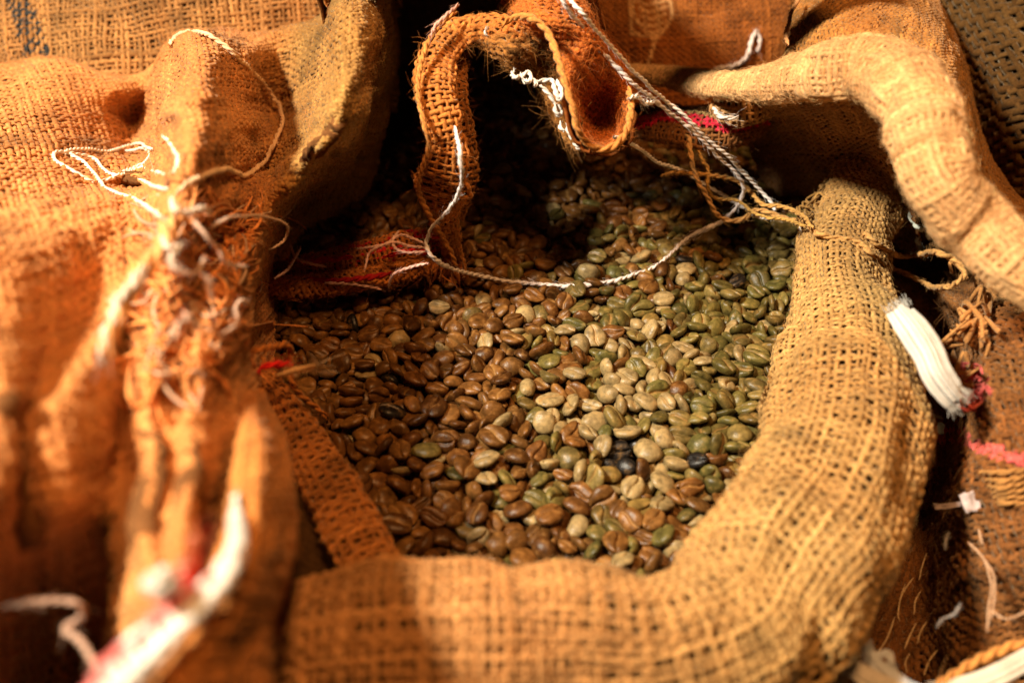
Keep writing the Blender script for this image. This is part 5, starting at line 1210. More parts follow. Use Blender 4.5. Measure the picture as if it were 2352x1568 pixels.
    -641,-892,-20,-4,31,-29,93, -625,849,-43,-11,6,-71,99, 1309,1039,-29,72,-60,13,105, -58,1789,-38,20,-14,-43,110, -414,931,-32,45,-25,-35,102, 1128,976,-30,86,-24,-30,102, -29,1201,-50,11,9,47,103, 1540,1155,-34,92,20,13,103,
    153,1136,-23,72,-68,0,99, -319,1707,-34,-33,-1,-3,109, 1489,952,-30,-9,5,-65,104, -312,5,-46,0,-13,-97,109, 1267,288,-18,-35,-39,67,87, 196,2063,-37,-10,-16,88,103, 1017,21,-9,-47,-3,19,98, -615,133,-52,32,34,-71,106,
    1405,953,-37,5,10,13,106, -45,2144,-5,-32,92,-12,108, 228,1910,-41,-5,41,-90,108, 999,1214,-35,31,-31,-75,100, 1091,1776,-36,-5,-43,89,89, 902,443,-22,-61,50,-51,99, 1487,1582,-38,48,9,16,93, -410,1514,-39,-2,37,-90,98,
    -779,-279,-47,-42,-2,-43,93, 1405,1510,-27,-27,89,-32,103, 235,-199,-47,8,1,23,112, 94,-505,-46,8,17,-92,91, 106,-70,-15,-33,71,-49,92, -276,1965,-17,92,20,-12,105, -127,-139,-33,27,0,-94,104, -648,1361,-28,-40,23,-76,104,
    602,1004,-36,-32,-15,-92,104, -275,733,-33,-6,-10,1,94, 551,89,-44,1,-21,-39,94, 479,1014,-31,85,0,-49,108, 906,-26,-42,1,2,48,96, -1193,314,-10,-16,-5,1,90, -65,721,-37,-6,45,-53,105, -843,33,-40,-5,-56,-74,102,
    1226,99,-29,18,94,-24,90, 505,-52,-35,-47,-82,24,87, 601,-96,-25,-61,-71,-30,92, 1201,1460,-28,-44,87,-13,106, -1228,505,-14,29,-31,-56,93, 118,97,-45,59,-39,30,94, 1058,1045,-44,-13,9,15,94, 717,1368,-24,25,95,-14,107,
    -490,752,-36,48,-50,-67,93, -327,1118,-38,-31,79,47,91, 751,601,-37,-6,13,45,107, 662,1512,-33,43,5,-56,101, -323,1233,-36,3,8,98,94, 1069,2659,-23,16,94,12,104, 837,518,-27,-2,5,-96,92, 366,124,-24,-67,-3,-50,94,
    -495,-621,-45,-8,-2,95,103, 1244,1695,-53,49,-44,74,101, 1166,1641,-38,38,7,4,91, -836,347,-40,-18,-15,72,95, -269,1895,-47,-3,8,40,106, 799,-519,-42,3,-45,-8,89, 415,845,-42,5,-3,-92,101, -954,501,-40,0,16,-85,111,
    -198,240,-37,-33,25,-73,102, -276,-342,-64,73,61,9,106, -618,-225,-27,50,-83,15,93, 750,-569,-34,72,-66,17,92, 186,82,-29,-3,30,68,91, 930,2395,-16,23,-9,0,104, 303,2816,-41,33,-5,12,105, 10,802,-26,-36,-66,33,90,
    127,156,-42,-4,-10,80,104, 841,-210,-47,1,9,20,94, 1210,651,-43,-2,-10,-25,104, -725,611,-46,18,-16,-70,102, 887,1910,-20,-85,-28,15,105, -113,892,-23,12,2,-96,95, 55,-56,-44,15,-15,-80,107, 59,390,-22,-37,-48,67,88,
    -230,848,-38,-23,2,91,110, 841,1774,-40,-5,2,-71,107, 1182,371,-25,70,-44,-9,91, -13,168,-26,-71,56,-31,96, 55,758,-40,-3,-32,28,98, 236,-64,-38,35,-40,-36,84, -727,-384,-42,-18,-18,95,87, 461,2136,-29,7,23,-94,89,
    -693,-510,-62,-5,-49,-69,98, -417,-818,-88,-2,3,54,99, 1030,922,-41,-3,-10,42,111, 285,1797,2,-58,-79,-13,94, 759,2009,-26,95,21,15,104, 85,2055,-17,-83,12,-20,97, 417,281,-36,76,-57,20,97, -276,362,-30,96,-24,4,110,
    -634,590,-29,-33,-23,-8,108, 60,643,-20,-90,-19,8,105, -251,-604,-43,-7,-22,96,93, 991,1792,-43,10,1,66,107, 1337,1690,-31,-37,79,-45,103, -272,-1138,-34,-18,92,-32,97, 900,609,-27,41,19,74,98, 1533,1640,-23,-69,65,3,91,
    -728,1142,-40,-10,6,-93,92, 1407,601,-32,-51,-83,10,94, 1548,2098,-19,-18,-17,-95,109, 254,987,-42,-30,73,-56,97, 1368,2656,-15,-59,65,9,95, -818,-451,-31,94,-23,-15,84, 890,1838,-29,81,-42,3,104, -620,1238,-64,39,35,9,97,
    -458,-133,-18,86,-31,-10,88, 568,2288,-36,-98,13,7,97, 955,-757,-72,38,22,38,87, 1121,1464,-27,-7,0,-4,92, 571,378,-31,-1,-27,-82,95, -573,2345,-42,-1,5,48,105, 204,577,-30,7,-14,93,102, 1391,705,-36,-81,43,-34,90,
    965,2134,-33,-17,40,-49,106, -268,2876,-37,18,-24,84,105, -1148,670,-37,-29,-11,1,98, 110,1535,-32,85,51,0,95, 428,1607,-49,13,4,78,109, -718,-44,-33,3,11,49,96, -783,265,-44,-8,-10,-91,93, 899,522,-35,-71,42,-20,95,
    -18,-97,-42,11,15,58,94, 334,-1206,-41,8,-9,96,103, 869,727,-38,-3,25,11,96, 1186,2048,-40,-96,-22,-9,95, 1531,2562,-44,97,-2,19,103, 1404,1026,-46,-2,-11,97,97, 859,806,-47,-15,-4,94,103, 893,3037,-27,-26,54,-74,108,
    256,1520,-36,-16,2,3,103, -802,-379,-28,27,0,-64,91, 1406,492,-64,60,-6,8,100, 173,438,-29,17,90,24,95, -485,1467,-17,31,-85,39,94, 112,1914,-20,8,-37,-81,112, 984,1345,-40,-7,6,-54,108, -359,90,-32,-14,29,60,94,
    447,938,-47,-2,0,-15,87, 1241,728,-44,-12,15,-46,90, 734,-319,-42,38,27,10,88, -437,739,-38,-25,39,74,104, 598,-936,-75,29,5,-10,90, 507,890,-27,13,-45,-53,97, -132,2154,-24,76,11,6,92, -393,1288,-57,29,4,20,96,
    668,-112,-41,-2,-19,49,97, 1509,1881,-15,-92,-29,21,104, 627,-787,-45,95,-5,-7,89, -1156,840,-61,65,24,37,106, -110,1918,-32,-27,-34,-14,101, 528,1493,-45,1,1,48,100, -955,1082,-34,98,2,4,94, 337,258,-36,63,74,-11,90,
    -30,982,-36,97,17,-8,96, 966,596,-58,2,23,-90,91, 375,-117,-32,97,-2,-10,94, 707,763,-26,-59,-72,29,90, 1487,1079,-37,-9,13,67,101, 1232,2178,-49,9,1,41,106, 442,296,-15,-8,-21,-82,94, -254,2471,-39,1,27,-94,92,
    -51,1623,-32,-10,1,-8,109, 1497,2003,-30,6,2,-37,107, 322,1892,-26,13,-83,-52,107, -288,1532,-28,96,1,2,92, 974,1017,-50,12,-4,21,89, -115,2483,-48,61,-54,45,97, 641,-1051,-55,-16,53,44,98, 851,92,-30,-61,-70,-23,99,
    249,786,-60,88,-29,-28,104, 548,1617,-32,13,88,6,100, 1494,884,-64,24,95,6,111, 647,-1286,-56,-10,-31,-81,91, 1555,1829,-42,20,-6,-91,108, 343,630,-33,-70,-59,18,95, -269,2058,-17,-8,-82,51,95, 1187,1570,-48,2,-1,-89,106,
    842,614,-26,-15,-15,-89,99, 1202,158,-34,-63,47,10,98, 757,289,-28,11,-39,-72,106, -1219,443,-46,-5,-35,-8,91, -647,-84,-28,-76,-53,-30,95, 1493,1785,-61,14,-41,25,97, 161,38,-46,39,-7,-35,88, -379,-53,-38,-5,-5,96,92,
    460,577,-46,8,14,33,101, 1044,614,-49,7,-14,-81,97, 500,498,-51,19,-14,91,97, 99,-4,-25,-45,-10,-39,97, 1105,2078,-47,13,2,-60,98, 1093,2179,-23,81,-22,-31,96, 243,459,-20,4,3,-36,91, -631,215,-31,-18,-93,-18,88,
    1389,2450,-33,-42,85,-24,113, -313,2156,-32,-1,27,-95,105, 1208,1367,-19,75,64,-7,102, 368,2072,-34,-23,82,27,93, -238,1740,-51,22,-7,-54,107, 1046,1519,-27,-1,-43,-52,110, 862,1078,-20,-20,-29,51,86, 271,-244,-29,22,-8,86,91,
    -810,-557,-52,-36,6,-14,88, 355,-1311,-69,-84,-25,23,85, 1249,1086,-34,-30,-85,22,89, 1292,1561,-41,3,25,42,101, 1191,1010,-33,-2,-30,-76,107, -208,-791,-25,-17,-97,12,89, 1121,623,-38,-8,-17,-93,100, 358,2687,-40,-5,9,-98,103,
    529,1288,-43,-34,4,-15,96, -713,45,-61,-51,41,-58,104, 1343,1305,-46,28,4,-42,94, -740,1595,-41,81,25,-36,101, -396,-906,-60,-37,16,84,108, 29,1045,-34,-77,-61,-7,85, 1311,259,-48,14,-6,-11,87, -810,629,-43,-4,-7,89,103,
    -392,1338,-43,-50,1,-8,103, 904,-818,-53,-89,-12,-38,94, 827,1127,-46,-12,98,4,93, 661,1014,-55,-22,80,10,97, -626,1717,-16,18,-90,-11,99, -901,336,-40,9,3,-67,88, -130,192,-44,-3,-20,32,104, 1118,1249,-29,-79,-57,3,98,
    -127,-1223,-62,93,-17,31,96, 565,849,-18,35,-77,-45,101, -590,196,-33,-14,28,-93,89, -907,-468,-69,-64,-72,20,92, 14,2069,-23,39,15,-84,101, -576,-303,-37,13,28,54,101, 927,1712,-34,24,14,63,101, 834,1530,-36,23,2,-68,108,
    592,2932,-22,-15,-83,-48,102, -209,575,-27,-3,-10,-71,89, -603,548,-41,-29,-33,-84,90, 405,2478,-29,10,98,-1,96, 506,2038,-45,0,-8,49,95, 733,371,-26,43,23,77,91, 92,-379,-66,32,92,11,104, -1042,1087,-42,-35,89,-12,104,
    1064,-5,-45,66,-23,-20,102, 1557,928,-87,-3,2,83,108, 710,3587,-62,0,70,-70,99, -214,153,-32,24,-83,-48,97, 1309,2188,-38,30,-12,-73,92, 541,1168,-39,-9,-45,88,94, 1319,2733,-19,-72,45,45,95, -393,1172,-66,40,39,32,91,
    -771,831,-28,-2,-17,-77,106, 104,1079,-54,0,-20,-96,101, -162,2934,-27,17,-11,45,102, 161,3042,-18,-56,-77,1,102, 20,23,-25,13,-89,42,87, -618,1033,-33,23,-70,-44,92, 238,2293,-31,27,-89,-28,95, -874,525,-49,-32,-65,66,92,
    980,2218,-24,-71,57,37,105, 577,678,-29,-27,18,-54,92, 1052,1605,-37,30,-4,-37,94, 413,503,-40,28,4,88,106, -791,937,-34,-7,98,-3,99, 1091,6,-30,14,68,66,90, 711,-874,-67,-27,7,-5,108, -38,1088,-36,-99,-2,-4,95,
    1358,1575,-55,-46,48,-3,104, 390,3099,-11,-1,-14,76,103, 913,672,-26,16,-84,-49,87, -793,1715,-60,-70,-61,-29,96, -491,1373,-33,94,-18,-2,95, 451,383,-27,-35,52,-44,94, -1100,603,-22,-26,-12,62,109, -874,411,-60,4,67,-59,96,
    1104,1946,-45,-11,37,-91,91, 707,1815,-51,-7,9,-88,98, 154,1025,-37,0,-18,48,106, 643,2341,-21,-87,-20,-7,97, -781,419,-35,18,-91,-25,90, 390,696,-41,-3,-5,88,99, 305,174,-39,-10,-6,36,108, -330,-1058,-36,-13,-20,-89,87,
    538,2741,-31,40,-54,60,95, 1157,-202,-87,1,1,-92,102, 1006,748,-56,-75,-31,-44,93, -1038,469,-28,30,82,46,89, 316,958,-35,-28,-3,36,98, 422,174,-39,-4,6,-91,91, -178,1190,-22,85,-24,35,86, -18,-337,-23,39,90,-7,92,
    665,811,-63,-17,-50,58,103, -173,650,-40,-9,28,87,104, -607,-492,-65,50,0,-17,108, 711,684,-49,-7,2,82,90, 1554,1490,-27,45,78,-38,88, 1436,1620,-46,0,-15,57,106, -411,1945,-51,26,1,18,103, -414,1861,-44,-11,-3,-40,104,
    1464,2157,-46,3,-2,86,105, 694,2758,-44,0,-39,57,93, 986,-300,-35,52,-82,-11,98, 920,187,-37,-79,-29,18,105, -543,3030,-33,7,39,-90,94, -69,319,-44,-51,-70,12,107, -681,995,-60,-71,-52,-7,99, 1061,1835,-48,15,9,-60,111,
    -197,1938,-42,12,-9,-61,98, 599,2081,-42,-5,-12,-87,108, 617,1841,-36,44,-9,-80,97, 260,2888,-30,-7,-25,67,108, 55,-266,-34,-28,30,-7,85, 1005,2017,-36,-29,-23,-11,106, 340,2399,-31,-70,-69,4,97, 580,1925,-37,18,-21,-82,98,
    -28,-673,-49,-5,-25,-92,97, 1068,1181,-22,-81,4,-3,94, 51,2747,-28,27,-8,-38,104, -536,-900,-39,40,87,15,105, 967,1526,-42,-35,-15,3,97, 1313,1143,-48,58,32,-29,92, -1116,132,-64,-12,94,27,108, 83,46,-34,-61,25,17,86,
    -829,1375,-35,98,2,-8,90, -635,291,-35,-73,-45,35,93, -898,453,-45,9,-13,29,93, -528,2768,-29,-5,47,-86,88, 1314,2454,-32,-61,-75,10,97, 619,1417,-39,11,18,71,93, -152,1331,-46,-33,-44,-54,100, -606,-1059,-75,-18,20,-84,96,
    -884,983,-51,-20,20,-19,105, -887,1255,-27,-68,-58,32,98, -670,1836,-12,-83,48,-24,106, -199,1530,-40,-8,-28,-90,94, 1019,494,-34,-24,10,73,97, 64,1446,-41,12,8,97,109, -316,1301,-35,-66,63,38,91, 1041,1974,-50,14,1,-3,94,
    1418,1738,-47,5,-5,11,100, -127,1482,-31,-86,46,6,92, -265,273,-36,-62,23,-8,98, 988,1463,-38,-17,15,58,101, -996,-9,-32,83,-47,9,95, 862,907,-44,-3,46,70,98, 1145,1151,-53,10,-7,-13,87, -46,2010,-41,-10,21,2,108,
    967,1942,-53,-34,-47,-68,101, 831,166,-34,75,47,-9,93, 728,1911,-33,27,-27,-62,95, 438,1727,-27,3,12,86,92, 1082,857,-66,-35,-1,77,101, -385,-367,-68,-28,-34,81,100, -421,116,-47,-7,11,-63,99, -71,3153,-22,95,26,0,112,
    410,-799,-65,97,16,-8,108, 1241,2628,-42,11,1,-33,102, 52,2284,-31,73,49,19,107, -489,2361,-25,98,-10,9,93, 1227,544,-50,35,-30,-83,103, 873,238,-52,2,0,-75,92, -581,1854,-39,3,10,76,99, -257,1270,-31,-28,3,-3,95,
    -1044,180,-41,-1,-5,81,107, -404,651,-39,92,-13,4,99, 753,3073,-51,22,-13,58,100, 1059,3008,-15,7,-95,26,104, 419,-930,-66,33,8,73,110, 364,308,-34,-8,38,91,99, -337,1064,-44,-56,12,-25,92, 1051,-452,-66,-83,53,-12,106,
    -407,681,-31,-33,0,17,111, 640,-308,-37,27,17,84,93, 1173,2552,-28,21,90,-8,100, -197,2062,-33,91,24,23,98, -107,117,-33,-2,83,19,101, 1417,1295,-41,-45,-18,73,88, -681,-181,-50,4,8,-99,99, 1464,1278,-47,8,-9,-70,104,
    623,111,-36,5,25,-89,84, 515,46,-40,6,-88,43,89, 1331,1221,-33,19,7,58,89, 162,1421,-31,-29,-94,3,106, 1290,468,-36,-38,11,-7,95, 366,1689,-40,19,94,-17,92, 1501,1452,-71,18,-18,69,107, 1160,2207,-30,-27,87,-37,104,
    222,2563,-30,78,-59,4,106, 459,2239,-19,-40,25,10,105, 791,1621,-28,-84,46,-24,87, -437,2915,-29,-15,79,-28,104, 1017,1713,-49,14,-3,4,90, -870,1417,-42,-43,-18,-5,96, -128,-485,-66,-7,36,-14,93, 166,-668,-88,2,-3,50,98,
    -390,158,-61,-43,82,19,94, -128,2600,-26,-98,3,-5,112, 159,1604,-34,-2,-52,-80,102, 114,2966,-30,-2,-17,-94,104, 1308,1750,-46,-4,-3,-92,105, -566,3266,-32,11,32,92,109, 1453,872,-50,9,-8,-87,90, 1202,2363,-38,-3,31,-86,96,
    522,1835,-52,1,16,96,100, 883,2643,-37,-18,-22,84,109, 1167,2963,-23,11,0,90,100, -27,907,-34,-10,65,67,90, -594,990,-65,-5,98,-8,109, -175,2393,-47,20,8,77,111, 622,1607,-47,-6,-5,-92,97, -55,-994,-62,-73,-61,-27,100,
    897,1329,-60,31,-33,-2,106, 1360,687,-66,78,-35,-7,94, -126,1118,-31,-29,-89,27,106, 698,-819,-23,81,-1,-34,86, 1292,1824,-46,2,-6,99,91, 505,1900,-39,-12,-16,-72,101, 251,3164,-30,35,-89,-19,101, 705,2459,-35,8,-6,-39,99,
    -752,1338,-47,-8,10,-53,95, -751,1817,-51,-14,-9,41,93, -922,927,-40,-44,18,-11,95, 624,3236,-29,-15,87,-39,100, 312,-672,-62,37,53,68,105, 1445,2629,-50,-16,45,-85,89, 518,2516,-29,38,-82,-28,108, 758,2711,-43,6,19,-97,96,
    291,1594,-39,81,-56,11,95, -235,2518,-33,-79,-33,-22,107, -770,782,-36,92,-19,12,107, 611,1190,-34,-49,21,84,97, -517,-274,-38,-62,9,-29,99, 33,3136,-22,-84,-46,-13,93, -592,2767,-69,44,76,43,90, -1067,11,-30,1,-41,-85,103,
    1148,1393,-50,15,9,94,90, -419,1408,-24,37,-58,-49,98, -868,1128,-53,-17,11,-94,92, -247,210,-45,-33,22,-85,93, 898,1029,-74,-17,14,74,107, -667,652,-47,-88,38,21,87, 759,933,-39,-1,-21,21,103, 882,1187,-50,0,-14,98,95,
    768,801,-48,1,11,-98,98, 456,1326,-62,31,47,-27,86, 146,2838,-35,20,8,85,101, -492,1919,-26,-14,-85,45,102, -346,2634,-40,-11,23,-95,102, 499,1765,-50,8,-13,-96,96, 826,2880,-36,-7,23,-77,110, 64,515,-28,-49,-9,12,89,
    660,2106,-29,-25,28,-78,94, 1379,2005,-34,90,39,-4,94, 1430,1945,-38,16,-22,-85,101, -1096,82,-51,8,-9,-53,85, 42,2005,-31,-44,11,20,100, 172,2206,-35,42,18,31,87, 969,15,-37,-59,-68,41,86, 1142,1066,-39,7,-5,-90,91,
    184,-269,-38,-7,-7,91,102, -229,33,-20,51,78,32,103, 1051,224,-39,-59,-74,11,86, 364,885,-62,30,-44,83,94, -530,237,-39,-10,3,-53,88, -333,1452,-67,18,-39,39,87, 670,902,-63,-37,82,-41,104, 957,-85,-43,11,1,34,90,
    -1147,204,-48,-76,-58,25,98, 161,371,-31,-26,10,-92,88, 381,-467,-41,62,76,1,98, 1162,3342,-51,8,-14,97,108, -567,3535,-38,83,-2,-1,105, -451,3214,-32,-4,-98,13,103, 636,3010,-31,35,-50,69,100, -140,2706,-10,83,46,-2,104,
    -790,-343,-55,-2,-22,32,95, -169,901,-41,-47,-51,16,107, -1084,817,-58,79,-43,27,96, 978,3025,-33,77,-46,-16,101, 264,2640,-26,91,15,9,99, -601,1498,-32,-78,-51,31,89, -433,2184,-43,27,56,-18,90, -1174,521,-24,-65,-69,29,107,
    952,1602,-39,-48,70,-43,99, -779,-108,-49,-7,-29,43,99, 825,987,-62,-5,-6,98,109, 1408,1079,-47,-11,50,78,99, 958,-630,-52,-1,8,-6,91, -366,-573,-51,-2,8,82,88, 951,2834,-44,-14,15,3,104, 169,1214,-25,51,-67,22,93,
    -888,697,-38,88,-10,-22,103, 703,75,-44,-21,25,-63,92, -194,-799,-87,3,1,-96,105, -155,-947,-33,-56,-51,50,93, 139,2264,-17,61,77,7,92, 1110,2583,-46,0,6,56,100, -507,933,-28,-73,56,-36,89, 1560,1072,-51,-8,-2,63,111,
    -70,2316,-37,40,-7,-5,94, 1216,1186,-66,-31,33,13,86, 110,1638,-38,69,-58,-40,102, -360,427,-39,-23,-60,75,101, 1566,1946,-31,6,-12,70,89, -426,3429,-47,5,-2,2,103, 765,425,-63,89,-19,2,106, 531,3215,-48,29,6,5,99,
    594,-1253,-69,-83,-52,-2,98, -205,-577,-68,-90,-41,10,100, -700,525,-58,5,-12,-61,88, 770,1774,-31,70,-51,-33,96, -488,1799,-57,79,-29,23,102, 1024,3303,-27,85,-41,-8,98, -36,326,-32,30,22,46,91, 157,2579,-33,45,-30,-48,104,
    -59,2791,-31,13,26,92,100, 652,2529,-36,-80,-56,14,99, -508,519,-31,1,-2,-99,102, 855,2565,-41,-51,-3,9,101, 1281,1314,-87,-3,1,89,106, 459,1512,-46,-17,4,-76,98, -929,1382,-60,-82,18,51,88, 652,1849,-26,16,84,20,98,
    13,2447,-38,78,39,27,98, -542,1183,-33,-69,-51,12,87, -683,1327,-67,-36,-6,63,103, 1253,2769,-33,0,49,85,98, -684,1210,-58,-86,-3,31,108, 990,277,-35,68,-68,15,110, 300,3041,-23,66,73,-1,103, 165,-1201,-88,-3,0,99,98,
    -441,1716,-40,-51,-74,39,93, 1097,1705,-41,-1,-23,-83,94, -575,2258,-60,1,33,93,95, 918,271,-44,-40,1,-78,93, -531,2693,-53,-20,-28,44,103, 788,2630,-47,-18,14,-70,103, -426,2601,-46,44,-10,-3,92, 873,332,-70,-6,38,-85,103,
    1196,2469,-37,-12,2,-72,107, 500,156,-51,10,6,-98,100, 229,2135,-38,23,-3,44,94, -335,2918,-27,7,-34,-37,104, -578,629,-64,-64,-71,14,112, 1056,2798,-38,-25,5,35,108, 278,-438,-71,-34,28,-70,90, -248,1634,-45,0,-26,-95,90,
    -136,2524,-27,11,96,-3,100, 1204,2708,-36,-72,-60,16,110, 657,-667,-43,-10,44,31,88, 1309,1954,-34,26,-80,43,91, 634,2770,-13,72,-64,-11,98, -227,1221,-32,77,58,-20,93, 192,645,-35,-37,85,1,89, -105,-1148,-70,43,23,56,91,
    -574,1944,-52,-13,-29,78,101, 140,2746,-50,8,-8,-64,100, 1046,2208,-43,72,-62,-28,92, 69,1140,-60,-11,89,-6,93, -533,151,-22,-13,70,68,104, 535,595,-65,57,-72,36,90, -361,932,-58,28,88,-31,111, 769,2351,-36,-20,19,-59,96,
    181,-455,-64,-67,67,-26,105, -738,1654,-32,15,-11,-53,97, -371,1023,-62,-26,73,-61,106, -332,2504,-36,-26,-1,40,97, 234,3017,-43,22,5,-48,100, -122,741,-39,35,72,58,87, -262,-527,-74,-3,22,13,105, -354,1572,-73,-1,31,-89,98,
    57,1745,-45,-6,10,-97,93, -56,2540,-42,6,10,-32,92, 126,1788,-49,17,24,-43,102, -105,-653,-26,-1,-99,1,90, -490,2231,-31,88,-34,-15,95, 291,-1106,-73,-9,24,-79,112, 124,2444,-45,11,-61,-14,108, 1255,122,-63,47,75,31,104,
    1364,368,-59,-35,-16,-49,112, 522,2824,-17,-7,-93,-31,94, 1103,3492,-62,-94,2,4,106, 747,3331,-32,-95,26,-9,109, -468,1536,-18,19,-19,-78,99, 608,1262,-44,-8,28,-24,97, -1205,653,-68,23,-96,-6,96, -696,1080,-49,10,-7,-98,97,
    -1067,922,-33,-22,-1,-4,98, 1296,2807,-19,-75,15,-12,107, -854,1583,-68,40,-65,-46,90, -489,2434,-37,8,-13,92,105, 168,1594,-60,72,42,-13,88, 1362,1790,-35,-25,-16,-94,95, -1057,303,-64,-73,-37,35,99, 566,1731,-40,-76,62,-12,89,
    612,767,-59,-43,48,65,90, 1212,3080,-17,-54,56,52,91, -556,3328,6,82,-46,30,104, -612,-351,-61,9,-22,84,107, -857,1661,-87,0,2,19,102, 322,1626,-61,-65,56,-23,108, -33,3386,-23,65,49,34,111, 1220,2860,-34,-53,-41,-24,92,
    673,2033,-53,-3,-5,-21,93, 358,2240,-39,56,-47,-54,93, -244,2105,-21,-92,-2,-24,99, -169,1602,-47,-4,9,-40,91, 946,2134,-51,85,-24,-44,105, -355,-1191,-44,-1,-10,-26,95, 1343,2277,-39,-3,8,-16,104, 486,2309,-30,-85,-41,-4,101,
    757,1537,-53,-4,-18,-17,87, 997,2678,-25,-65,74,-6,94, -502,1995,-35,6,10,31,104, -203,2570,-13,36,70,57,98, -336,-1023,-68,41,-86,-20,96, 324,2940,-30,-2,-24,51,95, -103,2992,-34,28,1,42,95, 694,2947,-49,11,-8,89,96,
    522,1338,-55,-61,30,50,98, -541,1639,-41,-2,13,-19,96, 24,1669,-54,-1,26,55,96, -334,1837,-53,-26,44,51,105, 364,49,-47,0,5,-85,100, 242,1250,-27,67,-56,-29,111, 181,3406,-44,-9,5,-48,100, -54,1702,-42,-14,10,-24,102,
    839,2347,-37,44,61,-64,87, -284,2699,-44,0,-14,-93,93, 821,870,-59,15,-75,-44,102, 88,1704,-58,36,46,-29,94, 167,809,-62,-73,50,-28,109, 1231,1971,-32,-8,-33,-88,106, 849,-387,-32,-9,-92,-11,100, 383,1495,-27,-72,35,-49,106,
    -348,3371,-42,-50,-78,36,105, 239,-489,-88,2,2,-77,96, 1245,7,-87,-1,-3,-38,102, 662,-230,-62,-61,51,-28,102, -44,-596,-51,-3,9,48,101, -156,500,-49,44,25,-7,105, 950,2567,-50,1,11,-88,101, 1113,269,-64,6,-98,9,107,
    -1239,724,-88,-3,1,96,94, -352,1779,-50,6,21,26,105, 756,2205,-44,-8,1,-26,110, -871,876,-70,39,-22,-26,94, -500,1136,-69,29,-1,-71,104, 1110,2313,-41,95,24,-11,99, 1014,836,-34,-93,12,-17,106, 329,528,-35,-7,84,52,106,
    381,3300,-36,78,-58,-9,110, 801,2770,-45,25,-22,89,104, 235,708,-50,-18,11,-49,93, 874,2042,-48,-4,29,94,102, 1198,2282,-42,-2,-6,-23,102, -221,976,-69,-8,-35,-18,90, 1198,932,-37,15,-19,-83,106, 1378,1125,-40,6,-52,-58,88,
    17,1146,-52,-14,-50,-56,100, 932,1126,-39,-66,8,45,93, -308,2763,-42,2,-8,-98,100, 1052,341,-40,0,-8,-98,91, -209,-151,-51,-19,-21,-89,90, 1399,2812,-29,-85,47,-10,103, -816,1297,-48,-13,34,-63,96, 1283,1445,-44,-5,2,16,103,
    -199,2325,-49,43,-5,-51,95, 792,726,-35,-54,82,11,105, -439,469,-30,-22,93,23,110, -189,378,-65,-98,-4,8,113, 250,3516,-44,-10,15,21,98, 457,-1210,-71,-57,80,12,90, -540,2468,-39,-75,-56,13,99, -304,2317,-42,-14,1,51,96,
    -164,1261,-53,20,-4,79,104, -491,-982,-20,21,88,33,94, 407,2246,-39,25,-85,-36,90, 455,3301,-29,16,-16,-67,104, 1226,3032,-31,10,-97,-11,92, -271,-988,-73,-6,20,-42,112, -837,481,-66,76,44,31,96, -200,1073,-73,-20,-14,-37,98,
    -224,1310,-45,9,89,43,86, -868,1052,-37,0,-29,-61,87, 783,1928,-44,3,-10,-76,98, -464,-362,-72,7,36,86,96, -308,1674,-68,4,-43,-89,100, 745,3241,-41,13,-17,-35,99, 1293,379,-31,34,-92,7,89, 315,-153,-52,-6,-4,-11,86,
    -859,810,-48,-4,9,98,91, 38,-355,-62,21,-15,-73,109, 333,3516,-54,55,56,-60,105, 487,-694,-62,-80,26,-5,106, -222,2984,-32,-34,80,-38,101, 851,3234,-37,28,10,63,107, 1170,1221,-65,-73,-44,-9,88, 437,2563,-38,-40,-31,-52,106,
    773,3135,-35,-90,-15,7,93, -98,3478,-44,-17,2,14,109, -497,2147,-46,13,-22,-82,101, -380,1659,-49,9,-2,-48,87, 626,1769,-44,-2,-13,20,83, 618,2167,-42,-22,11,-21,103, 848,-706,-64,-39,-65,62,96, 167,2453,-28,-75,44,-25,86,
    656,1683,-42,-16,33,-51,84, 202,1686,-66,19,32,48,107, 720,2563,-48,-1,-13,85,97, 1284,196,-65,-95,10,6,108, 514,3296,-28,97,-8,19,102, 1127,2403,-40,-6,4,-87,112, -137,456,-30,38,17,20,89, -340,478,-46,-4,8,-98,105,
    -978,-212,-88,2,0,-97,96, -217,3485,-57,6,71,-64,105, -310,3117,-38,2,-14,19,90, 40,1319,-55,88,-37,3,87, 911,2877,-34,4,-76,-62,94, 833,-79,-63,25,-87,35,95, 1502,1353,-74,21,-7,-56,112, 944,953,-52,9,2,-98,86,
    737,1139,-64,26,91,-28,106, 1352,2074,-57,61,2,-67,94, 1373,1439,-46,-15,-10,-13,88, 9,1941,-33,35,-41,-47,94, 453,1956,-35,-18,24,7,88, 791,1847,-50,-5,-20,97,97, -395,2111,-44,11,-2,-58,91, 211,2793,-50,-10,-3,42,89,
    873,2807,-48,6,13,62,105, 132,1873,-44,-9,-5,40,104, -513,3077,-32,-78,-51,-6,109, -307,668,-47,14,3,-1,107, 955,-566,-51,6,-27,95,88, -152,583,-47,3,15,79,91, 1450,2528,-55,-14,24,-76,101, 92,2592,-25,83,-25,-42,89,
    1439,2083,-48,-44,13,11,94, 927,2326,-27,-39,5,12,100, 709,350,-34,-49,-67,43,90, 403,1283,-65,59,-66,-39,102, 815,261,-10,-73,-46,24,85, 657,727,-63,-94,0,2,105, 825,3047,-37,-20,-8,-59,104, 553,-194,-45,4,8,93,110,
    429,-1284,-89,-3,1,91,84, -110,3386,-48,-3,-3,58,102, -337,2223,-34,17,-90,-29,96, -530,580,-48,18,-9,-96,88, -622,465,-43,-8,-6,55,97, 11,2680,-41,0,-2,-59,101, 300,2098,-59,-66,-64,-37,106, 307,2305,-68,15,40,75,107,
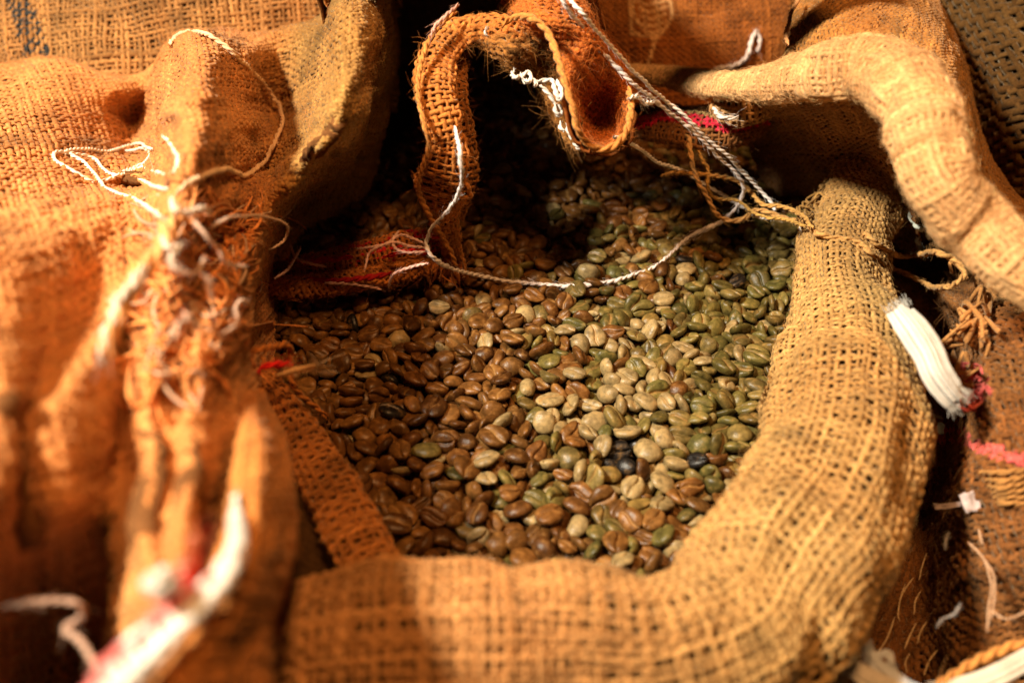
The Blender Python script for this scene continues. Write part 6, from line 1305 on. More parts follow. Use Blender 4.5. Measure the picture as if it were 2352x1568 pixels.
    390,1063,-39,85,48,-13,97, 1465,1884,-37,-73,-57,28,90, 484,1126,-57,-50,5,-85,100, -303,3271,-51,-2,-9,58,102, 10,3071,-62,35,-27,2,106, 506,1555,-63,-88,7,-14,105, 1347,920,-68,-46,-20,49,96, 820,1061,-70,-24,20,-94,95,
    -67,3071,-41,-8,37,-77,101, 892,1702,-70,0,26,-60,109, 503,3033,-40,-5,9,-89,96, -461,347,-70,30,-12,-93,91, -305,271,-34,-36,-61,69,90, -51,3277,-45,-10,6,-98,105, -232,3262,-33,11,-27,-79,98, 1356,2905,-31,-48,74,23,90,
    1565,2411,-15,57,-79,14,89, -565,1776,-51,0,-39,-75,96, -528,1446,-64,81,-35,-26,106, 933,1612,-28,16,-49,-63,94, 694,3283,-36,-34,-41,52,102, -5,1611,-74,28,-13,36,87, 1300,2366,-49,-16,-9,4,86, -170,2188,-26,10,83,-49,95,
    693,426,-62,38,1,-91,105, -542,2797,-23,6,-87,-46,101, -336,2456,-58,4,-23,-82,88, 912,3128,-10,0,-11,-88,100, -525,1012,-33,-70,50,-16,90, -430,3122,-39,-30,-21,71,105, -792,1122,-66,22,26,-59,101, -94,2216,-20,46,84,4,107,
    256,2068,-67,40,-10,-3,112, 312,3434,-55,2,-25,-91,107, 671,282,-40,-2,-9,-98,98, 101,479,-42,-7,-7,-92,107, -61,2686,-56,-38,-35,-84,105, 924,3413,-37,91,-31,11,90, 505,2430,-48,11,46,79,111, 816,1689,-48,-14,3,-41,104,
    1067,1259,-39,45,-78,-32,113, 569,1393,-62,16,-56,78,97, -791,1441,-66,-16,-27,-47,110, 449,2900,-40,30,-21,-60,91, 318,2504,-39,-7,5,77,99, -165,2101,-65,86,48,12,108, 563,-996,-65,-91,29,1,105, 568,-487,-63,-6,-77,60,107,
    73,-578,-63,62,63,23,86, 1379,1175,-64,-86,-20,-1,105, -189,-83,-54,19,-35,84,90, 785,2938,-58,-34,-4,-9,105, -495,2628,-55,17,8,65,84, -397,1595,-41,3,-11,-27,90, 245,1822,-44,9,13,-32,97, 1405,1668,-63,-13,87,45,101,
    492,1661,-67,3,-42,-87,92, -264,590,-51,14,-10,82,91, -1,-470,-46,18,-16,-82,89, 831,598,-43,45,85,-23,90, 421,1039,-70,2,97,-16,89, 1321,2669,-66,-25,38,-82,108, 814,2421,-42,0,20,-77,91, 482,3120,-38,28,-17,-81,101,
    845,1975,-50,-12,9,-43,106, -9,2840,-53,28,-11,-19,106, -193,3088,-41,-5,-96,15,104, 848,3,-53,11,-6,68,91, -378,2295,-45,5,11,70,106, -792,-164,-61,-4,-77,60,106, -662,-256,-70,-31,12,-11,104, 1112,831,-89,-2,2,70,88,
    1291,2933,-19,16,14,74,99, -136,1745,-42,-58,77,10,95, 378,254,-87,-2,-3,-56,104, 509,2594,-23,94,19,23,92, -1,455,-70,-23,-92,23,93, 1035,-83,-42,47,-85,-19,99, 799,1377,-43,8,6,51,86, 148,3537,-65,64,19,8,98,
    -403,-494,-43,-2,-15,-97,95, 958,529,-69,-15,87,45,87, 1057,2928,-48,-6,10,-34,91, 1247,1916,-29,85,-45,7,101, -111,1194,-61,20,-93,1,102, 259,-683,-69,-34,19,-85,92, 62,1585,-67,5,77,-62,96, -472,-57,-50,27,-6,2,92,
    1127,2703,-38,-32,86,-23,99, 88,2416,-60,9,-81,37,88, 1210,1853,-27,48,77,39,102, -944,-282,-70,4,42,85,101, 49,269,-36,-3,14,-98,105, -1198,450,-62,69,62,17,112, 796,-864,-70,20,-32,48,86, 791,3545,-51,22,-1,17,99,
    -864,-2,-54,79,13,26,87, -586,-841,-22,-60,-66,9,101, 1460,2279,-41,23,-6,27,87, 1150,1896,-50,-12,1,-97,88, 187,2968,-73,11,-23,79,96, -46,2470,-59,-44,-22,-77,98, 98,3199,-35,-28,13,-39,104, 265,1741,-46,8,-3,-18,110,
    19,386,-38,-83,-36,39,90, -647,2143,-89,1,0,88,89, -427,1752,-39,-31,-8,-88,87, 262,-543,-57,20,-55,63,89, -142,3140,-24,59,-64,-29,94, 1510,2420,-59,-33,-7,37,108, -603,2449,-69,6,32,-18,99, 659,948,-63,2,41,89,94,
    -482,2855,-44,61,-64,-29,93, -781,-497,-76,-19,-2,-19,108, 1085,1363,-42,-79,49,-28,98, 855,3136,-38,45,-44,-73,107, -47,1930,-61,-67,-43,20,105, 111,345,-47,-17,15,-96,88, -584,1703,-41,-52,57,-56,87, -663,1763,-31,-4,-53,-75,97,
    1257,994,-58,35,7,1,98, 588,1345,-64,71,29,12,101, 298,-1268,-76,17,2,72,105, -593,2649,-72,-21,29,-17,87, 1278,2126,-70,-21,18,75,91, -897,756,-44,-24,18,-9,89, -679,-908,-28,95,-16,-22,99, 685,194,-46,5,-26,-95,92,
    -439,2728,-51,-37,-9,-20,104, 37,3389,-51,11,-16,14,97, -496,-503,-61,-88,12,-5,114, -22,-402,-70,59,74,27,90, 14,2511,-41,-66,-60,-7,91, 823,2708,-61,1,85,-38,98, -378,3266,-51,6,6,58,100, 120,2127,-44,-7,18,-74,112,
    -366,953,-43,-36,-17,-2,96, -996,-69,-68,-79,40,-10,90, -749,692,-54,11,-7,54,86, 326,1413,-61,-68,-62,9,103, 447,1696,-65,-85,-23,21,102, -364,-1250,-66,56,81,4,108, 978,3441,-64,58,79,1,106, -325,-476,-25,-58,-77,-5,107,
    -49,-421,-38,68,71,-8,89, -16,-537,-71,-64,75,4,86, 1139,2980,-39,75,-63,-14,97, 332,3228,-40,22,16,57,87, 830,2148,-60,12,-93,-22,111, 974,2398,-31,3,95,23,105, 387,2010,-63,22,40,-74,90, -764,87,-86,0,1,28,109,
    545,768,-47,-52,-56,-19,111, -207,2241,-47,9,20,20,111, 434,2201,-20,51,-73,-10,92, -493,845,-54,5,26,59,95, -394,3045,-42,10,-23,-64,102, -448,2303,-36,-25,3,61,86, -227,2805,-53,15,-28,-91,95, 427,2793,-30,-21,4,-24,91,
    252,2495,-65,-78,-12,21,97, 204,319,-54,-31,84,32,108, 1062,3109,-17,-87,-3,46,96, 296,1051,-60,84,4,-29,98, 645,-847,-48,-55,8,33,89, 545,-882,-66,-43,64,-44,96, 291,-944,-88,-2,-2,-75,95, -398,-515,-86,3,1,-95,112,
    1516,2746,-87,-1,3,32,102, 379,2859,-46,14,9,-7,103, -367,2754,-30,-51,-35,49,84, -503,3319,-48,-4,19,93,110, 1545,2394,-63,-16,94,-25,114, 1108,3136,-40,-1,48,-14,104, -423,3568,-65,48,14,7,108, 1,3474,-40,-11,-20,93,99,
    -384,-149,-46,-85,-17,-31,93, 986,2885,-58,-63,12,-51,105, 39,2908,-39,90,-33,25,89, 55,836,-43,-6,25,73,90, 427,3398,-43,5,-9,-51,104, -345,-204,-27,29,-7,-90,98, -949,-173,-33,56,-59,-49,91, 253,2225,-46,-26,-7,-31,92,
    732,1672,-48,20,23,-91,107, 588,1589,-87,1,0,-99,107, -15,1474,-60,-4,45,-59,108, 21,2294,-30,22,-41,-80,104, -535,2060,-37,85,38,27,89, -455,1462,-64,19,-96,14,109, 301,1191,-62,-34,-84,41,107, 128,947,-33,-95,12,12,93,
    -496,680,-67,35,-22,-13,98, -142,384,-52,-10,18,-74,87, -273,1431,-47,-15,-7,43,93, 1508,2335,-48,-3,-21,61,86, 1437,1544,-70,1,-98,-9,90, 174,3210,-55,34,-24,-19,108, 1360,561,-28,79,-47,-21,98, 960,3493,-35,51,-85,-4,92,
    590,2693,-47,6,-13,67,89, -1235,505,-74,-18,-19,-3,96, 1337,2595,-54,0,-19,5,93, -960,742,-63,-83,9,-17,101, -209,2872,-36,20,77,41,85, 431,2154,-70,13,24,-11,101, 500,2182,-49,-5,-9,90,102, 1579,1557,-41,-72,-19,56,105,
    1107,449,-48,-6,-17,-26,94, 105,2516,-55,45,10,-33,84, -76,492,-54,71,-66,-22,94, 1358,339,-64,13,89,-41,100, -475,3493,-60,-32,15,52,107, 1024,3537,-48,14,-21,-22,92, 914,2768,-52,56,-1,68,89, -58,1313,-56,-84,29,-43,104,
    1392,1249,-66,95,22,-5,102, -714,1403,-53,-46,-79,5,99, 1178,1740,-58,-44,-71,43,97, 247,2367,-46,1,12,-98,98, 1339,1513,-68,-34,32,-72,100, 1510,1519,-67,-45,87,15,100, 838,451,-43,-5,98,16,95, 105,3284,-40,-33,-29,80,100,
    223,1108,-33,15,8,-53,93, -752,202,-50,-3,-22,51,91, 1003,2515,-42,-42,-13,0,98, 647,3370,-47,5,-21,-92,106, 1174,3168,-41,6,1,73,88, 1316,1886,-57,48,6,86,101, 877,2128,-68,-18,33,-67,108, 1140,340,-67,26,18,93,111,
    -772,-216,-69,59,3,-11,89, 162,1251,-39,22,58,76,100, 1142,1822,-46,-5,-10,-94,94, 619,1137,-63,80,-31,-7,100, 824,2075,-57,-45,-67,1,95, 446,2730,-41,-39,67,-62,98, 1338,985,-67,-75,-42,14,93, -624,1562,-48,-22,-7,31,91,
    87,3147,-63,50,-60,-47,101, 144,287,-37,-61,-53,-2,107, 1032,2098,-48,4,-3,-79,99, -35,1872,-47,-38,-27,-68,91, 397,3517,-53,-7,17,91,92, -271,1478,-66,-85,-23,2,100, 222,1567,-71,41,8,36,94, -119,977,-46,-43,8,-1,86,
    673,1342,-72,-6,-49,-85,88, 657,1407,-70,91,37,-5,93, 1049,697,-62,94,17,-25,103, 382,1149,-49,-18,-14,89,91, 879,1079,-33,-81,42,-34,84, -261,1041,-77,21,-13,81,88, 431,2987,-39,21,23,94,97, 870,2519,-53,10,5,6,97,
    973,437,-30,-26,46,61,99, -276,-1212,-51,-15,-5,31,100, 1366,1841,-39,-51,12,0,85, -537,1512,-48,-12,-12,-46,89, 743,3412,-35,-54,-14,42,109, 1097,3291,-42,-5,-7,-62,97, 799,-344,-60,53,-74,-1,100, -584,70,-57,74,17,63,93,
    924,1484,-73,-21,-28,85,93, 590,615,-67,50,72,30,95, -621,2226,-87,-2,-3,-51,101, -84,2903,-44,-6,-15,95,102, -933,1048,-63,-41,88,-19,91, 574,276,-44,-14,-5,32,112, -547,-974,-68,59,75,15,96, 269,3338,-41,43,-83,-27,91,
    595,2859,-34,-5,15,80,103, 426,1376,-68,-41,27,-61,100, 1237,3311,-66,-5,92,-35,100, 480,-443,-69,57,80,-13,92, 838,3354,-45,-11,9,-74,105, 1224,349,-44,-61,68,-29,94, 1290,589,-45,13,-3,62,97, 694,234,-69,6,95,26,89,
    422,2638,-28,48,-45,-41,87, -657,1435,-59,-41,85,2,106, 253,1368,-66,-77,0,2,93, -528,-557,-64,-89,17,-16,107, -335,-642,-57,-14,57,-27,87, -775,-644,-75,-33,-14,53,90, -477,158,-50,-44,65,-49,88, -842,203,-69,-5,96,24,94,
    -672,1505,-57,-77,18,2,95, -141,1415,-66,-75,61,-19,103, -365,843,-46,-3,5,-65,102, -959,381,-62,-10,85,-47,107, -540,-332,-88,1,-3,32,97, 1148,2790,-47,-3,11,91,102, 1430,2392,-57,14,-15,-69,91, 198,-575,-73,25,17,57,101,
    1397,1870,-62,-20,89,27,95, 94,2202,-40,9,-23,-90,88, -234,3410,-58,-49,-27,80,101, -190,3276,-68,31,10,-89,102, 587,353,-70,12,23,-93,109, 1160,2884,-65,-18,-38,49,104, 1174,487,-35,-6,24,-96,89, 867,859,-60,-43,-46,-61,85,
    -620,1921,-50,-67,-28,64,91, 121,831,-40,55,73,-27,90, -283,1101,-87,3,1,-92,105, 59,1964,-50,5,4,-6,94, -206,1861,-67,21,-36,-36,93, 418,2373,-46,-4,36,73,101, -406,2846,-56,-24,12,-63,87, 879,2447,-41,8,3,-70,92,
    589,2444,-54,-11,-27,16,95, 1587,1648,-62,-56,-42,57,99, -248,2278,-41,-63,-35,45,91, -390,1427,-54,25,65,37,96, -5,1366,-89,-1,3,41,93, 972,2297,-33,19,90,-36,99, 736,1172,-56,-29,12,19,85, -436,810,-65,76,13,-1,98,
    1327,2148,-67,-55,67,-29,94, 797,1455,-73,18,19,-95,96, 611,2763,-63,93,-20,3,112, -857,-72,-38,-15,9,-11,105, 1316,3141,-67,77,55,9,101, -360,3162,-48,-32,10,23,100, 1291,671,-64,15,44,18,87, -40,-1104,-87,-2,2,62,103,
    -712,-416,-88,-3,2,86,96, -101,2834,-39,-16,-83,-42,94, 710,1740,-54,2,-27,-91,90, 546,2233,-71,27,-1,93,100, 355,1542,-63,36,-68,-48,101, -54,839,-64,-67,71,-13,106, -453,1164,-87,-3,1,97,99, 1034,571,-67,20,-93,28,98,
    -314,2992,-42,14,-26,-11,105, 305,2587,-65,-3,32,9,110, 270,1978,-40,-21,13,-57,89, -903,-451,-50,10,18,95,92, 132,1226,-66,21,-94,3,92, 1221,1271,-71,-55,78,-16,90, -185,3406,-66,26,-28,-43,105, 1150,2147,-72,38,-6,8,91,
    1286,1162,-51,-48,51,57,96, 324,-402,-62,-62,55,-27,104, 153,3588,-62,69,-8,13,99, -10,2923,-46,35,-22,-73,95, -269,1812,-73,24,-7,41,98, -340,-293,-71,70,-69,-12,90, 76,-1267,-67,26,95,6,102, -181,1025,-67,91,-26,16,90,
    654,-509,-31,65,-73,-12,91, -552,1648,-65,-84,-51,12,108, -601,1472,-88,-3,2,84,95, 896,-431,-88,-1,-3,-34,97, -176,1868,-67,68,57,36,96, -345,225,-66,56,-55,-50,96, -917,597,-63,57,-64,-8,93, 1273,3245,-70,-13,-26,35,103,
    170,227,-45,5,12,97,102, 68,2648,-49,47,11,66,95, 1429,1404,-66,-87,-15,-3,99, 601,1522,-73,-38,0,19,91, -462,2085,-55,-25,-8,-22,97, 4,2589,-38,58,-77,-18,89, -93,635,-49,-18,-19,43,96, 56,3008,-52,-3,16,-89,96,
    704,2381,-46,-13,11,-9,92, -348,2562,-41,-4,49,84,90, -822,1520,-64,-4,-37,-10,103, 1009,2326,-38,-58,19,-25,92, 389,-570,-69,-83,24,-20,85, -724,1725,-66,39,25,34,109, -440,-430,-47,-2,2,-99,101, 591,2377,-50,29,-2,34,94,
    -503,-124,-70,-42,-25,58,92, -545,2963,-66,35,11,-23,106, 1440,833,-69,94,-29,5,99, -684,1967,-70,47,-10,-26,96, -97,2111,-67,8,38,16,90, -440,-702,-31,-69,70,-1,105, 511,-1021,-52,-3,14,-97,89, 526,415,-71,25,11,88,102,
    -460,3020,-44,-75,47,3,91, 1014,3248,-65,21,80,38,88, -402,2917,-67,-79,50,-9,99, -48,3013,-60,55,74,2,104, -847,569,-65,48,84,11,101, -697,440,-54,-32,-10,-36,96, -266,2395,-67,-32,-24,33,106, 683,3223,-67,-54,-78,27,98,
    -429,2658,-46,4,4,-20,98, 674,145,-65,69,63,14,101, 734,-401,-46,-18,-5,-78,109, 452,3250,-50,27,88,-34,90, 1056,-114,-31,10,-16,96,103, 618,2620,-49,-27,-26,32,102, 1235,44,-52,-26,-36,-67,92, 1428,1820,-65,20,89,-29,91,
    1088,1109,-68,95,-4,7,101, 772,1524,-71,47,86,3,88, -224,1567,-64,-78,-54,8,110, 872,-582,-64,-52,80,-27,108, -101,1629,-59,-87,36,29,107, -668,-371,-64,76,-15,-24,101, 450,-846,-63,34,-10,78,104, 460,2435,-64,-10,-88,41,104,
    983,2726,-71,43,4,-5,96, -151,72,-31,97,-18,-1,99, 11,-283,-53,-40,-7,-30,97, 338,1241,-79,-18,-10,-85,93, 970,-65,-64,-70,69,8,111, -11,1404,-36,-91,-15,16,93, 519,-1097,-73,11,28,77,102, 1038,998,-70,-29,-24,90,90,
    -199,2022,-66,17,94,-27,99, -322,2084,-55,-9,9,-92,92, 42,-982,-89,0,3,-15,86, -599,1169,-76,11,20,95,100, 541,2114,-66,-86,-9,-6,96, 954,-291,-88,3,1,-88,94, 628,3479,-65,89,-35,-1,102, 1167,1973,-70,-32,-30,73,99,
    -284,3480,-68,49,-35,-33,89, -1095,521,-51,26,20,70,107, -464,56,-47,18,4,88,92, 1387,2166,-68,-74,21,-12,86, 981,1654,-65,-6,-87,-47,98, 13,3324,-48,-12,-2,97,90, -482,-1003,-64,74,-50,23,84, 340,2758,-55,56,-49,12,96,
    572,3064,-37,7,26,30,98, -581,-5,-38,17,-35,-78,92, 310,1476,-67,-87,16,-4,91, 778,1238,-51,-9,7,5,92, 203,-763,-70,1,98,-8,89, 1261,2564,-71,-9,-98,-9,93, 179,1295,-63,-85,39,-4,107, 582,2018,-71,39,-17,2,87,
    -355,-1101,-70,29,4,-94,101, 200,-910,-87,-1,-2,-39,100, -86,791,-49,-18,-19,85,91, 957,3138,-40,87,-38,6,94, 1272,2496,-70,-44,-3,23,98, 1420,769,-54,-1,22,94,88, 42,2560,-63,-63,62,-28,102, -281,3161,-39,35,87,26,84,
    334,-594,-65,91,-37,-11,108, 1531,2503,-86,0,3,-7,111, 365,-869,-66,-7,-49,-86,108, 206,953,-58,-22,-63,30,95, 1315,1075,-29,-14,29,69,87, 621,1733,-66,-17,94,-24,103, 725,986,-87,-2,-3,-54,109, -1051,-8,-84,1,9,-11,102,
    -217,-1209,-86,0,-3,15,111, 551,2983,-36,-48,-10,20,105, 123,2008,-40,80,42,30,86, -776,-420,-72,25,42,64,89, 1428,715,-66,-25,94,-11,98, -586,1556,-87,-1,3,17,107, -315,1920,-64,53,-55,-53,97, -4,1742,-70,29,14,-53,89,
    557,3469,-63,77,-44,-13,108, -465,2971,-57,80,32,-38,96, -114,1886,-71,-19,-28,-53,89, 980,1422,-68,-41,-3,16,105, 324,2683,-61,-49,-83,2,108, 720,14,-68,64,-74,12,99, -801,857,-61,69,-52,-48,99, -553,3220,-66,-32,-8,-45,110,
    638,681,-66,24,17,-71,110, 323,-797,-65,59,-77,-19,105, -695,1637,-65,71,58,-37,92, -186,1781,-63,-96,6,7,113, -71,1405,-69,-61,77,-2,97, -48,2094,-62,57,51,31,104, 249,257,-43,8,-5,-13,96, -302,-420,-27,-61,-29,-70,94,
    796,347,-49,47,80,9,90, 148,-1130,-55,26,21,60,97, 391,1941,-48,-14,-2,93,100, 357,2963,-60,-32,-6,94,106, 783,2527,-66,-55,-36,27,92, -825,-268,-64,76,-52,-11,101, -316,-709,-89,3,-1,96,91, -183,1492,-71,-34,14,-28,95,
    496,-905,-60,-49,35,48,88, 138,-135,-66,-3,98,-8,108, -196,1204,-88,1,2,-50,92, 447,3068,-58,91,11,-23,112, -412,-1169,-87,1,-3,22,100, 1283,1433,-88,2,2,-64,96, -109,1992,-54,-6,-24,85,97, 585,1864,-69,-93,20,4,91,
    52,-443,-65,87,-39,-2,103, 938,410,-73,30,12,18,99, 239,2434,-62,16,-95,12,104, 240,-1058,-68,20,-95,12,90, -1185,273,-88,-1,-3,-36,97, -329,81,-64,95,-2,-5,111, 626,1190,-60,45,70,4,93, -88,1322,-56,-46,-15,74,97,
    1319,2521,-43,9,53,77,89, 521,1740,-87,-2,2,76,101, 100,-180,-68,-21,-74,56,89, 1552,1726,-55,30,12,-49,91, 908,3488,-65,-90,-40,11,106, 950,1114,-64,-26,70,-64,101, -153,1135,-89,-2,2,54,90, 790,-447,-23,-75,-60,-24,92,
    635,-435,-39,-2,16,-92,96, 899,-100,-67,-73,-46,-1,85, 645,559,-48,-3,2,4,84, 471,343,-63,81,34,27,108, 778,38,-63,-82,7,-37,92, -362,-27,-64,47,-87,3,106, -147,30,-89,2,-3,55,90, -24,-316,-87,-2,3,52,100,
    566,3546,-65,53,69,30,101, 336,3092,-53,-77,42,22,109, 257,3263,-52,-58,26,46,101, 1366,1940,-76,25,-15,-68,92, 309,2389,-70,86,-41,-3,89, -539,2564,-63,-23,24,88,109, 1354,2226,-63,27,-70,64,95, 253,-109,-87,-1,-3,-25,106,
    0,2216,-46,11,10,95,99, -408,3508,-61,-7,79,-43,95, -399,2381,-59,9,28,94,87, -531,765,-68,-96,-2,9,98, -1062,884,-65,-12,-95,-27,106, 886,1128,-88,-2,-1,-81,96, -264,1185,-71,-26,21,-41,104, 1566,2061,-65,-55,68,-29,101,
    121,1307,-64,36,-72,-27,88, 714,-754,-38,1,-14,47,94, 696,3124,-66,-9,-25,-63,112, -397,3011,-65,-44,84,-19,105, 1560,1323,-63,3,41,8,98, 934,763,-63,-45,-83,-20,99, 181,1952,-47,3,-11,17,90, 1129,1023,-67,-72,67,0,101,
    -620,1348,-68,92,23,15,98, -688,-311,-46,15,-10,21,87, 158,-526,-89,1,3,-34,90, -633,46,-66,-55,-81,-12,107, 974,1902,-72,-26,-10,-92,93, 1505,2232,-64,-60,-48,31,99, 1073,95,-69,-16,94,27,96, 873,2234,-60,94,23,21,109,
    355,429,-87,0,3,-3,101, 590,-805,-71,-3,-97,18,89, -685,-899,-89,1,2,-59,95, -390,-673,-63,75,58,11,109, 512,1258,-68,80,40,9,95, 958,-214,-88,0,-3,1,93, 505,-627,-68,-15,54,-81,91, 608,213,-67,-3,48,-83,103,
    705,3018,-54,-13,-10,85,86, 325,2022,-53,-6,26,43,89, 1385,2624,-87,-3,-1,-96,108, 232,2795,-70,58,-79,12,91, -415,3337,-54,-8,-32,-93,91, -146,3293,-62,49,78,34,109, 569,990,-65,14,94,-27,106, -1017,405,-57,-20,84,1,94,
    1568,2573,-70,65,69,26,86, -568,1046,-37,13,-63,-56,93, -234,920,-69,-23,-84,41,88, 1074,1499,-64,15,44,24,90, -248,-95,-87,2,3,-56,107, 1552,2229,-60,-23,-59,-62,89, 968,148,-69,31,-38,-56,96, -192,3195,-63,-22,35,66,94,
    1246,2426,-68,9,-30,-46,104, 770,2286,-65,84,35,23,102, 1567,2292,-68,17,41,-36,85, 505,3557,-76,-9,23,-50,90, -287,3057,-49,-10,39,90,103, -341,3435,-46,2,23,58,104, 113,3375,-51,-6,-14,60,98, 888,3347,-63,-48,60,-55,103,
    -501,989,-71,98,3,8,87, 306,677,-68,52,3,-42,86, -97,2748,-62,40,21,-73,95, -27,2354,-47,-18,23,-39,93, 446,2634,-35,-71,26,-49,98, 713,2657,-63,-35,-7,-51,95, 147,3292,-53,-10,-14,83,91, 49,3493,-68,2,-31,70,108,
    332,-88,-64,-93,33,9,111, -447,-586,-89,-1,0,92,88, -808,388,-69,-72,-67,12,95, 476,435,-67,81,-50,-21,99, 1478,1045,-71,14,38,76,95, 1276,592,-67,-47,-87,-4,102, 672,1956,-51,19,31,59,91, 1023,3475,-65,-15,42,26,88,
    578,1439,-71,45,-5,-27,94, 70,2922,-65,54,72,41,96, 1152,1614,-72,52,-83,-3,89, -371,729,-66,-32,93,11,104, -302,3387,-66,-57,73,-20,98, 797,672,-64,85,-38,17,94, 238,-400,-89,3,1,-94,87, 1096,1666,-69,-92,16,-14,93,
    -637,-442,-88,-1,2,42,91, -53,-752,-46,-24,91,22,88, -114,-768,-68,-41,-86,20,99, -190,-968,-87,3,-1,96,107, 546,3370,-41,-5,-5,-27,96, -388,2550,-57,85,21,-17,109, -1166,610,-49,0,-16,-85,86, 295,2451,-71,-30,15,-38,97,
    -432,421,-87,1,-1,41,99, -601,2517,-70,2,98,-9,94, 315,2185,-69,38,32,66,98, -567,395,-49,-15,-3,-19,103, 829,3478,-70,-27,23,-75,103, 1030,3120,-43,49,-76,-35,89, 497,3432,-58,56,-65,45,92, 758,-805,-87,2,2,-67,99,
    693,2853,-52,-26,40,-86,89, 934,2640,-67,24,-32,-82,108, 213,862,-70,-80,51,-7,90, 904,1618,-62,8,-94,-9,98, 1074,1630,-70,-17,-29,89,106, 37,-1113,-88,1,1,-79,94, -719,1480,-32,7,98,-3,87, 1106,3416,-67,-7,31,46,100,
    -30,1855,-66,-6,-88,43,101, 1181,281,-37,33,-58,-62,90, 389,1197,-68,-34,92,16,96, 852,-903,-58,91,24,29,109, -641,-171,-67,-54,83,-1,104, -760,-340,-67,-89,36,-16,102, 1078,410,-66,94,-14,6,102, 1179,2596,-55,-59,58,28,94,
    739,2307,-69,-33,11,88,90, 160,2393,-68,-19,91,35,91, 699,1083,-88,-1,-3,-36,98, 325,737,-65,-66,73,-7,105, -65,2175,-70,-25,-22,90,94, -537,1214,-66,5,95,25,103, 1136,3561,-87,0,-3,9,110, -149,-1141,-89,2,-2,78,92,
    -14,601,-65,42,-87,-15,101, 1449,2043,-70,-39,-7,-2,103, 397,614,-43,22,17,19,104, 128,-870,-70,32,-12,-51,105, 802,941,-70,-13,-88,41,88, 1343,780,-44,13,-13,-13,103, 414,365,-67,-38,6,-66,100, 942,3560,-67,-12,26,15,107,
    809,-182,-67,20,-82,-51,92, 845,682,-64,-64,6,-44,89, 468,1261,-69,-36,-18,20,99, 194,2875,-74,17,-15,-52,109, 1230,1738,-61,-19,45,-77,89, 239,3419,-71,-21,-44,69,90, 945,332,-89,0,0,71,87, -654,-830,-65,98,-12,-1,109,
    1335,448,-62,91,1,-9,113, -24,-826,-64,35,92,-4,113, 115,-1116,-87,-3,-1,-89,106, 121,3469,-71,43,-15,-45,91, -392,1817,-66,97,-15,-9,107, 275,3241,-62,74,22,6,107, -350,3525,-63,-86,29,-33,96, 399,1619,-67,-51,-84,3,104,
    782,2468,-64,-38,60,-49,99, 399,2317,-49,-1,9,-15,93, 159,2343,-50,-28,6,-14,101, 648,-12,-69,-42,-89,-12,94, 1239,2331,-69,41,86,18,95, 946,2282,-69,93,-22,0,88, -835,-424,-87,1,-2,45,109, -488,-1145,-66,-32,93,-8,106,
    -1000,705,-58,51,18,77,101, 218,-1,-74,-4,-21,41,104, 146,-44,-69,30,25,72,109, 846,-300,-70,-32,15,84,90, -52,-917,-89,0,0,75,92, 757,174,-67,-5,-98,-9,104, -643,-555,-66,93,-28,-10,105, 414,968,-69,-91,38,4,97,
    -284,-1080,-67,-86,-48,4,100, 64,1508,-64,-86,-42,14,107, 471,2088,-71,-44,-24,54,91, -1169,737,-70,-40,-29,62,92, 712,826,-66,-51,-84,-8,102, 512,2784,-57,68,-19,13,109, 1033,2596,-65,-77,26,10,88, 371,2549,-49,-13,25,69,90,
    1515,2614,-64,-49,-26,-22,88, -40,136,-65,46,-87,12,104, 770,-738,-41,-80,52,-3,95, 1401,2511,-78,20,-3,82,91, 300,-1019,-64,95,14,-23,96, -409,266,-56,22,18,77,108, 384,2621,-79,17,-6,92,101, 817,3002,-71,-7,-31,89,103,
    1139,907,-77,-6,-23,74,88, 1108,3023,-87,-2,3,56,101, 1497,1676,-68,-2,47,-85,99, -255,473,-44,-32,-1,-62,96, -323,159,-67,-33,-31,40,96, 858,1919,-67,75,-64,1,101, 367,3037,-52,9,-6,-35,91, 1495,1952,-63,-18,-76,57,99,
    739,2904,-88,-1,3,26,97, -376,2236,-69,37,-91,-8,93, -727,-278,-72,55,81,4,84, 933,1885,-68,72,-61,-12,95, 1290,1759,-89,0,0,-73,88, 1035,3058,-63,-2,-87,40,97, -933,1252,-72,-34,19,-26,90, -435,1762,-89,0,0,-99,90,
    -243,-457,-42,-35,92,5,96, 960,477,-68,11,-88,-42,94, 868,3560,-87,3,0,99,109, 365,-342,-88,0,-2,-11,98, -260,-656,-65,93,25,-1,104, 475,2670,-47,-76,-4,-40,86, 103,2850,-70,-6,47,87,93, 1252,2969,-52,-18,-2,29,109,
    531,160,-68,7,98,8,101, 659,1305,-68,92,-19,3,95, 138,1147,-87,1,3,-43,109, -312,3556,-69,-69,55,-20,89, 946,2954,-52,7,-4,-86,91, 433,1767,-59,-17,-92,-9,101, 675,-579,-64,-93,-19,-4,106, 615,-643,-87,1,-1,82,107,
    1271,1228,-89,2,2,-65,89, -669,1569,-69,25,-92,-23,92, 789,-23,-88,-3,0,99,98, 478,-5,-76,-7,-25,37,86, 501,-523,-70,-94,30,6,93, 1233,821,-88,0,0,-14,95, -582,1400,-71,9,49,86,93, -737,717,-69,-88,43,3,93,
    -415,-191,-40,-94,-2,16,89, 1342,2994,-49,9,26,-95,87, 567,-566,-67,-90,-34,16,99, -438,1387,-87,-1,3,46,103, 1047,3554,-62,89,38,20,107, 931,-354,-74,17,14,-75,103, 597,3269,-39,4,-37,-60,94, 444,885,-65,-54,83,-9,103,
    -182,2572,-65,33,-93,-4,105, 1077,2877,-64,93,15,-12,102, 378,346,-89,-1,-3,-38,92, -345,-945,-66,-98,-11,9,108, 489,-372,-71,-15,94,27,86, -628,-973,-87,1,3,-34,101, 367,1804,-68,-14,95,26,98, 1428,1120,-67,-80,37,-9,94,
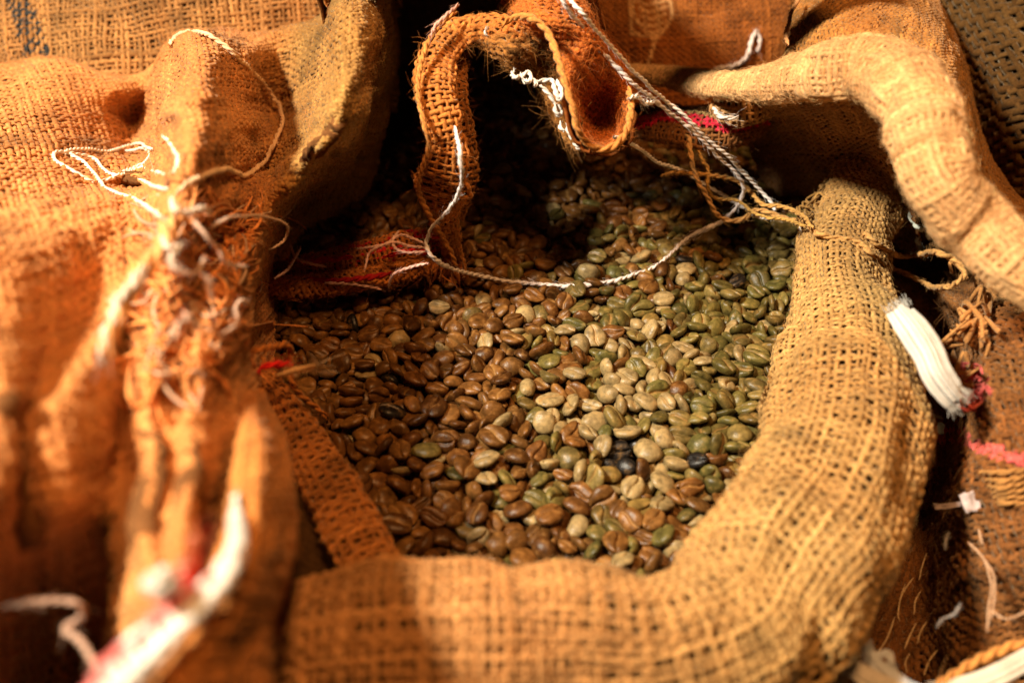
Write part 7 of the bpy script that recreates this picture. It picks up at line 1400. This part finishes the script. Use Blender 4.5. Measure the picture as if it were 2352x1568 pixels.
    969,702,-68,24,-94,18,91, 218,390,-69,42,20,72,88, -414,-286,-65,-25,31,-87,106, 1013,-328,-68,61,74,10,94, -452,578,-54,-9,17,-93,95, 1387,2732,-36,-85,-39,-24,94, 826,118,-87,1,-2,49,103, 1038,2570,-67,3,-58,79,92,
    -770,1648,-70,-8,98,-8,91, 697,2366,-66,97,16,-8,100, 1519,2074,-48,0,2,82,95, -565,2167,-68,-13,87,44,85, -289,2024,-70,-10,-25,-85,108, 621,3282,-88,-2,-1,-85,102, -204,1447,-66,64,-69,-9,94, -233,-729,-66,87,-40,2,99,
    84,1357,-89,3,1,-96,84, 949,3302,-78,16,2,-97,111, -539,3406,-64,34,-12,-62,100, 1299,2263,-77,19,0,97,104, 1126,3204,-55,73,-29,-60,87, -665,831,-67,56,-81,11,106, -340,1237,-81,-10,-12,-62,101, -392,1040,-63,-53,-34,4,92,
    -711,-637,-89,-3,1,95,93, -670,508,-70,97,14,9,93, 813,3265,-65,-3,-40,71,103, 387,-1241,-77,15,-22,-90,86, -488,3558,-68,43,-75,-47,93, -284,-828,-73,25,-7,49,98, 622,1662,-68,23,-74,-55,90, -999,204,-67,-87,8,-15,93,
    -338,2840,-71,25,-16,-56,106, 259,-610,-89,-1,2,53,85, 77,916,-69,-41,86,-27,94, 1403,546,-64,94,15,13,109, 1183,3089,-63,-32,-91,7,103, -971,1207,-88,1,0,-97,99, 772,1058,-65,-73,-53,15,99, -460,-161,-73,-1,-41,-88,87,
    1128,583,-73,28,-31,-78,89, 1272,1854,-66,82,-53,-12,102, 1308,1674,-89,-3,0,-99,85, 1100,1552,-70,-51,-5,-8,94, 647,-516,-89,2,1,-93,90, 34,338,-42,35,83,-32,91, -1061,425,-68,40,-29,-36,105, -205,531,-66,47,-9,2,105,
    818,-232,-69,-98,6,8,94, 1561,2177,-41,-18,-3,-88,95, 280,362,-66,15,-35,-35,89, 680,1159,-62,22,-60,-41,92, -525,2884,-44,-43,-50,47,101, 130,3129,-59,15,-45,-61,98, -276,2581,-67,17,37,88,107, -567,2110,-47,2,-32,-41,105,
    -1075,72,-68,-28,94,-6,95, 312,823,-64,31,24,5,106, -370,1498,-88,3,1,-97,90, -62,416,-69,-24,-22,-89,91, 377,1364,-79,6,16,-36,100, 50,2470,-71,87,46,12,89, -320,-535,-89,-2,2,67,92, 513,2054,-66,-92,-37,-8,104,
    56,-835,-69,-68,71,-1,97, -163,2865,-67,97,16,9,103, -502,1572,-70,10,30,93,109, -443,2058,-66,16,-93,28,99, 215,-1133,-86,-2,2,79,108, 591,-223,-88,-3,-1,-97,96, 558,1664,-89,2,-3,57,89, -464,-278,-89,1,3,-15,90,
    1152,2762,-87,-2,-1,-89,106, 563,2836,-62,53,81,-5,106, 274,-32,-89,3,1,-93,89, -300,978,-67,-30,-94,9,97, 818,1179,-67,43,-85,-27,103, -703,272,-43,27,2,60,100, -578,-266,-65,-79,-54,17,103, 742,1603,-69,95,26,11,92,
    918,906,-89,1,-3,24,89, -332,-370,-72,45,-20,-50,86, 1335,1071,-68,-68,66,-11,94, -1058,614,-50,-4,2,-87,87, -494,3389,-66,-86,36,-21,99, 143,757,-66,31,-33,-55,108, -476,2500,-55,-5,-8,60,83, 1035,2254,-64,33,-89,-27,109,
    647,3063,-41,-39,-71,15,105, 1362,1736,-88,-1,-1,-50,100, 168,-1054,-70,92,-26,-16,87, 597,830,-88,0,0,35,95, -1003,943,-66,-54,-82,2,107, 83,2353,-76,-18,11,1,98, 401,2961,-67,29,92,18,100, 603,2062,-87,0,3,-14,105,
    1003,8,-89,-2,-3,-57,89, -264,1268,-87,-2,1,96,105, 1177,1160,-88,0,-3,-3,99, -857,1397,-88,0,2,21,97, 725,-473,-64,-23,84,-47,103, -684,932,-66,18,-94,-22,101, -91,2363,-66,0,-46,-86,105, 1391,2327,-55,-40,-12,-67,91,
    -567,-185,-69,28,-26,-90,94, 58,-100,-70,95,8,-7,88, -373,-749,-89,-2,1,96,89, 1249,1550,-73,11,-33,-91,93, 334,1100,-67,-82,54,2,103, -434,-95,-66,-6,95,-25,106, -364,-210,-67,-73,63,-21,96, 810,567,-66,93,5,-7,101,
    447,-1069,-89,3,0,98,94, 1035,1494,-88,-3,-2,-81,94, 1076,2119,-66,-76,62,1,107, 375,1729,-69,51,80,27,91, -279,2468,-88,0,-3,10,95, -544,2388,-66,-98,5,-7,104, -172,1952,-86,0,3,8,109, 935,47,-89,-2,3,59,87,
    -572,3060,-87,-1,3,45,109, 938,2204,-87,-3,-1,-89,106, 563,3332,-67,-15,87,-41,95, -94,540,-66,-85,-30,4,96, 196,1442,-89,-1,3,30,88, -390,3101,-63,44,82,34,109, 1409,2864,-53,-85,-14,-42,105, 612,278,-65,5,98,-9,110,
    605,3114,-62,-84,-44,-19,103, -849,1323,-75,-20,-3,-96,107, 677,2629,-66,94,10,-6,102, -1016,149,-65,-99,0,-9,107, 550,-666,-64,-37,53,-52,96, -235,2759,-66,29,91,-28,100, -8,2742,-74,-1,25,-56,96, 142,979,-88,0,-2,10,97,
    -865,-333,-87,2,3,-57,105, 241,191,-71,-17,33,-89,99, -758,925,-88,3,2,-79,93, 30,3176,-54,-13,-80,-43,101, -645,-700,-86,-3,0,-98,106, 1101,3068,-62,-40,-2,9,90, 955,1274,-65,-25,95,-6,109, 513,291,-64,-70,-17,23,97,
    1037,2994,-72,-47,5,-26,87, -288,799,-68,-28,32,-69,100, -515,-209,-68,95,-28,9,97, 440,1139,-70,-32,22,-67,100, -520,-421,-48,-31,-6,87,95, -223,-1121,-87,-3,-2,-75,103, 466,2830,-68,49,-10,1,98, -581,1096,-66,12,-94,-25,102,
    1004,1093,-64,-65,42,-55,90, 340,479,-28,-59,-52,-34,103, -198,-289,-87,0,0,99,110, 524,1185,-63,-10,88,44,106, -162,2739,-45,-69,-55,-2,90, 225,1323,-63,-76,10,-27,95, 676,1555,-55,-8,23,95,100, -710,1819,-66,51,84,3,104,
    997,383,-67,77,0,13,90, 670,-901,-70,-57,-76,27,91, 1521,2315,-71,94,28,10,92, 1315,2338,-87,-1,-3,-21,105, 310,242,-69,-59,-75,16,90, -401,359,-70,-85,-48,-2,88, 985,2776,-75,33,0,22,93, -248,2619,-66,35,55,73,89,
    -573,3180,-88,0,-1,3,92, 1553,1021,-88,3,1,-94,100, 483,-1010,-88,1,3,-17,96, -678,334,-68,-28,-72,53,93, 437,3564,-88,-3,0,-99,97, 162,2753,-89,3,0,-98,94, 27,679,-68,-9,29,-42,105, 40,3257,-52,-31,-11,-89,96,
    1219,2823,-68,-11,48,-86,98, -103,-218,-87,0,0,87,103, 314,1320,-87,-1,-3,-27,100, -502,2301,-70,-24,33,-74,101, -912,48,-87,0,-1,-28,109, 13,19,-68,4,99,3,97, -640,1830,-70,36,-15,-75,89, 197,2184,-65,-56,72,-36,100,
    617,2323,-87,-1,3,42,102, 115,2276,-65,62,-61,-40,100, -343,2416,-89,0,-3,-4,90, 698,2253,-76,-20,-16,-74,88, 1209,1410,-87,-3,1,94,104, 257,1419,-66,19,-79,-55,92, -857,1066,-65,82,48,8,104, 693,3515,-88,-2,2,64,94,
    193,3484,-73,15,-21,-90,107, 521,1974,-76,-2,-18,-9,106, 1041,797,-87,3,0,-99,97, 402,3123,-27,-96,19,-3,93, 884,-673,-67,92,-25,2,99, 121,-781,-66,-38,86,-32,96, 131,689,-60,1,75,-64,112, -345,803,-70,5,-99,3,92,
    -908,1316,-68,84,-41,-22,91, 364,-926,-87,1,1,-74,102, -133,259,-66,-14,97,-8,102, -42,-690,-67,95,8,-7,98, 969,3088,-87,-2,-2,-74,102, -1,1268,-87,2,-2,74,107, 922,1802,-79,-7,-16,-37,100, -231,3342,-64,6,-94,28,105,
    -321,1164,-88,-1,3,26,100, 1457,1182,-88,-2,2,65,89, 1014,2004,-87,0,-3,10,102, -1137,507,-87,-1,-3,-39,109, 1141,2265,-67,78,-5,-16,89, 539,2299,-70,-83,-46,5,91, 190,2287,-64,-5,-98,8,113, -125,3218,-56,23,-22,-34,104,
    1094,1427,-64,-93,-20,-4,106, 699,2032,-71,68,-71,12,88, 1389,2105,-66,-55,-78,16,100, 498,-88,-88,-2,1,84,101, -520,2772,-68,36,92,5,96, -564,-449,-71,15,-94,26,86, 1533,1604,-87,1,-1,76,101, -189,-1044,-87,2,3,-25,94,
    507,1900,-88,-1,0,94,100, 413,128,-68,-50,84,11,103, 1035,3371,-51,-13,1,97,92, -750,-700,-88,0,-3,10,99, 1109,2940,-86,4,10,-35,90, 424,3193,-39,45,-83,18,90, 776,252,-60,30,-7,-74,91, -286,239,-66,92,22,-5,98,
    740,2580,-67,-94,-27,-6,102, 1408,2795,-72,98,-2,7,89, -28,1052,-67,30,90,-28,95, 1411,2671,-67,-50,-6,-21,97, 464,2499,-72,-16,42,-87,85, -45,2618,-67,-35,8,-85,95, 383,2791,-67,6,-59,-76,94, 1226,1622,-87,-2,3,49,105,
    376,-266,-88,0,0,26,98, 901,-33,-87,-1,3,25,98, 536,-309,-69,52,-79,-27,93, 264,-320,-48,2,9,92,102, -119,-598,-66,-65,-41,49,88, 562,918,-45,-23,-9,26,91, 1041,2511,-65,89,-2,9,102, 1346,2479,-88,1,2,-47,92,
    674,-150,-70,-98,-2,-13,86, 424,1532,-87,3,-1,97,105, 146,898,-87,1,-3,43,104, -85,931,-63,-29,-84,36,107, -820,314,-75,-15,24,95,88, 286,594,-71,15,-30,-71,106, 1142,141,-73,-24,7,92,102, 1068,2704,-66,-88,-15,17,99,
    1031,256,-88,2,-2,59,98, -541,920,-86,-1,1,80,108, -917,258,-71,35,-18,-24,100, 897,-505,-76,-9,-24,-32,87, 657,2886,-67,32,14,85,102, -849,1253,-88,3,0,98,94, 758,887,-87,-2,2,75,102, 604,-155,-74,-11,-34,90,89,
    948,-155,-71,2,28,90,110, 1553,1879,-64,-93,22,-14,103, -8,75,-37,-96,-14,-3,101, -72,60,-67,98,-7,-9,103, 160,-1265,-69,-95,-16,-11,89, 64,-511,-89,0,0,99,92, 815,1304,-64,49,-82,-25,103, 1150,3268,-71,18,-41,-86,94,
    154,3395,-87,0,-1,10,104, 369,3367,-67,-83,53,2,101, -511,-1060,-87,-1,0,89,106, 1206,750,-70,-38,88,-26,89, 620,1065,-70,-98,-9,10,91, 597,54,-75,23,-9,89,92, -346,1979,-88,-3,0,-98,90, 680,1241,-88,0,-3,-3,95,
    162,2012,-69,-42,78,-43,89, -906,1120,-88,1,-3,29,95, 734,1956,-87,2,-2,62,109, 206,1033,-72,8,-20,82,111, 1140,1283,-87,0,-3,-1,106, 477,811,-68,12,97,-11,98, -1009,1039,-87,-3,-1,-89,104, 14,2405,-68,94,-16,5,94,
    -358,2181,-67,-8,88,-42,92, 733,1397,-87,2,2,-67,106, -451,2241,-63,69,64,29,106, 1188,2192,-71,26,95,1,87, 1484,771,-88,0,-3,10,94, -102,-20,-66,95,26,-9,100, 588,2166,-69,81,-35,-7,87, -419,2313,-86,-1,-2,-35,114,
    562,-84,-67,61,-47,-46,94, -75,376,-89,-2,1,89,89, -511,207,-67,-63,70,-27,97, 125,2632,-69,-57,-52,32,87, -202,2676,-43,-6,0,86,99, -105,-1066,-87,-1,1,62,102, 89,283,-70,31,-90,-22,93, -23,1784,-67,26,88,38,94,
    1312,1234,-70,33,25,64,98, 1172,412,-64,-91,36,4,112, -276,330,-69,-16,96,-17,93, 2,3234,-86,-3,-1,-97,110, 139,-308,-71,59,-79,11,89, 224,3334,-87,1,1,-60,105, -972,1,-68,75,59,23,95, 744,-919,-70,94,12,-5,90,
    1263,1118,-88,0,3,-10,93, 493,708,-69,92,-35,5,96, -660,1068,-87,-3,2,87,107, -951,-324,-88,-3,0,99,90, 671,-711,-68,-50,81,-27,99, 86,-728,-88,3,1,-91,97, -395,1102,-88,0,3,12,100, -133,2429,-88,3,-1,89,92,
    1049,66,-60,25,-8,28,97, -455,922,-66,-60,-74,26,101, 825,1641,-86,0,3,-9,107, 1191,3426,-88,0,-3,-3,100, 608,3400,-69,25,-92,-23,92, 378,2351,-68,33,-93,-5,100, -173,3546,-87,2,-2,79,110, 28,215,-68,5,-98,9,96,
    255,-822,-88,2,2,-68,100, 265,122,-66,92,34,11,105, -885,149,-51,94,28,-8,92, 931,3213,-44,-25,-10,64,104, 145,1539,-88,0,0,95,100, 817,1586,-73,0,40,-89,91, 1298,1609,-70,-86,48,9,88, -579,1298,-46,26,-74,-61,102,
    242,1489,-68,68,-37,-19,88, 1567,1480,-69,-60,74,-18,95, -531,2222,-87,0,-3,-5,101, 691,2199,-67,52,-81,19,90, -547,2319,-88,-3,0,-98,95, 714,298,-87,3,-1,95,105, 572,491,-88,0,0,-85,103, 752,739,-70,1,-98,-9,92,
    857,748,-87,3,-1,97,104, 1243,682,-87,-1,-2,-45,106, -1014,821,-70,-86,-41,20,87, 18,863,-66,-57,-52,33,98, -65,2437,-71,46,87,-11,90, 437,2521,-65,11,-87,-42,97, 504,2562,-71,-94,29,-1,90, 603,2509,-67,-8,-98,2,100,
    403,2693,-87,3,-1,95,103, -335,2930,-87,-2,-2,-61,104, -56,1566,-68,54,59,52,87, 739,1304,-88,0,-1,-39,93, 1237,2248,-70,-84,-45,20,89, 1183,1088,-75,-19,-7,-6,104, 1191,599,-87,3,1,-91,112, -136,693,-87,1,3,-46,106,
    -770,539,-67,57,79,17,102, -527,1348,-86,1,0,98,110, 963,3370,-89,0,-3,-6,89, -161,3435,-68,-64,66,-18,92, 77,3547,-87,2,2,-76,105, 233,3568,-72,13,-97,10,86, 363,-1123,-41,82,-55,3,108, -41,1204,-71,87,-46,-11,90,
    527,865,-68,13,97,7,101, 336,926,-64,-98,-13,6,113, 1279,2702,-69,-18,27,14,93, 1039,2379,-72,-7,34,93,98, -124,873,-72,-31,1,-52,92, -15,766,-78,-19,-8,-56,89, -602,-898,-68,-88,-42,15,96, -465,-755,-87,-3,-2,-83,101,
    -1117,290,-69,55,-76,-19,87, -265,2688,-87,1,-3,21,106, 1338,2752,-66,-7,-95,-25,101, -488,2909,-89,1,-3,45,88, 744,-276,-86,0,2,-4,113, 1182,207,-87,3,-1,86,107, 188,501,-62,2,46,74,106, 653,349,-69,81,34,27,86,
    -1026,270,-49,44,0,-78,87, -701,605,-87,-1,-2,-56,107, -208,649,-65,96,5,-8,104, 1159,786,-67,83,47,-20,86, 349,-177,-88,-3,-1,-91,101, -659,-19,-67,57,-52,-32,93, 153,1383,-64,87,-37,-2,103, 1133,1806,-87,-1,3,28,103,
    -358,2050,-70,-93,-31,11,95, 265,2182,-72,18,38,72,93, 274,439,-62,-21,31,-84,93, 696,502,-70,39,-17,-51,95, 1240,438,-52,-14,-4,-48,102, -1016,509,-74,-31,6,-40,93, 1021,1167,-66,-85,-14,31,87, 384,-1005,-69,11,96,21,95,
    1137,2059,-88,2,2,-72,93, -124,2271,-72,16,22,-57,98, 792,3406,-64,-30,52,-29,89, -413,-1009,-88,-3,1,94,98, 798,-655,-63,30,-82,-47,102, 549,-1190,-69,68,-71,10,96, 157,1718,-88,0,0,-32,90, 259,1762,-88,-1,3,21,99,
    -255,3220,-72,-35,7,40,87, -266,414,-58,-74,20,22,103, 199,2539,-88,-3,2,78,89, 1008,1584,-84,6,7,-64,108, 867,1547,-47,-92,-29,-18,95, -935,123,-62,-75,-50,41,95, -517,1055,-77,2,-22,8,94, -434,206,-88,1,0,-99,97,
    -71,-83,-65,-25,-58,-75,87, -293,1348,-66,-57,36,-26,92, -54,-144,-68,86,48,12,98, 1194,108,-88,-3,2,84,95, -195,308,-74,-35,10,-6,89, -872,267,-67,-90,15,-15,96, 181,2612,-66,-15,96,19,103, -451,2798,-76,1,-24,3,93,
    -282,2915,-71,-25,27,-53,101, 1080,3290,-67,88,45,-4,99, 1016,3165,-68,64,-70,-25,97, 300,3393,-88,-3,-1,-89,97, -391,861,-67,-98,-5,9,102, 1243,3128,-56,6,12,86,100, 638,2815,-70,-43,25,-28,95, 492,2927,-58,-25,-9,95,108,
    391,3476,-87,-3,-1,-93,108, 992,635,-70,-83,-51,0,91, -17,693,-88,-2,2,69,94, -450,275,-65,31,-91,-17,102, 1146,1495,-72,26,-15,-54,99, 1194,3010,-87,0,3,7,104, -53,3160,-68,-87,-46,-6,95, 758,3173,-69,-92,34,8,96,
    238,3180,-88,0,3,-12,91, 508,2372,-57,-15,-56,78,97, -307,2543,-88,-2,-2,-68,96, 68,2796,-68,15,53,74,97, 170,3094,-63,35,23,-89,97, -280,1621,-68,67,72,-13,94, 1280,2198,-89,0,3,3,86, 1436,2207,-68,50,84,18,97,
    24,2316,-89,2,2,-73,91, 388,2281,-88,-3,-1,-97,93, 1477,1263,-68,87,45,12,96, -136,1555,-87,-1,0,-98,106, 382,1462,-88,-2,-3,-63,90, -636,1663,-66,-83,46,-5,104, -1230,571,-55,9,-19,-73,89, -248,3530,-70,-85,-50,11,94,
    632,3558,-89,-1,0,-90,91, 1221,1484,-68,-2,98,9,97, -459,1647,-70,-2,-27,-74,105, 659,1804,-68,94,-30,-1,98, 808,1993,-68,-16,-97,8,96, 658,2126,-87,-1,-1,-60,103, -313,2273,-69,-88,36,-19,91, -296,1538,-89,2,-3,52,93,
    1096,751,-78,-5,21,20,93, -109,-302,-71,24,-95,-6,91, -213,-182,-87,0,1,0,107, -706,-764,-88,-3,0,99,100, -322,-1168,-87,-3,-2,-85,105, 837,2262,-45,27,-2,-87,101, 483,527,-87,0,-2,31,108, -453,2390,-70,-3,-95,26,87,
    -162,2791,-65,-95,0,-10,102, 349,2517,-66,88,44,-4,107, 1046,2442,-47,4,1,-6,108, 1359,1623,-69,-74,23,-6,87, -184,2495,-87,-2,0,-97,101, -937,-34,-67,-49,60,-54,94, 184,74,-65,6,98,-14,106, 1118,2539,-87,-2,-2,-54,106,
    900,3093,-71,-89,42,-12,87, -275,-248,-65,79,58,-2,105, 67,1640,-89,-1,3,28,93, -561,-1116,-71,-83,50,-17,84, -813,712,-70,-18,25,-67,109, 1323,524,-72,-23,38,-65,90, 961,-685,-88,1,-1,66,95, -121,-680,-64,-24,-91,18,98,
    134,-590,-88,-1,-3,-38,93, 424,-502,-87,-2,2,64,105, 987,-410,-69,10,-38,-89,107, -906,-248,-72,18,46,84,89, 81,-1193,-69,27,95,-8,92, -119,-910,-89,2,-2,72,85, -655,1138,-40,-13,20,-32,88, -522,3146,-43,-54,-12,-32,85,
    1548,2175,-64,-5,-98,8,108, 436,1855,-89,-3,-1,-88,92, 1433,1919,-88,-3,0,99,95, 1419,1991,-87,3,0,-98,102, 182,1785,-66,-65,59,-17,93, -108,1683,-69,21,-87,-41,90, -271,3007,-70,-19,44,-72,95, -437,-218,-69,76,-57,-8,91,
    496,-247,-66,-25,95,2,105, -547,-676,-69,-13,97,-9,98, -70,-620,-67,42,-89,4,96, 1225,269,-67,-94,29,-11,102, -1171,350,-64,50,73,30,105, -1203,569,-71,32,93,5,87, -1056,583,-71,89,-42,-8,87, 1057,1047,-88,2,-1,92,92,
    813,1382,-68,13,-97,-7,99, 726,2134,-48,35,6,-77,103, 23,2128,-42,4,-12,-40,107, 1287,748,-87,1,3,-43,103, -799,149,-68,95,12,-6,96, 172,-369,-89,1,-1,57,90, 409,413,-47,-5,-28,-88,84, 24,1103,-70,31,-21,-89,89,
    412,-359,-57,17,17,85,94, 136,2919,-66,-60,-61,10,87, 971,-477,-73,-22,12,37,100, 9,-920,-67,63,-74,3,93, 810,-426,-87,-2,2,57,112, 1084,-363,-67,-96,-23,10,105, -356,640,-88,2,-2,68,92, 284,-40,-43,-9,-10,-18,99,
    -800,974,-64,-35,81,44,91, 486,1065,-89,1,3,-36,91, -651,391,-66,-98,1,7,108, -850,96,-88,3,-2,79,93, -288,-599,-70,-93,-19,-4,88, -684,120,-88,-3,2,84,92, 171,-830,-87,3,0,-98,102, -596,-762,-89,-2,-1,-96,90,
    291,-743,-65,21,-86,-40,99, 38,-695,-71,-33,-32,71,92, -852,-115,-76,25,7,49,93, -1035,-98,-61,62,-36,-63,93, -555,-59,-52,8,-10,-34,93, -295,-163,-63,-42,87,-7,106, 1088,-72,-88,2,1,-83,100, 601,-55,-58,-44,-65,-34,88,
    655,-1166,-88,-1,3,45,96, 686,-794,-71,35,92,5,88, -518,-1222,-88,-1,2,34,93, -503,1711,-64,-40,24,-76,102, 85,-649,-87,3,0,99,101,
]
bt = np.array(BEANS, float).reshape(-1, 7)
NB = len(bt)
bp = bt[:, :3] * 1e-4
bq = np.concatenate([np.sqrt(np.clip(1 - ((bt[:, 3:6] / 99) ** 2).sum(1, keepdims=True), 0, 1)), bt[:, 3:6] / 99], 1)
bs = np.repeat(bt[:, 6:7] / 100, 2, 1)
bq /= np.linalg.norm(bq, axis=1, keepdims=True)
bp[:, 2] += 0.007 * np.exp(-((bp[:, 0] - 0.03) ** 2 + (bp[:, 1] - 0.02) ** 2) / 0.012) - 0.004 * np.clip((-0.06 - bp[:, 1]) / 0.06, 0, 1)


def rotmat(q):
    w, x, y, z = q.T
    return np.stack([np.stack([1 - 2 * (y * y + z * z), 2 * (x * y - z * w), 2 * (x * z + y * w)], -1), np.stack([2 * (x * y + z * w), 1 - 2 * (x * x + z * z), 2 * (y * z - x * w)], -1),
                     np.stack([2 * (x * z - y * w), 2 * (y * z + x * w), 1 - 2 * (x * x + y * y)], -1)], 1)


BR = rotmat(bq)
# half of the beans lie crease side up
turn = (np.random.default_rng(3).random(NB) < 0.55) & (BR[:, 2, 2] > 0.3)
bp[turn] += BR[turn][:, :, 2] * (0.0021 * bs[turn, :1])
bq[turn] = np.stack([-bq[turn, 1], bq[turn, 0], bq[turn, 3], -bq[turn, 2]], 1)
BR = rotmat(bq)
bx, by, bz = pix(bp)
r = np.random.default_rng(8)
# bean colours: brown to olive; the left-to-right change paints warm and neutral light
edge = np.where(by < 700, 1340 + (700 - by) * 0.9, 1340 - (by - 700) * 0.25)
green = 1 / (1 + np.exp(-((bx - edge) / 90 + r.normal(0, 0.8, NB)))) * (1 - 0.7 * np.clip((by - 1020) / 140, 0, 1))
pal_b = np.array([[0.20, 0.078, 0.017], [0.25, 0.105, 0.024], [0.15, 0.056, 0.013], [0.30, 0.138, 0.036]])
pal_g = np.array([[0.185, 0.155, 0.040], [0.225, 0.180, 0.050], [0.145, 0.132, 0.036], [0.28, 0.205, 0.066], [0.24, 0.155, 0.042]])
is_green = r.random(NB) < green
bc = np.where(is_green[:, None], pal_g[r.integers(0, 5, NB)], pal_b[r.integers(0, 4, NB)])
mixw = r.uniform(0, 0.30, (NB, 1))
bs = bs * r.uniform(0.84, 1.12, (NB, 1))
bc = (bc * (1 - mixw) + np.where(is_green[:, None], pal_g[3] * [0.95, 0.88, 0.7], [0.25, 0.115, 0.030]) * mixw) * r.uniform(0.34, 0.80, (NB, 1))
pale = r.random(NB) < 0.5 * np.exp(-((bx - 1400) ** 2 + (by - 960) ** 2) / (2 * 170.0 ** 2)) + 0.03  # scattered pale beans, clustered to paint the heap's bright patch of light
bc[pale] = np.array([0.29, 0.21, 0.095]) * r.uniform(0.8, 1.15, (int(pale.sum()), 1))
black = r.random(NB) < 0.008 + 0.3 * np.exp(-((bx - 1470) ** 2 / 4 + (by - 1050) ** 2) / (2 * 26.0 ** 2))
bc[black] = [0.012, 0.010, 0.009]

# which beans show largest: topmost ones in the opening, not under the cloth
cell = {}
dep = DEP[0]
shown = np.zeros(NB)
zb = np.full((320, 440), np.inf); own = np.full((320, 440), -1)
for i in range(NB):
    rad = 0.0041 * bs[i, 0] * FPX / bz[i]
    x0, x1 = int((bx[i] - rad) // 6), int((bx[i] + rad) // 6); y0, y1 = int((by[i] - rad * 0.8) // 6), int((by[i] + rad * 0.8) // 6)
    for yy in range(max(0, y0), min(319, y1) + 1):
        for xx in range(max(0, x0), min(439, x1) + 1):
            if bz[i] - 0.002 < zb[yy, xx]:
                zb[yy, xx] = bz[i] - 0.002; own[yy, xx] = i
H2, W2 = np.meshgrid(np.arange(262), np.arange(392), indexing='ij')
o_ = own[:262, :392]
cl = dep[14:14 + 262, 14:14 + 392] < zb[:262, :392]
o_ = np.where(cl, -1, o_)
cnt = np.bincount(o_[o_ >= 0].ravel(), minlength=NB)
big = np.argsort(-cnt)[:296]
bigset = set(int(i) for i in big)

MB_O = bean_material("bean_skin", "object")
MB_A = bean_material("bean_skin_heap", "dye")
SHAPES = []
for k in range(16):
    V, Q, T, CR = bean_mesh(32, 13, 300 + k)
    me = build_mesh("coffee_bean", V, [Q, T], extra=CR)
    me.materials.append(MB_O)
    SHAPES.append(me)
zone_pts = [((760, 960), "close to the folded inner band"), ((880, 760), "below the folded hem foot"), ((900, 1150), "near the inner band's lower end"), ((1150, 1260), "against the front rim"), ((1450, 1260), "where the front rim bends"), ((1620, 1150), "beside the thick rim's inner bend"),
            ((1680, 900), "alongside the upright rim"), ((1720, 650), "beneath the rim's tied neck"), ((1420, 720), "just below the white yarn loop"), ((1180, 740), "under the yarn loop's lowest point"), ((1050, 950), "in the heap's brown part"), ((1300, 1000), "in the middle of the heap"), ((1480, 930), "in the heap's olive part"), ((1000, 1050), "a little off the inner band"), ((1300, 1180), "just behind the front rim"), ((1580, 1020), "midway to the thick rim's bend"), ((1600, 800), "between yarn loop and upright rim"), ((1300, 850), "where brown beans meet olive ones"), ((820, 860), "shaded by the red striped layer"), ((960, 830), "at the crumpled sack's shadow edge"), ((1580, 600), "inside the yarn loop's rising end"), ((1150, 1080), "halfway between inner band and middle"), ((1560, 1290), "in the front rim's dark corner"), ((960, 1260), "where inner band meets front rim"), ((1420, 1080), "near the shrivelled dark beans"), ((1200, 560), "beside the torn hem's foot")]
for i in sorted(bigset, key=lambda q: -cnt[q]):
    me = SHAPES[int(r.integers(0, 16))]
    o = bpy.data.objects.new("coffee_bean", me)
    o.location = bp[i]
    o.rotation_mode = 'QUATERNION'
    o.rotation_quaternion = bq[i]
    wy = r.uniform(0.98, 1.14)
    o.scale = (0.0102 * bs[i, 0], 0.0102 * bs[i, 1] * wy, 0.0102 * bs[i, 1])
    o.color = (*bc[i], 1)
    COL.objects.link(o)
    view = CAM - bp[i]; view /= np.linalg.norm(view)
    f = float(BR[i][:, 2] @ view)
    face = "crease up" if f < -0.45 else ("round side up" if f > 0.45 else "on edge")
    hue = "black" if black[i] else (("pale olive" if bc[i].sum() > 0.25 else "olive green") if is_green[i] else ("light brown" if bc[i].sum() > 0.25 else "dark brown"))
    z = min(zone_pts, key=lambda q: (q[0][0] - bx[i]) ** 2 + (q[0][1] - by[i]) ** 2)[1]
    e0, e1 = bp[i] - BR[i][:, 0] * .005, bp[i] + BR[i][:, 0] * .005
    (ax, ay, _), (cx, cy, _) = pix(e0), pix(e1)
    ang = math.degrees(math.atan2(-(cy - ay), cx - ax)) % 180
    way = "crosswise" if ang < 25 or ang > 155 else ("lengthwise" if 65 < ang < 115 else ("leaning to the rim" if ang <= 65 else "leaning to the hem"))
    tag(o, f"{hue} bean {face}, {way}, {z}", "coffee bean", "coffee beans in the open sack")
# all the other beans, in one heap
GV, GQ, GT, GC, GR, off = [], [], [], [], [], 0
LOW = [bean_mesh(18, 8, 300 + k) for k in range(16)]
rest = [i for i in range(NB) if i not in bigset]
for i in rest:
    V, Q, T, CR = LOW[int(r.integers(0, 16))]
    W = (V * [0.0102 * bs[i, 0], 0.0102 * bs[i, 1], 0.0102 * bs[i, 1]]) @ BR[i].T + bp[i]
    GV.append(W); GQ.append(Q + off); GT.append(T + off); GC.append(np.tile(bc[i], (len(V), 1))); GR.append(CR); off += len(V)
me = build_mesh("bean_heap", np.concatenate(GV), [np.concatenate(GQ), np.concatenate(GT)], np.concatenate(GC), extra=np.concatenate(GR))
o = obj("bean_heap", me, MB_A, None, "stuff")
tag(o, "heap of green and brown coffee beans filling the open sack", "coffee beans")
